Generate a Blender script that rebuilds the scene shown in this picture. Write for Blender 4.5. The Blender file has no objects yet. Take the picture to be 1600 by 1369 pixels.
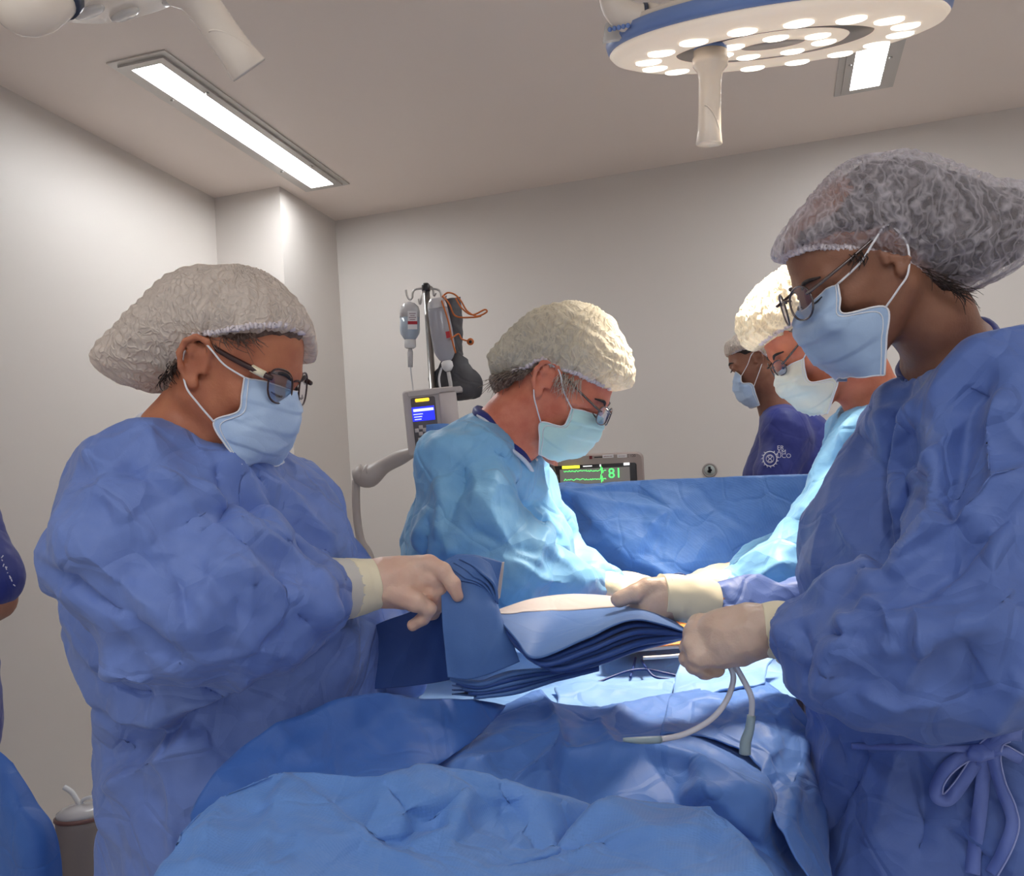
import bpy, math, random
import numpy as np
from mathutils import Vector, Matrix
from mathutils.geometry import delaunay_2d_cdt
R_ = math.radians
sc = bpy.context.scene
COL = sc.collection

# ------------------------------------------------------------------ camera
CAM = np.array([0.0, 0.0, 1.28])
FPX = 1500.0
YAW, PITCH, ROLL = R_(15.2), R_(4.55), R_(-4.25)
_f = np.array([-math.sin(YAW)*math.cos(PITCH), math.cos(YAW)*math.cos(PITCH), math.sin(PITCH)])
_r = np.array([math.cos(YAW), math.sin(YAW), 0.0]); _u = np.cross(_r, _f)
CR = _r*math.cos(ROLL)+_u*math.sin(ROLL)
CU = -_r*math.sin(ROLL)+_u*math.cos(ROLL)
CF = _f
cam_data = bpy.data.cameras.new('camera'); cam = bpy.data.objects.new('camera', cam_data); COL.objects.link(cam)
cam_data.sensor_fit = 'HORIZONTAL'; cam_data.sensor_width = 36.0; cam_data.lens = 36.0*FPX/1600
cam_data.clip_start = 0.05; cam_data.clip_end = 60
M = Matrix(((CR[0], CU[0], -CF[0], CAM[0]), (CR[1], CU[1], -CF[1], CAM[1]), (CR[2], CU[2], -CF[2], CAM[2]), (0, 0, 0, 1)))
cam.matrix_world = M
sc.camera = cam
sc.view_settings.view_transform = 'Standard'; sc.view_settings.look = 'None'
sc.view_settings.gamma = 1.0; sc.view_settings.use_curve_mapping = False
sc.view_settings.exposure = 0.40
sc.cycles.max_bounces = 12; sc.cycles.transparent_max_bounces = 16
sc.cycles.use_denoising = True

def ray(px, py): return CF + CR*(px-800)/FPX - CU*(py-684.5)/FPX
def P(px, py, d): return CAM + ray(px, py)*d
def PZ(px, py, z):
    v = ray(px, py); return CAM + v*((z-CAM[2])/v[2])
def PY(px, py, y):
    v = ray(px, py); return CAM + v*((y-CAM[1])/v[1])
def proj(p):
    q = np.asarray(p)-CAM; d = q@CF
    return 800+FPX*(q@CR)/d, 684.5-FPX*(q@CU)/d, d

# ------------------------------------------------------------------ world and large lights
ROOM = dict(xl=-2.17, xr=2.3, yb=4.02, yf=-2.2, zc=2.70)
world = bpy.data.worlds.new('world'); sc.world = world; world.use_nodes = True
world.node_tree.nodes['Background'].inputs[0].default_value = (0.9, 0.93, 1.0, 1)
world.node_tree.nodes['Background'].inputs[1].default_value = 0.40

PANEL_E = 25.0            # brightness of the recessed ceiling panels
def area_light(name, loc, target, sx, sy, power, color, spread=math.pi):
    l = bpy.data.lights.new(name, 'AREA'); l.shape = 'RECTANGLE'; l.size = sx; l.size_y = sy
    l.energy = power; l.color = color; l.spread = spread
    o = bpy.data.objects.new(name, l); COL.objects.link(o); o.location = loc
    d = Vector(target)-Vector(loc); o.rotation_euler = d.to_track_quat('-Z', 'Y').to_euler()
    return o

# ------------------------------------------------------------------ object helpers
ORG = {}
def root(name, loc, label=None, cat=None, group=None):
    o = bpy.data.objects.new(name, None); COL.objects.link(o); o.location = Vector(loc)
    o.empty_display_size = 0.1
    ORG[o.name] = np.array(loc, float)
    tag(o, label, cat, group); return o
def tag(o, label=None, cat=None, group=None, kind=None):
    if label: o['label'] = label
    if cat: o['category'] = cat
    if group: o['group'] = group
    if kind: o['kind'] = kind
    return o
def mk(name, verts, faces, mat, parent=None, smooth=True, label=None):
    """one mesh object from world-space vertices"""
    verts = np.asarray(verts, float).reshape(-1, 3)
    if parent is not None: off = ORG[parent.name]
    else:
        off = (verts.min(0)+verts.max(0))/2; off[2] = verts[:, 2].min()
    me = bpy.data.meshes.new(name)
    v = verts-off
    if isinstance(faces, np.ndarray):
        n = faces.shape[1]
        me.vertices.add(len(v)); me.vertices.foreach_set('co', v.astype(np.float32).ravel())
        me.loops.add(faces.size); me.loops.foreach_set('vertex_index', faces.astype(np.int32).ravel())
        me.polygons.add(len(faces)); me.polygons.foreach_set('loop_start', np.arange(0, faces.size, n, dtype=np.int32))
        me.update(calc_edges=True)
    else:
        me.from_pydata([tuple(a) for a in v], [], [tuple(int(i) for i in f) for f in faces]); me.update()
    if smooth: me.polygons.foreach_set('use_smooth', [True]*len(me.polygons))
    mats = mat if isinstance(mat, (list, tuple)) else [mat]
    for m in mats: me.materials.append(m)
    o = bpy.data.objects.new(name, me); COL.objects.link(o)
    if parent is not None: o.parent = parent; ORG[o.name] = off
    else: o.location = Vector(off); ORG[o.name] = off
    if label: o['label'] = label
    return o

class MB:
    """collects shapes for one mesh object"""
    def __init__(s): s.v = []; s.f = []; s.n = 0
    def add(s, v, f):
        v = np.asarray(v, float).reshape(-1, 3); s.v.append(v)
        s.f += [tuple(i+s.n for i in q) for q in f]; s.n += len(v); return s
    def box(s, lo, hi, bev=0.0):
        x0, y0, z0 = lo; x1, y1, z1 = hi
        v = [(x, y, z) for x in (x0, x1) for y in (y0, y1) for z in (z0, z1)]
        return s.add(v, [(0, 1, 3, 2), (4, 6, 7, 5), (0, 4, 5, 1), (2, 3, 7, 6), (0, 2, 6, 4), (1, 5, 7, 3)])
    def obox(s, c, ax, ay, az):
        """box from centre and three half axis vectors"""
        c, ax, ay, az = map(np.asarray, (c, ax, ay, az))
        v = [c+i*ax+j*ay+k*az for i in (-1, 1) for j in (-1, 1) for k in (-1, 1)]
        return s.add(v, [(0, 1, 3, 2), (4, 6, 7, 5), (0, 4, 5, 1), (2, 3, 7, 6), (0, 2, 6, 4), (1, 5, 7, 3)])
    def rbox(s, c, ax, ay, az, r, n=5):
        """box with rounded corners in the ax/ay plane"""
        c, ax, ay, az = [np.asarray(q, float) for q in (c, ax, ay, az)]
        lx, ly = np.linalg.norm(ax), np.linalg.norm(ay); ux, uy = ax/lx, ay/ly
        pts = []
        for (sx, sy, a0) in ((1, 1, 0), (-1, 1, 90), (-1, -1, 180), (1, -1, 270)):
            for i in range(n+1):
                a = R_(a0+90*i/n)
                pts.append(ux*(sx*(lx-r)+r*math.cos(a))+uy*(sy*(ly-r)+r*math.sin(a)))
        m = len(pts); la = np.linalg.norm(az); b = min(r*0.35, la*0.5)
        rings = []
        for (h, ins) in ((-1, b), (-1+b/la, 0), (1-b/la, 0), (1, b)):
            rings.append([c+p*(1-ins/max(lx, ly))+az*h for p in pts])
        v = [p for rg in rings for p in rg]; f = []
        for k in range(3):
            for i in range(m):
                j = (i+1) % m; f.append((k*m+i, k*m+j, (k+1)*m+j, (k+1)*m+i))
        f.append(tuple(range(m-1, -1, -1))); f.append(tuple(range(3*m, 4*m)))
        return s.add(v, f)
    def tube(s, pts, r, n=8, cap=True, smooth=0):
        v, f = tube(pts, r, n, cap, smooth); return s.add(v, f)
    def lathe(s, c, axis, prof, n=32, ref=None):
        """prof: list of (radius, height along axis)"""
        c = np.asarray(c, float); a = np.asarray(axis, float); a = a/np.linalg.norm(a)
        b = np.cross(a, [0, 0, 1.0] if abs(a[2]) < 0.9 else [1.0, 0, 0]); b /= np.linalg.norm(b); d = np.cross(a, b)
        v = []; f = []
        for (r, h) in prof:
            for i in range(n):
                t = 2*math.pi*i/n; v.append(c+a*h+(b*math.cos(t)+d*math.sin(t))*max(r, 1e-5))
        for k in range(len(prof)-1):
            for i in range(n):
                j = (i+1) % n; f.append((k*n+i, k*n+j, (k+1)*n+j, (k+1)*n+i))
        f.append(tuple(range(n-1, -1, -1))); f.append(tuple(range((len(prof)-1)*n, len(prof)*n)))
        return s.add(v, f)
    def build(s, name, mat, parent=None, smooth=True, label=None, autosharp=None):
        o = mk(name, np.vstack(s.v), s.f, mat, parent, smooth, label)
        if autosharp:
            o.data.set_sharp_from_angle(angle=R_(autosharp))
        return o

def catmull(pts, n=8, closed=False):
    pts = [np.asarray(p, float) for p in pts]; m = len(pts); out = []
    for i in range(m if closed else m-1):
        if closed: p0, p1, p2, p3 = pts[i-1], pts[i], pts[(i+1) % m], pts[(i+2) % m]
        else: p0, p1, p2, p3 = pts[max(i-1, 0)], pts[i], pts[i+1], pts[min(i+2, m-1)]
        for k in range(n):
            t = k/n
            out.append(0.5*((2*p1)+(-p0+p2)*t+(2*p0-5*p1+4*p2-p3)*t*t+(-p0+3*p1-3*p2+p3)*t**3))
    if not closed: out.append(pts[-1])
    return out
def tube(pts, r, n=8, cap=True, smooth=0, closed=False):
    if smooth:
        if np.ndim(r): r = np.asarray([q[0] for q in catmull([np.array([x]) for x in r], smooth, closed)])
        pts = catmull(pts, smooth, closed)
    pts = np.asarray(pts, float); m = len(pts)
    rr = np.full(m, r, float) if np.ndim(r) == 0 else np.asarray(r, float)
    if closed: tan = np.roll(pts, -1, 0)-np.roll(pts, 1, 0)
    else: tan = np.gradient(pts, axis=0)
    tan /= (np.linalg.norm(tan, axis=1)[:, None]+1e-12)
    nrm = np.cross(tan[0], [0.31, 0.2, 0.93]); nrm /= np.linalg.norm(nrm)
    v = []
    for i in range(m):
        nrm = nrm-tan[i]*(nrm@tan[i]); nrm /= (np.linalg.norm(nrm)+1e-12); b = np.cross(tan[i], nrm)
        for k in range(n):
            a = 2*math.pi*k/n; v.append(pts[i]+rr[i]*(nrm*math.cos(a)+b*math.sin(a)))
    f = []
    for i in range(m if closed else m-1):
        for k in range(n):
            j = (k+1) % n; i2 = (i+1) % m
            f.append((i*n+k, i*n+j, i2*n+j, i2*n+k))
    if cap and not closed: f.append(tuple(range(n-1, -1, -1))); f.append(tuple(range((m-1)*n, m*n)))
    return np.array(v), f

# ------------------------------------------------------------------ numpy noise
def _h(ix, iy, iz, s):
    n = (ix.astype(np.int64)*73856093) ^ (iy.astype(np.int64)*19349663) ^ (iz.astype(np.int64)*83492791) ^ (s*2654435)
    n = n & 0xffffffff; n = (n ^ (n >> 15))*0x2c1b3c6d & 0xffffffff; n = (n ^ (n >> 12))*0x297a2d39 & 0xffffffff
    n = n ^ (n >> 15); return (n & 0xffffff)/float(0x1000000)
def vnoise(p, s=0):
    i = np.floor(p); f = p-i; u = f*f*f*(f*(f*6-15)+10); i = i.astype(np.int64); out = 0
    for dx in (0, 1):
        for dy in (0, 1):
            for dz in (0, 1):
                w = (u[:, 0] if dx else 1-u[:, 0])*(u[:, 1] if dy else 1-u[:, 1])*(u[:, 2] if dz else 1-u[:, 2])
                out = out+w*_h(i[:, 0]+dx, i[:, 1]+dy, i[:, 2]+dz, s)
    return out*2-1
def fbm(p, s=0, o=3): 
    r = 0; a = 1.0
    for k in range(o): r = r+a*vnoise(p*2**k+k*17.3, s+k); a *= 0.5
    return r
def worley(p, s=0, order=1):
    i = np.floor(p).astype(np.int64); best = np.full(len(p), 9.0); b2 = np.full(len(p), 9.0)
    for dx in (-1, 0, 1):
        for dy in (-1, 0, 1):
            for dz in (-1, 0, 1):
                a, b, c = i[:, 0]+dx, i[:, 1]+dy, i[:, 2]+dz
                q = np.stack([a+_h(a, b, c, s), b+_h(a, b, c, s+1), c+_h(a, b, c, s+2)], 1)
                d = np.linalg.norm(q-p, axis=1)
                nb = np.minimum(best, d); b2 = np.minimum(b2, np.maximum(best, d)); best = nb
    return best if order == 1 else b2-best

# ------------------------------------------------------------------ signed distance volumes -> one continuous mesh
def axis(segs):
    """segs: [start, (end, step), (end, step)...]"""
    out = [segs[0]]
    for (e, h) in segs[1:]:
        n = max(1, int(round((e-out[-1])/h))); a = out[-1]
        out += [a+(e-a)*(i+1)/n for i in range(n)]
    return np.array(out)
class Vol:
    def __init__(s, xs, ys, zs):
        s.ax = (xs, ys, zs); s.F = np.full((len(xs), len(ys), len(zs)), 0.4, np.float32)
    def sub(s, lo, hi):
        sl = []
        for k in range(3):
            a = np.searchsorted(s.ax[k], lo[k]); b = np.searchsorted(s.ax[k], hi[k]); sl.append(slice(max(0, a-1), min(len(s.ax[k]), b+1)))
        X = s.ax[0][sl[0]][:, None, None]; Y = s.ax[1][sl[1]][None, :, None]; Z = s.ax[2][sl[2]][None, None, :]
        return tuple(sl), X, Y, Z
    def op(s, lo, hi, k, fn, mode='u'):
        m = max(k, 0.0)+0.012
        sl, X, Y, Z = s.sub(np.asarray(lo)-m, np.asarray(hi)+m)
        if any(q.stop <= q.start for q in sl): return s
        d = fn(X, Y, Z).astype(np.float32); F = s.F[sl]
        if mode == 'u':
            if k > 0:
                h = np.clip(0.5+0.5*(F-d)/k, 0, 1); s.F[sl] = F*(1-h)+d*h-k*h*(1-h)
            else: s.F[sl] = np.minimum(F, d)
        elif mode == 's':
            if k > 0:
                h = np.clip(0.5-0.5*(F+d)/k, 0, 1); s.F[sl] = F*(1-h)+(-d)*h+k*h*(1-h)
            else: s.F[sl] = np.maximum(F, -d)
        return s
    def cone(s, a, b, ra, rb, k=0.02, mode='u'):
        a = np.asarray(a, float); b = np.asarray(b, float); ab = b-a; L2 = ab@ab+1e-12; R = max(ra, rb)
        def fn(X, Y, Z):
            t = np.clip(((X-a[0])*ab[0]+(Y-a[1])*ab[1]+(Z-a[2])*ab[2])/L2, 0, 1)
            return np.sqrt((X-a[0]-t*ab[0])**2+(Y-a[1]-t*ab[1])**2+(Z-a[2]-t*ab[2])**2)-(ra+(rb-ra)*t)
        return s.op(np.minimum(a, b)-R, np.maximum(a, b)+R, k, fn, mode)
    def chain(s, pts, rs, k=0.02, mode='u'):
        for i in range(len(pts)-1): s.cone(pts[i], pts[i+1], rs[i], rs[i+1], k, mode)
        return s
    def ell(s, c, r, A=None, k=0.02, mode='u'):
        """ellipsoid, A columns = axes"""
        c = np.asarray(c, float); r = np.asarray(r, float); A = np.eye(3) if A is None else np.asarray(A, float)
        ext = np.sqrt(((A*r)**2).sum(1))
        def fn(X, Y, Z):
            q = [((X-c[0])*A[0, i]+(Y-c[1])*A[1, i]+(Z-c[2])*A[2, i])/r[i] for i in range(3)]
            k0 = np.sqrt(q[0]**2+q[1]**2+q[2]**2); k1 = np.sqrt(sum((q[i]/r[i])**2 for i in range(3)))
            return k0*(k0-1)/(k1+1e-6)
        return s.op(c-ext, c+ext, k, fn, mode)
    def cut(s, fn, k=0.0):
        """keep where fn(X,Y,Z) < 0"""
        X = s.ax[0][:, None, None]; Y = s.ax[1][None, :, None]; Z = s.ax[2][None, None, :]
        d = fn(X, Y, Z).astype(np.float32)
        if k > 0:
            h = np.clip(0.5-0.5*(d-s.F)/k, 0, 1); s.F = d*(1-h)+s.F*h+k*h*(1-h)
        else: s.F = np.maximum(s.F, d)
        return s
    def mesh(s, smooth=1):
        F = s.F; 
        F[0] = F[-1] = 1; F[:, 0] = F[:, -1] = 1; F[:, :, 0] = F[:, :, -1] = 1
        S = F < 0
        c = [S[i:S.shape[0]-1+i, j:S.shape[1]-1+j, k:S.shape[2]-1+k] for i in (0, 1) for j in (0, 1) for k in (0, 1)]
        allin = c[0].copy(); anyin = c[0].copy()
        for q in c[1:]: allin &= q; anyin |= q
        I = np.argwhere(anyin & ~allin)
        idx = np.full(anyin.shape, -1, np.int64); idx[tuple(I.T)] = np.arange(len(I))
        X = [s.ax[k] for k in range(3)]
        acc = np.zeros((len(I), 3)); cnt = np.zeros(len(I))
        for axs in range(3):
            o1, o2 = [q for q in range(3) if q != axs]
            for u in (0, 1):
                for w in (0, 1):
                    A = I.copy(); A[:, o1] += u; A[:, o2] += w; B = A.copy(); B[:, axs] += 1
                    fa = F[tuple(A.T)]; fb = F[tuple(B.T)]; m = (fa < 0) != (fb < 0)
                    t = np.where(m, fa/(fa-fb+1e-20), 0)
                    pa = np.stack([X[k][A[:, k]] for k in range(3)], 1); pb = np.stack([X[k][B[:, k]] for k in range(3)], 1)
                    p = pa+(pb-pa)*t[:, None]; acc[m] += p[m]; cnt[m] += 1
        V = acc/cnt[:, None]
        quads = []
        for axs in range(3):
            o1, o2 = [(1, 2), (2, 0), (0, 1)][axs]
            sa = [slice(None)]*3; sb = [slice(None)]*3; sa[axs] = slice(0, -1); sb[axs] = slice(1, None)
            D = S[tuple(sa)] != S[tuple(sb)]
            E = np.argwhere(D)
            E = E[(E[:, o1] > 0) & (E[:, o2] > 0) & (E[:, o1] < F.shape[o1]-1) & (E[:, o2] < F.shape[o2]-1)]
            fl = S[tuple(E.T)]
            def cell(d1, d2):
                G = E.copy(); G[:, o1] -= d1; G[:, o2] -= d2; return idx[tuple(G.T)]
            q = np.stack([cell(1, 1), cell(0, 1), cell(0, 0), cell(1, 0)], 1)
            q[~fl] = q[~fl][:, ::-1]; quads.append(q)
        Q = np.vstack(quads); Q = Q[(Q >= 0).all(1)]
        for _ in range(smooth): V = lap(V, Q)
        return V, Q
def lap(V, Q, w=0.6):
    acc = np.zeros_like(V); cnt = np.zeros(len(V)); n = Q.shape[1]
    for i in range(n):
        a = Q[:, i]; b = Q[:, (i+1) % n]
        for k in range(3):
            acc[:, k] += np.bincount(a, V[b, k], len(V))+np.bincount(b, V[a, k], len(V))
        cnt += np.bincount(a, minlength=len(V))+np.bincount(b, minlength=len(V))
    return V*(1-w)+w*acc/np.maximum(cnt, 1)[:, None]
def normals(V, Q):
    if Q.shape[1] == 4: n = np.cross(V[Q[:, 2]]-V[Q[:, 0]], V[Q[:, 3]]-V[Q[:, 1]])
    else: n = np.cross(V[Q[:, 1]]-V[Q[:, 0]], V[Q[:, 2]]-V[Q[:, 0]])
    N = np.zeros_like(V)
    for i in range(Q.shape[1]):
        for k in range(3): N[:, k] += np.bincount(Q[:, i], n[:, k], len(V))
    return N/(np.linalg.norm(N, axis=1)[:, None]+1e-15)

def crumple(p, scale, s, stretch=None, warp=0.35):
    """creased height field, sharp ridges between soft panels; about -1..1"""
    q = p*scale
    if stretch is not None:
        d = np.asarray(stretch[0], float); d /= np.linalg.norm(d)
        q = q-np.outer(q@d, d)*(1-1/stretch[1])
    w = np.stack([vnoise(q*0.7+11, s+5), vnoise(q*0.7+37, s+6), vnoise(q*0.7+71, s+7)], 1)
    q = q+w*warp
    return (worley(q, s)*2-1.0)

def rfolds(V, N, n, seed, ln_=(0.05, 0.16), w=(0.005, 0.014), A=(0.003, 0.007), bias=None, bk=1.5, neg=0.45, where=None):
    """random pressed creases: short straight ridges and valleys lying in the surface"""
    rs = np.random.RandomState(seed); h = np.zeros(len(V)); cand = np.arange(len(V)) if where is None else np.where(where(V))[0]
    if len(cand) == 0: return h
    for k in range(n):
        i = cand[rs.randint(len(cand))]; c = V[i]; nn = N[i]; t = rs.normal(size=3)
        if bias is not None: t = t+np.asarray(bias)*bk*(1 if rs.rand() < 0.5 else -1)
        t = t-nn*(t@nn); t /= np.linalg.norm(t)+1e-9; L = rs.uniform(*ln_); ww = rs.uniform(*w); a = rs.uniform(*A)*(-1 if rs.rand() < neg else 1)*min(1.0, ww/0.008)
        b = np.cross(nn, t); m = np.where(np.abs(V-c).max(1) < L+4*ww)[0]
        if len(m) == 0: continue
        q = V[m]-c; u = q@t; s_ = q@b; z = q@nn; s_ = s_-rs.uniform(-0.5, 0.5)*u*u/L
        asym = np.where(s_ > 0, 1.0, rs.uniform(1.6, 3.0))
        h[m] += a*np.exp(-np.abs(s_)/(ww*asym))*np.clip(1-(u/L)**2, 0, 1)*np.clip(1-np.abs(z)/(L*0.8), 0, 1)
    return h

def facet(V, F, ntri, jit, seed, w=0.8, smooth=0):
    """press a smooth surface into the flat panels and straight creases of stiff cloth"""
    from mathutils.bvhtree import BVHTree
    me = bpy.data.meshes.new('tmp'); n = F.shape[1]
    me.vertices.add(len(V)); me.vertices.foreach_set('co', V.astype(np.float32).ravel())
    me.loops.add(F.size); me.loops.foreach_set('vertex_index', F.astype(np.int32).ravel())
    me.polygons.add(len(F)); me.polygons.foreach_set('loop_start', np.arange(0, F.size, n, dtype=np.int32)); me.update(calc_edges=True)
    ob = bpy.data.objects.new('tmp', me); COL.objects.link(ob)
    tot = len(F)*(2 if n == 4 else 1)
    m = ob.modifiers.new('d', 'DECIMATE'); m.ratio = min(1.0, ntri/tot); m.use_collapse_triangulate = True
    dg = bpy.context.evaluated_depsgraph_get(); dg.update(); e = ob.evaluated_get(dg).to_mesh()
    pv = np.array([v.co[:] for v in e.vertices]); pf = [tuple(p.vertices) for p in e.polygons]
    ob.evaluated_get(dg).to_mesh_clear(); bpy.data.objects.remove(ob); bpy.data.meshes.remove(me)
    pf3 = np.array([f for f in pf if len(f) == 3]); nn = normals(pv, pf3)
    rs = np.random.RandomState(seed); pv = pv+nn*(rs.uniform(-1, 1, len(pv))*jit)[:, None]
    bv = BVHTree.FromPolygons([Vector(p) for p in pv], pf)
    out = V.copy(); md = jit*3+0.03
    for i, p in enumerate(V):
        r = bv.find_nearest(p, md)
        if r[0] is not None: out[i] = r[0]
    out = V*(1-w)+out*w
    for _ in range(smooth): out = lap(out, F, 0.5)
    return out

def strokes(V, N, S):
    """folds laid along lines: each (pixel polyline, width m, height m[, power]); the lines are dropped onto the surface first"""
    if not S: return np.zeros(len(V))
    px, py, d = proj(V); view = V-CAM; view /= np.linalg.norm(view, axis=1)[:, None]
    vis = np.where((N*view).sum(1) < 0.05)[0]
    h = np.zeros(len(V))
    for st in S:
        line, w, A = st[:3]; pw = st[3] if len(st) > 3 else 1.3
        dens = []
        for i in range(len(line)-1):
            a = np.array(line[i], float); b = np.array(line[i+1], float); n = max(2, int(np.hypot(*(b-a))/12))
            for k in range(n): dens.append(a+(b-a)*k/n)
        dens.append(np.array(line[-1], float)); pts = []
        for q in dens:
            dd = np.hypot(px[vis]-q[0], py[vis]-q[1]); c = vis[dd < 9]
            if len(c) == 0: continue
            c = c[np.argmin(d[c])]; pts.append(V[c])
        if len(pts) < 2: continue
        pts = np.array(pts)
        pts[1:-1] = (pts[:-2]+2*pts[1:-1]+pts[2:])/4
        lo = pts.min(0)-4*w; hi = pts.max(0)+4*w
        c = np.where(((V > lo) & (V < hi)).all(1))[0]; Vc = V[c]
        best = np.full(len(c), 9.0); tt = np.zeros(len(c)); m = len(pts)-1
        for i in range(m):
            a, b = pts[i], pts[i+1]; ab = b-a; t = np.clip(((Vc-a)@ab)/(ab@ab+1e-12), 0, 1)
            dist = np.linalg.norm(Vc-a-t[:, None]*ab, axis=1); u = dist < best
            best[u] = dist[u]; tt[u] = (i+t[u])/m
        fade = np.clip(np.sin(np.pi*np.clip(tt*0.92+0.04, 0, 1))*1.8, 0, 1)
        h[c] += A*np.exp(-(best/w)**pw)*fade
    return h

# ------------------------------------------------------------------ materials
def mat(name, color, rough=0.5, metal=0.0, **kw):
    m = bpy.data.materials.new(name); m.use_nodes = True; b = m.node_tree.nodes['Principled BSDF']
    b.inputs['Base Color'].default_value = (*color, 1); b.inputs['Roughness'].default_value = rough; b.inputs['Metallic'].default_value = metal
    for k, v in kw.items(): b.inputs[k.replace('_', ' ')].default_value = v
    return m
def nd(m, t, **kw):
    n = m.node_tree.nodes.new(t)
    for k, v in kw.items():
        if k in ('operation', 'blend_type', 'feature', 'distance', 'wave_type', 'bands_direction', 'data_type', 'vector_type', 'noise_dimensions', 'noise_type'): setattr(n, k, v)
        else: n.inputs[k.replace('_', ' ')].default_value = v
    return n
def ln(m, a, b): m.node_tree.links.new(a, b)
def obj_coord(m, scale=(1, 1, 1)):
    t = nd(m, 'ShaderNodeTexCoord'); mp = nd(m, 'ShaderNodeMapping'); mp.inputs['Scale'].default_value = scale
    ln(m, t.outputs['Object'], mp.inputs['Vector']); return mp.outputs['Vector']
def add_bump(m, layers, vec):
    """layers: (node socket, strength, distance) chained"""
    prev = None
    for (sock, st, dist) in layers:
        b = nd(m, 'ShaderNodeBump'); b.inputs['Strength'].default_value = st; b.inputs['Distance'].default_value = dist
        ln(m, sock, b.inputs['Height'])
        if prev: ln(m, prev, b.inputs['Normal'])
        prev = b.outputs['Normal']
    ln(m, prev, m.node_tree.nodes['Principled BSDF'].inputs['Normal'])
def colmix(m, fac, c1, c2):
    r = nd(m, 'ShaderNodeValToRGB'); r.color_ramp.elements[0].color = (*c1, 1); r.color_ramp.elements[1].color = (*c2, 1)
    ln(m, fac, r.inputs['Fac']); return r

def srgb(r, g, b):
    return tuple(((c/255)/12.92 if c/255 <= 0.04045 else ((c/255+0.055)/1.055)**2.4) for c in (r, g, b))

def fabric(name, col, col2, rough=0.52, crease=0.5, dots=False, trans=0.0, scale=1.0):
    """stiff nonwoven cloth: fibre mottling, pressed creases, embossed points"""
    m = mat(name, col, rough); b = m.node_tree.nodes['Principled BSDF']
    v = obj_coord(m)
    n1 = nd(m, 'ShaderNodeTexNoise', Scale=9*scale, Detail=6.0, Roughness=0.6); ln(m, v, n1.inputs['Vector'])
    r = colmix(m, n1.outputs['Fac'], col, col2); r.color_ramp.elements[0].position = 0.3; r.color_ramp.elements[1].position = 0.72
    ln(m, r.outputs['Color'], b.inputs['Base Color'])
    w = nd(m, 'ShaderNodeTexNoise', Scale=6*scale, Detail=2.0); ln(m, v, w.inputs['Vector'])
    va = nd(m, 'ShaderNodeVectorMath', operation='MULTIPLY_ADD'); ln(m, w.outputs['Color'], va.inputs[0])
    va.inputs[1].default_value = (0.09, 0.09, 0.09); ln(m, v, va.inputs[2])
    vo = nd(m, 'ShaderNodeTexVoronoi', Scale=13*scale, feature='F1'); ln(m, va.outputs[0], vo.inputs['Vector'])
    vo2 = nd(m, 'ShaderNodeTexVoronoi', Scale=34*scale, feature='F1'); ln(m, va.outputs[0], vo2.inputs['Vector'])
    ve = nd(m, 'ShaderNodeTexVoronoi', Scale=9*scale, feature='DISTANCE_TO_EDGE'); ln(m, va.outputs[0], ve.inputs['Vector'])
    mr = nd(m, 'ShaderNodeMapRange'); mr.inputs['From Max'].default_value = 0.05; ln(m, ve.outputs['Distance'], mr.inputs['Value'])
    fib = nd(m, 'ShaderNodeTexNoise', Scale=420.0, Detail=2.0); ln(m, v, fib.inputs['Vector'])
    L = [(vo.outputs['Distance'], crease*1.2, 0.018), (vo2.outputs['Distance'], crease*0.7, 0.006), (mr.outputs[0], crease*0.8, 0.0035), (fib.outputs['Fac'], 0.12, 0.001)]
    if dots:
        d = nd(m, 'ShaderNodeTexVoronoi', Scale=300.0, feature='F1'); d.inputs['Randomness'].default_value = 0.1; ln(m, v, d.inputs['Vector'])
        L.append((d.outputs['Distance'], 0.35, 0.0012))
    add_bump(m, L, v)
    b.inputs['Sheen Weight'].default_value = 0.12; b.inputs['Sheen Roughness'].default_value = 0.5
    b.inputs['Specular IOR Level'].default_value = 0.4
    if trans: b.inputs['Subsurface Weight'].default_value = trans; b.inputs['Subsurface Radius'].default_value = (0.01, 0.012, 0.02); b.inputs['Subsurface Scale'].default_value = 1.0
    return m

GOWN_A = fabric('gown_periwinkle', srgb(100, 125, 192), srgb(116, 141, 206))
GOWN_B = fabric('gown_blue', srgb(82, 108, 174), srgb(98, 124, 190))
GOWN_C = fabric('gown_sky', srgb(118, 178, 224), srgb(140, 196, 236))
DRAPE = fabric('drape_blue', srgb(88, 134, 204), srgb(102, 148, 214), dots=True, crease=0.4)
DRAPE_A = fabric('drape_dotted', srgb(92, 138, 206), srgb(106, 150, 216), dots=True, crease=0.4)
DRAPE_M = fabric('drape_mid', srgb(76, 118, 190), srgb(88, 130, 200), crease=0.4)  # darker than drape_dotted: weaker light on these sheets put into the colour
DRAPE_D = fabric('drape_deep_blue', srgb(52, 96, 172), srgb(62, 108, 184), crease=0.25)
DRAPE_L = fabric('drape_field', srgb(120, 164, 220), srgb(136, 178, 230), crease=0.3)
NAVY = fabric('scrub_navy', srgb(34, 44, 120), srgb(42, 54, 134), crease=0.2)
ADHES = fabric('adhesive_strip', srgb(206, 192, 186), srgb(196, 182, 178), crease=0.15)
WHITE_TRIM = fabric('white_binding', srgb(225, 228, 236), srgb(215, 220, 232), crease=0.2)

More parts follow.
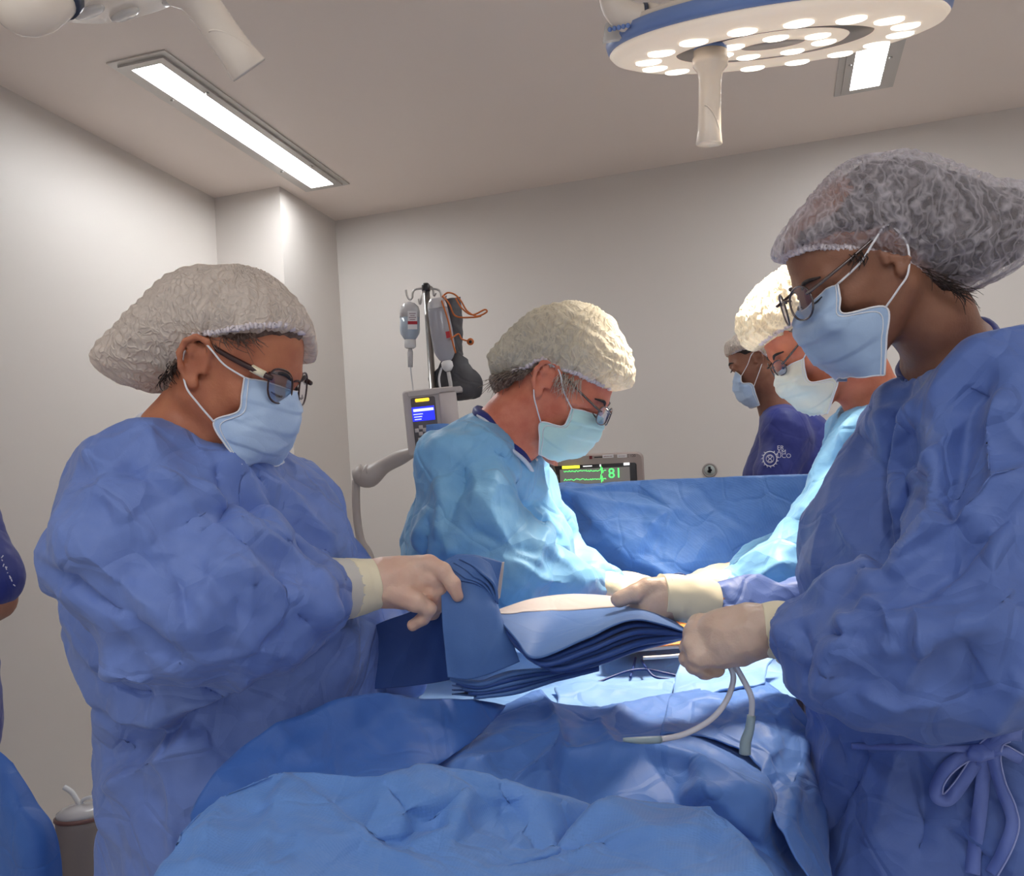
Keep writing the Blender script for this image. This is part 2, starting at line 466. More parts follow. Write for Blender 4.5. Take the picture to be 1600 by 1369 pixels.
def skin(name, c, c2, rough=0.48):
    m = mat(name, c, rough); b = m.node_tree.nodes['Principled BSDF']; v = obj_coord(m)
    n = nd(m, 'ShaderNodeTexNoise', Scale=28.0, Detail=5.0); ln(m, v, n.inputs['Vector'])
    r = colmix(m, n.outputs['Fac'], c, c2); r.color_ramp.elements[0].position = 0.35; r.color_ramp.elements[1].position = 0.7
    ln(m, r.outputs['Color'], b.inputs['Base Color'])
    p = nd(m, 'ShaderNodeTexVoronoi', Scale=380.0, feature='F1'); ln(m, v, p.inputs['Vector'])
    q = nd(m, 'ShaderNodeTexNoise', Scale=60.0, Detail=4.0); ln(m, v, q.inputs['Vector'])
    add_bump(m, [(q.outputs['Fac'], 0.35, 0.003), (p.outputs['Distance'], 0.2, 0.0008)], v)
    b.inputs['Subsurface Weight'].default_value = 0.15; b.inputs['Subsurface Radius'].default_value = (0.012, 0.004, 0.002); b.inputs['Subsurface Scale'].default_value = 0.6
    return m
SKIN_N = skin('skin_brown', srgb(192, 122, 88), srgb(172, 100, 72))
SKIN_W = skin('skin_tan', srgb(150, 102, 78), srgb(134, 88, 66))
SKIN_S = skin('skin_ruddy', srgb(226, 142, 112), srgb(206, 112, 86))
SKIN_T = skin('skin_flushed', srgb(226, 140, 108), srgb(208, 116, 84))
SKIN_A = skin('skin_olive', srgb(158, 108, 86), srgb(142, 92, 72))

def cap_mat(name, tint, dens=0.62, rot=0.0, st=0.55, vs=95.0, eg=0.42):
    """thin gathered nonwoven: see-through between the pleats"""
    m = bpy.data.materials.new(name); m.use_nodes = True; nt = m.node_tree; out = nt.nodes['Material Output']
    b = nt.nodes['Principled BSDF']; b.inputs['Base Color'].default_value = (*tint, 1); b.inputs['Roughness'].default_value = 0.7
    v = obj_coord(m)
    w = nd(m, 'ShaderNodeTexNoise', Scale=22.0, Detail=3.0); ln(m, v, w.inputs['Vector'])
    va = nd(m, 'ShaderNodeVectorMath', operation='MULTIPLY_ADD'); ln(m, w.outputs['Color'], va.inputs[0]); va.inputs[1].default_value = (0.05, 0.05, 0.05); ln(m, v, va.inputs[2])
    mp = nd(m, 'ShaderNodeMapping'); ln(m, va.outputs[0], mp.inputs['Vector']); mp.inputs['Scale'].default_value = (1.0, 1.0, st); mp.inputs['Rotation'].default_value = (0, R_(rot), 0)
    vo = nd(m, 'ShaderNodeTexVoronoi', Scale=vs, feature='DISTANCE_TO_EDGE'); ln(m, mp.outputs[0], vo.inputs['Vector'])
    e = nd(m, 'ShaderNodeMapRange'); e.inputs['From Min'].default_value = 0.0; e.inputs['From Max'].default_value = 0.16
    e.inputs['To Min'].default_value = 1.0; e.inputs['To Max'].default_value = 0.0; ln(m, vo.outputs['Distance'], e.inputs['Value'])
    wv = nd(m, 'ShaderNodeTexNoise', Scale=70.0, Detail=5.0, Roughness=0.7); ln(m, mp.outputs[0], wv.inputs['Vector'])
    a = nd(m, 'ShaderNodeMath', operation='MULTIPLY_ADD'); ln(m, wv.outputs['Fac'], a.inputs[0]); a.inputs[1].default_value = 0.9; a.inputs[2].default_value = dens-0.45
    a2 = nd(m, 'ShaderNodeMath', operation='MULTIPLY_ADD'); ln(m, e.outputs[0], a2.inputs[0]); a2.inputs[1].default_value = eg; ln(m, a.outputs[0], a2.inputs[2])
    lw = nd(m, 'ShaderNodeLayerWeight'); lw.inputs['Blend'].default_value = 0.35
    a3 = nd(m, 'ShaderNodeMath', operation='MULTIPLY_ADD'); ln(m, lw.outputs['Facing'], a3.inputs[0]); a3.inputs[1].default_value = 0.35; ln(m, a2.outputs[0], a3.inputs[2]); a3.use_clamp = True
    tr = nd(m, 'ShaderNodeBsdfTransparent'); tl = nd(m, 'ShaderNodeBsdfTranslucent'); tl.inputs['Color'].default_value = (*tint, 1)
    mx = nd(m, 'ShaderNodeMixShader'); mx.inputs[0].default_value = 0.35; ln(m, b.outputs[0], mx.inputs[1]); ln(m, tl.outputs[0], mx.inputs[2])
    my = nd(m, 'ShaderNodeMixShader'); ln(m, a3.outputs[0], my.inputs[0]); ln(m, tr.outputs[0], my.inputs[1]); ln(m, mx.outputs[0], my.inputs[2])
    ln(m, my.outputs[0], out.inputs['Surface'])
    bp = nd(m, 'ShaderNodeBump'); bp.inputs['Strength'].default_value = 0.6; bp.inputs['Distance'].default_value = 0.004
    ln(m, e.outputs[0], bp.inputs['Height']); ln(m, bp.outputs[0], b.inputs['Normal'])
    return m
CAP_W = cap_mat('cap_white', srgb(255, 240, 226), 0.80, rot=20, st=0.4, vs=110.0, eg=0.35)
CAP_D = cap_mat('cap_sheer', srgb(236, 228, 234), 0.26, rot=50, st=0.22, vs=80.0, eg=0.38)
CAP_Y = cap_mat('cap_dense', srgb(246, 238, 218), 0.76, rot=10, st=0.3, vs=100.0, eg=0.35)

MASK_B = fabric('mask_blue', srgb(176, 200, 232), srgb(190, 212, 240), crease=0.15)
MASK_T = fabric('mask_mint', srgb(180, 222, 224), srgb(200, 236, 232), crease=0.15)
MASK_Y = fabric('mask_cream', srgb(236, 232, 214), srgb(224, 226, 214), crease=0.15)
MASK_G = fabric('mask_grey_blue', srgb(158, 182, 214), srgb(172, 196, 226), crease=0.12)
ELASTIC = mat('elastic_white', srgb(236, 236, 240), 0.6)
def hairmat(name, c, c2):
    m = mat(name, c, 0.5); b = m.node_tree.nodes['Principled BSDF']; v = obj_coord(m, (1, 1, 1))
    n = nd(m, 'ShaderNodeTexNoise', Scale=120.0, Detail=6.0, Roughness=0.7); ln(m, v, n.inputs['Vector'])
    r = colmix(m, n.outputs['Fac'], c, c2); r.color_ramp.elements[0].position = 0.4; r.color_ramp.elements[1].position = 0.65
    ln(m, r.outputs['Color'], b.inputs['Base Color']); add_bump(m, [(n.outputs['Fac'], 0.8, 0.004)], v); return m
HAIR_B = hairmat('hair_black', srgb(30, 22, 22), srgb(66, 52, 50))
HAIR_G = hairmat('hair_grey', srgb(96, 78, 66), srgb(176, 160, 146))
HAIR_N = hairmat('hair_brown', srgb(84, 62, 52), srgb(130, 104, 90))
HAIR_W = hairmat('hair_white', srgb(196, 178, 160), srgb(226, 212, 196))
HAIR_D = hairmat('hair_dark', srgb(34, 24, 22), srgb(78, 60, 52))
GLOVE = skin('glove_latex', srgb(218, 176, 154), srgb(226, 190, 168), 0.42)
GLOVE_W = skin('glove_latex_pale', srgb(208, 178, 158), srgb(216, 190, 172), 0.42)
GLOVE_Y = skin('glove_latex_cream', srgb(232, 216, 180), srgb(240, 226, 196), 0.42)
KNIT = fabric('knit_cuff', srgb(214, 206, 190), srgb(196, 196, 196), crease=0.1)
CREAM = mat('cuff_cream', srgb(240, 228, 196), 0.55)
BLACKP = mat('black_plastic', srgb(28, 26, 30), 0.35)
GLASSF = mat('frame_dark', srgb(60, 36, 34), 0.3)
METAL = mat('brushed_steel', srgb(180, 176, 172), 0.28, 1.0)
METALD = mat('spectacle_metal', srgb(120, 110, 108), 0.25, 1.0)
WPLAST = mat('white_plastic', srgb(226, 216, 206), 0.28)
GPLAST = mat('grey_plastic', srgb(150, 142, 138), 0.4)
def lensmat():
    m = bpy.data.materials.new('lens'); m.use_nodes = True; nt = m.node_tree; b = nt.nodes['Principled BSDF']
    b.inputs['Base Color'].default_value = (1, 1, 1, 1); b.inputs['Roughness'].default_value = 0.02; b.inputs['Specular IOR Level'].default_value = 1.0
    t = nd(m, 'ShaderNodeBsdfTransparent'); g = nd(m, 'ShaderNodeBsdfGlossy'); g.inputs['Roughness'].default_value = 0.05; g.inputs['Color'].default_value = (0.9, 0.88, 1.0, 1)
    f = nd(m, 'ShaderNodeFresnel'); f.inputs['IOR'].default_value = 1.7
    a = nd(m, 'ShaderNodeMath', operation='MULTIPLY_ADD'); ln(m, f.outputs[0], a.inputs[0]); a.inputs[1].default_value = 0.9; a.inputs[2].default_value = 0.10
    x = nd(m, 'ShaderNodeMixShader'); ln(m, a.outputs[0], x.inputs[0]); ln(m, t.outputs[0], x.inputs[1]); ln(m, g.outputs[0], x.inputs[2])
    ln(m, x.outputs[0], nt.nodes['Material Output'].inputs['Surface']); return m
LENS = lensmat()
def emit(name, c, s):
    m = bpy.data.materials.new(name); m.use_nodes = True; b = m.node_tree.nodes['Principled BSDF']
    b.inputs['Base Color'].default_value = (*c, 1); b.inputs['Emission Color'].default_value = (*c, 1); b.inputs['Emission Strength'].default_value = s; return m
# ------------------------------------------------------------------ the room
def wallmat(name, c, c2):
    m = mat(name, c, 0.42); b = m.node_tree.nodes['Principled BSDF']; v = obj_coord(m)
    n = nd(m, 'ShaderNodeTexNoise', Scale=1.3, Detail=4.0); ln(m, v, n.inputs['Vector'])
    r = colmix(m, n.outputs['Fac'], c, c2); ln(m, r.outputs['Color'], b.inputs['Base Color'])
    f = nd(m, 'ShaderNodeTexNoise', Scale=180.0, Detail=3.0); ln(m, v, f.inputs['Vector'])
    add_bump(m, [(f.outputs['Fac'], 0.08, 0.002)], v); b.inputs['Specular IOR Level'].default_value = 0.3; return m
WALL = wallmat('painted_wall', srgb(216, 208, 201), srgb(211, 203, 196))
CEIL = wallmat('painted_ceiling', srgb(240, 226, 216), srgb(236, 222, 212))
FLOORM = wallmat('vinyl_floor', srgb(224, 220, 216), srgb(214, 210, 206))
xl, xr, yb, yf, zc = (ROOM[k] for k in ('xl', 'xr', 'yb', 'yf', 'zc'))
T = 0.12
def struct(name, lo, hi, m): o = MB().box(lo, hi).build(name, m, smooth=False); tag(o, kind='structure'); return o
struct('floor', (xl-T, yf-T, -T), (xr+T, yb+T, 0), FLOORM)
struct('ceiling', (xl-T, yf-T, zc), (xr+T, yb+T, zc+T), CEIL)
struct('wall_left', (xl-T, yf, 0), (xl, yb, zc), WALL)
struct('wall_right', (xr, yf, 0), (xr+T, yb, zc), WALL)
struct('wall_back', (xl-T, yb, 0), (xr+T, yb+T, zc), WALL)
# front wall left out so world light fills the room from behind
# struct('wall_front', (xl-T, yf-T, 0), (xr+T, yf, zc), WALL)
struct('wall_pillar', (xl, 3.50, 0), (-1.865, yb, zc), WALL)

FRAME_M = mat('fixture_frame', srgb(196, 190, 184), 0.35, 0.3)
PANEL_M = emit('diffuser_glow', (0.93, 0.97, 1.0), PANEL_E)
def ceiling_light(x0, x1, y0, y1, label):
    cx, cy = (x0+x1)/2, (y0+y1)/2
    r = root('ceiling_light', (cx, cy, zc), label, 'ceiling light', None)
    b = MB(); w = 0.028; o_ = 0.022
    b.box((x0-w, y0-w, zc-0.012), (x0, y1+w, zc-0.0005)).box((x1, y0-w, zc-0.012), (x1+w, y1+w, zc-0.0005))
    b.box((x0, y0-w, zc-0.012), (x1, y0, zc-0.0005)).box((x0, y1, zc-0.012), (x1, y1+w, zc-0.0005))
    b.box((x0-w-o_, y0-w-o_, zc-0.005), (x0-w, y1+w+o_, zc-0.0005)).box((x1+w, y0-w-o_, zc-0.005), (x1+w+o_, y1+w+o_, zc-0.0005))
    b.box((x0-w, y0-w-o_, zc-0.005), (x1+w, y0-w, zc-0.0005)).box((x0-w, y1+w, zc-0.005), (x1+w, y1+w+o_, zc-0.0005))
    b.build('frame', FRAME_M, r, smooth=False)
    MB().box((x0, y0, zc-0.006), (x1, y1, zc-0.001)).build('diffuser', PANEL_M, r, smooth=False)
    for yy in (y0+0.22, y1-0.22):
        for xx in (x0-w*0.5, x1+w*0.5):
            MB().lathe((xx, yy, zc-0.0115), (0, 0, -1), [(0.006, 0), (0.006, 0.003), (0.002, 0.005)], 10).build('screw', METAL, r)
    return r
ceiling_light(-1.745, -1.645, 2.40, 3.55, 'long recessed white ceiling light above the left wall, in full view')
ceiling_light(0.375, 0.475, 2.40, 3.53, 'recessed ceiling light half hidden behind the round surgical lamp')
for (x, y, w_) in ((-1.2, -0.6, 'behind the camera on the left'), (0.43, -0.6, 'behind the camera in the middle'), (1.75, 2.4, 'beyond the right edge of the picture'), (1.75, -0.6, 'behind the camera on the right')):
    ceiling_light(x-0.05, x+0.05, y-0.575, y+0.575, 'unseen ceiling light added for fill '+w_)  # unseen fixtures added as fill light
# ------------------------------------------------------------------ people
class Head:
    """x forward, y to the person's left, z up; millimetres of a real head scaled by s"""
    def __init__(s, ear, d, face, toward, down, scale=1.0, roll=0.0):
        s.ns = -1 if face > 0 else 1; s.s = scale
        th, ph = R_(toward), R_(down)
        f0 = CR*math.cos(th)*face - CF*math.sin(th); u0 = CU.copy()
        l0 = np.cross(u0, f0)
        u0, l0 = u0*math.cos(R_(roll))+l0*math.sin(R_(roll)), l0*math.cos(R_(roll))-u0*math.sin(R_(roll))
        s.f = f0*math.cos(ph)-u0*math.sin(ph); s.u = u0*math.cos(ph)+f0*math.sin(ph); s.l = np.cross(s.u, s.f)
        s.A = np.stack([s.f, s.l, s.u], 1)
        s.C = P(ear[0], ear[1], d)-s.A@np.array([-0.008, s.ns*0.076, 0.0])*scale
    def w(s, p): return s.C+s.A@(np.asarray(p, float)*s.s)
    def loc(s, V): return ((np.asarray(V)-s.C)@s.A)/s.s
    def hp(s, px, py, y=0.0):
        """local point where the line of sight through a photo point meets the plane y = const"""
        v = ray(px, py); t = ((s.C+s.l*y*s.s-CAM)@s.l)/(v@s.l)
        return s.loc(CAM+v*t)

def head_sdf(V, H, male=False, open_ear=True):
    s = H.s; A = H.A; W = H.w
    def E(c, r, k, mode='u'): V.ell(W(c), np.array(r)*s, A, k*s, mode)
    def Cn(a, b, ra, rb, k, mode='u'): V.cone(W(a), W(b), ra*s, rb*s, k*s, mode)
    E((-0.004, 0, 0.036), (0.097, 0.076, 0.088), 0.01)
    E((0.034, 0, -0.022), (0.058, 0.060, 0.080), 0.03)
    for q in (1, -1):
        Cn((-0.004, q*0.056, -0.045), (0.066, q*0.018, -0.103), 0.017, 0.016, 0.03)
        E((0.058, q*0.044, -0.022), (0.024, 0.018, 0.017), 0.02)
        Cn((0.088, q*0.012, 0.018), (0.074, q*0.050, 0.012), 0.009, 0.008, 0.016)
    E((0.076, 0, -0.104), (0.020, 0.022, 0.016), 0.02)
    E((0.085, 0, -0.068), (0.018, 0.026, 0.018), 0.02)
    for q in (1, -1): E((0.103, q*0.033, 0.000), (0.017, 0.018, 0.012), 0.014, 's')
    Cn((0.094, 0, 0.004), (0.114, 0, -0.034), 0.007, 0.011, 0.012)
    for q in (1, -1):
        E((0.104, q*0.013, -0.040), (0.012, 0.008, 0.008), 0.008)
        E((0.083, q*0.032, -0.001), (0.0145, 0.0155, 0.0125), 0.004)
        Cn((0.097, q*0.026, -0.006), (0.093, q*0.044, -0.004), 0.0022, 0.0018, 0.003)
        Cn((0.099, q*0.018, -0.066), (0.099, 0.0, -0.067), 0.006, 0.007, 0.005)
        # ear: rim, lobe, inner ridge
        y = q*0.079
        rim = [(0.008, q*0.073, 0.008), (0.012, q*0.078, 0.022), (0.004, q*0.083, 0.033), (-0.010, q*0.088, 0.034), (-0.021, q*0.091, 0.024),
               (-0.024, q*0.090, 0.008), (-0.018, q*0.086, -0.010), (-0.009, q*0.081, -0.022), (-0.001, q*0.077, -0.028)]
        for i in range(len(rim)-1): Cn(rim[i], rim[i+1], 0.0042, 0.0042, 0.004)
        E((0.000, q*0.077, -0.025), (0.008, 0.006, 0.010), 0.004)
        E((-0.008, q*0.076, 0.004), (0.016, 0.006, 0.024), 0.004)
        E((-0.013, q*0.083, 0.016), (0.006, 0.004, 0.012), 0.004)
        E((-0.002, q*0.086, 0.000), (0.009, 0.008, 0.012), 0.004, 's')
        Cn((0.010, q*0.075, -0.006), (0.009, q*0.076, 0.003), 0.005, 0.004, 0.004)

def grid_for(lo, hi, fine_lo, fine_hi, hf, hc):
    out = []
    for k in range(3):
        a = [lo[k]]
        if fine_lo[k] > lo[k]: a.append((fine_lo[k], hc))
        a.append((min(fine_hi[k], hi[k]), hf))
        if hi[k] > fine_hi[k]: a.append((hi[k], hc))
        out.append(axis(a))
    return out

def person_body(r, H, neck, torso, arms, legs, m, name='body', hf=0.0032, capspec=None):
    """one continuous skin surface: head, neck, torso, arms, legs. chains are lists of (point, radius)"""
    pts = [p for ch in [neck]+torso+arms+legs for (p, _) in ch]
    lo = np.min([p for p in pts], 0)-0.25; hi = np.max([p for p in pts]+[H.w((0, 0, 0.16))], 0)+0.16
    lo[2] = -0.02
    fl = H.C-0.155*H.s; fh = H.C+0.165*H.s
    V = Vol(*grid_for(lo, hi, fl, fh, hf, 0.014))
    head_sdf(V, H)
    ch = [(H.w((-0.018, 0, -0.02)), 0.052*H.s)]+neck
    V.chain([p for p, _ in ch], [q for _, q in ch], 0.022)
    for c in torso+legs: V.chain([p for p, _ in c], [q*0.94 for _, q in c], 0.03)
    for c in arms: V.chain([p for p, _ in c], [q*0.9 for _, q in c], 0.006)
    if capspec is not None:
        sil, cutline, wid = capspec
        poly, fld = cap_field(H, sil, wid); cl_ = sorted(cutline); cx = [a for a, _ in cl_]; cz = [b for _, b in cl_]
        sl_, X, Y, Z = V.sub(fl, fh); F2, lx, lz = fld(X, Y, Z); G_ = V.F[sl_]
        band = lz > np.interp(lx, cx, cz)+0.010
        V.F[sl_] = np.where(band, np.maximum(G_, F2+0.0055), G_)
    v, q = V.mesh(1)
    return mk(name, v, q, m, r)

def gown(r, chains, cutf, m, wr, st, name='gown', h=0.0045, zlow=0.55, k=0.06, ells=(), seed=1, extra=None, subs=(), folds=(), facets=()):
    pts = [p for ch in chains for (p, _) in ch]; rad = max(q for ch in chains for (_, q) in ch)
    lo = np.min(pts, 0)-rad-0.05; hi = np.max(pts, 0)+rad+0.05
    zf = max(lo[2], zlow)
    zs = axis([lo[2], (zf, 0.015), (hi[2], h)]) if zf > lo[2] else axis([lo[2], (hi[2], h)])
    V = Vol(axis([lo[0], (hi[0], h)]), axis([lo[1], (hi[1], h)]), zs)
    for c in chains:
        kk = k
        V.chain([p for p, _ in c], [q for _, q in c], kk)
    for (c, rr, A, kk) in ells: V.ell(c, rr, A, kk)
    for (a, b, ra, rb, kk) in subs: V.cone(a, b, ra, rb, kk, 's')
    if cutf is not None: V.cut(cutf, 0.012)
    v, q = V.mesh(2)
    N = normals(v, q)
    v = v+N*wr(v)[:, None]
    for (nt, jt, sd, ww) in facets: v = facet(v, q, nt, jt, sd, ww)
    v = lap(v, q, 0.3); N = normals(v, q)
    v = v+N*(1.35*strokes(v, N, st))[:, None]; N = normals(v, q)
    hgt = np.zeros(len(v))
    for fo in folds: hgt = hgt+rfolds(v, N, **fo)
    v = v+N*hgt[:, None]
    v = lap(v, q, 0.12)
    if extra: v = extra(v, q)
    return mk(name, v, q, m, r)

def surf_interp(rows, nu, nv):
    """rows: grid of control points -> smooth surface grid"""
    R2 = [catmull(row, nu) for row in rows]
    cols = [catmull([R2[i][j] for i in range(len(R2))], nv) for j in range(len(R2[0]))]
    return np.array(cols).transpose(1, 0, 2)      # [v][u]
def grid_mesh(G, thick=0.0, nrm_sign=1):
    nv, nu = G.shape[:2]; V = G.reshape(-1, 3)
    q = np.array([(i*nu+j, i*nu+j+1, (i+1)*nu+j+1, (i+1)*nu+j) for i in range(nv-1) for j in range(nu-1)])
    if thick <= 0: return V, q
    N = normals(V, q); n = len(V)
    V2 = np.vstack([V, V-N*thick*nrm_sign]); q2 = q[:, ::-1]+n
    e = []
    for j in range(nu-1):
        e.append((j+1, j, j+n, j+1+n)); a = (nv-1)*nu+j; e.append((a, a+1, a+1+n, a+n))
    for i in range(nv-1):
        a = i*nu; b = (i+1)*nu; e.append((a, b, b+n, a+n)); a += nu-1; b += nu-1; e.append((b, a, a+n, b+n))
    return V2, np.vstack([q, q2, np.array(e)])

def mask(r, H, near, m, trim=None, loops=None, pleats=3, pw=0.0022, label=None):
    """near: rows (top to bottom) of local points from the near side edge to the middle of the face; the far half mirrors them"""
    ns = H.ns; rows = []
    for row in near:
        nr = [H.hp(p[0], p[1], ns*p[2]) if abs(p[0]) > 5 else np.array(p, float) for p in row]
        far = [p*np.array([1, -1, 1]) for p in nr[:-1]][::-1]
        rows.append(nr+far)
    G = surf_interp(rows, 8, 9)
    nv, nu = G.shape[:2]
    # pleats: folded steps running across
    c = G.mean((0, 1))*np.array([1, 0, 1])-np.array([0.06, 0, 0])
    t = np.linspace(0, 1, nv)[:, None]; uu = np.linspace(0, 1, nu)[None, :]
    st = ((t*(pleats+1)) % 1.0); amp = pw*np.clip((st-0.12)*1.1, 0, 1)*np.where((t > 0.12) & (t < 0.88), 1, 0)
    out = G-c; out /= np.linalg.norm(out, axis=2)[..., None]
    cr = 0.0016*np.array([vnoise(np.stack([uu[0]*14+i*0.13, np.full(nu, t[i, 0]*9), np.full(nu, 3.1)], 1), 5) for i in range(nv)])
    edge = np.clip(np.minimum(uu, 1-uu)*10, 0.2, 1)
    G = G+out*((amp+cr)*edge)[..., None]
    Gw = np.array([H.w(p) for p in G.reshape(-1, 3)]).reshape(G.shape)
    # the face underneath is pressed in by the mask
    cc = np.array([0.02, 0, -0.055]); gd = G.reshape(-1, 3)-cc; gr = np.linalg.norm(gd, axis=1); gd = gd/gr[:, None]
    for ch in r.children:
        if ch.name.split('.')[0] != 'body': continue
        me = ch.data; co = np.empty(len(me.vertices)*3, np.float32); me.vertices.foreach_get('co', co); co = co.reshape(-1, 3)
        wv = co+ORG[r.name]; lv = H.loc(wv)-cc; rr_ = np.linalg.norm(lv, axis=1)
        sel = np.where((rr_ < 0.14) & (lv[:, 0] > -0.02) & (lv[:, 2] < 0.07))[0]
        dd = (lv[sel]/rr_[sel][:, None])@gd.T; bi = dd.argmax(1); ok = dd[np.arange(len(sel)), bi] > math.cos(R_(3.5))
        lim = gr[bi]-0.0045; ok &= rr_[sel] > lim
        s2 = sel[ok]; lv[s2] = lv[s2]/rr_[s2][:, None]*lim[ok][:, None]
        nw = H.C+((lv[s2]+cc)*H.s)@H.A.T; co[s2] = nw-ORG[r.name]; me.vertices.foreach_set('co', co.ravel()); me.update()
    sgn = 1
    v, q = grid_mesh(Gw, 0.0012)
    N = normals(v[:nu*nv], q[:(nu-1)*(nv-1)]); 
    if (N*(Gw.reshape(-1, 3)-H.w(c))).sum() < 0: v, q = grid_mesh(Gw, -0.0012)
    o = mk('face_mask', v, q, m, r, label=label)
    # stitched borders
    b = MB()
    for line in (G[0], G[-1]): b.tube([H.w(p) for p in line], 0.0009, 5)
    for j in (0, nu-1): b.tube([H.w(G[i, j]) for i in range(nv)], 0.0012, 5)
    for j, off in ((2, 0), (nu-3, 0)): b.tube([H.w(G[i, j]+out[i, j]*0.0008) for i in range(nv)], 0.0007, 4)
    b.build('border', trim or ELASTIC, o)
    for q_ in (1, -1):
        j = 0 if q_ == 1 else nu-1
        sy = ns*q_
        top = G[0, j]; bot = G[int((nv-1)*(0.6 if loops is None else loops)), j]
        e1 = np.array([0.012, sy*0.080, 0.018]); e2 = np.array([-0.004, sy*0.085, -0.030]); eb = np.array([-0.014, sy*0.080, 0.034])
        bk = np.array([-0.024, sy*0.078, 0.002])
        tb = MB(); tb.tube([H.w(p) for p in (top, top*0.45+e1*0.55+np.array([0, sy*0.003, 0]), e1+np.array([0, sy*0.004, 0.008]), eb, bk, e2, e2*0.5+bot*0.5+np.array([0, sy*0.004, 0]), bot)], 0.0013, 6, smooth=6)
        tb.build('ear_loop', ELASTIC, o)
    return o

def poly_inset(poly, n=150):
    poly = np.asarray(poly, float); lo = poly.min(0)-0.02; hi = poly.max(0)+0.02
    gx = np.linspace(lo[0], hi[0], n); gz = np.linspace(lo[1], hi[1], n); X, Z = np.meshgrid(gx, gz, indexing='ij')
    d = np.full(X.shape, 9.0); ins = np.zeros(X.shape, bool); m = len(poly)
    for a in range(m):
        p, q = poly[a], poly[(a+1) % m]; e = q-p; t = np.clip(((X-p[0])*e[0]+(Z-p[1])*e[1])/(e@e+1e-12), 0, 1)
        d = np.minimum(d, np.hypot(X-p[0]-t*e[0], Z-p[1]-t*e[1]))
        c = ((p[1] > Z) != (q[1] > Z)) & (X < (q[0]-p[0])*(Z-p[1])/(q[1]-p[1]+1e-12)+p[0]); ins ^= c
    return lo, hi, n, np.where(ins, d, -d)
def cap_field(H, sil, wid=0.090, D=0.075):
    sl = [H.hp(a, b, 0)[[0, 2]] for a, b in sil]
    poly = np.array(catmull(sl, 6, False)); lo2, hi2, n2, DM_ = poly_inset(poly)
    def fld(X, Y, Z):
        lx, ly, lz = [((X-H.C[0])*H.A[0, a]+(Y-H.C[1])*H.A[1, a]+(Z-H.C[2])*H.A[2, a])/H.s for a in range(3)]
        fx = np.clip((lx-lo2[0])/(hi2[0]-lo2[0])*(n2-1), 0, n2-1.001); fz = np.clip((lz-lo2[1])/(hi2[1]-lo2[1])*(n2-1), 0, n2-1.001)
        ix = fx.astype(int); iz = fz.astype(int); ux = fx-ix; uz = fz-iz
        d2 = (DM_[ix, iz]*(1-ux)+DM_[ix+1, iz]*ux)*(1-uz)+(DM_[ix, iz+1]*(1-ux)+DM_[ix+1, iz+1]*ux)*uz
        t = np.clip(1-d2/D, 0, 1); prof = wid*np.sqrt(np.clip(1-t*t, 0, 1))
        return (np.maximum(np.where(d2 > 0, (np.abs(ly)-prof)*np.clip(0.35+d2/D, 0.35, 1), -d2), -d2)*H.s).astype(np.float32), lx, lz
    return poly, fld
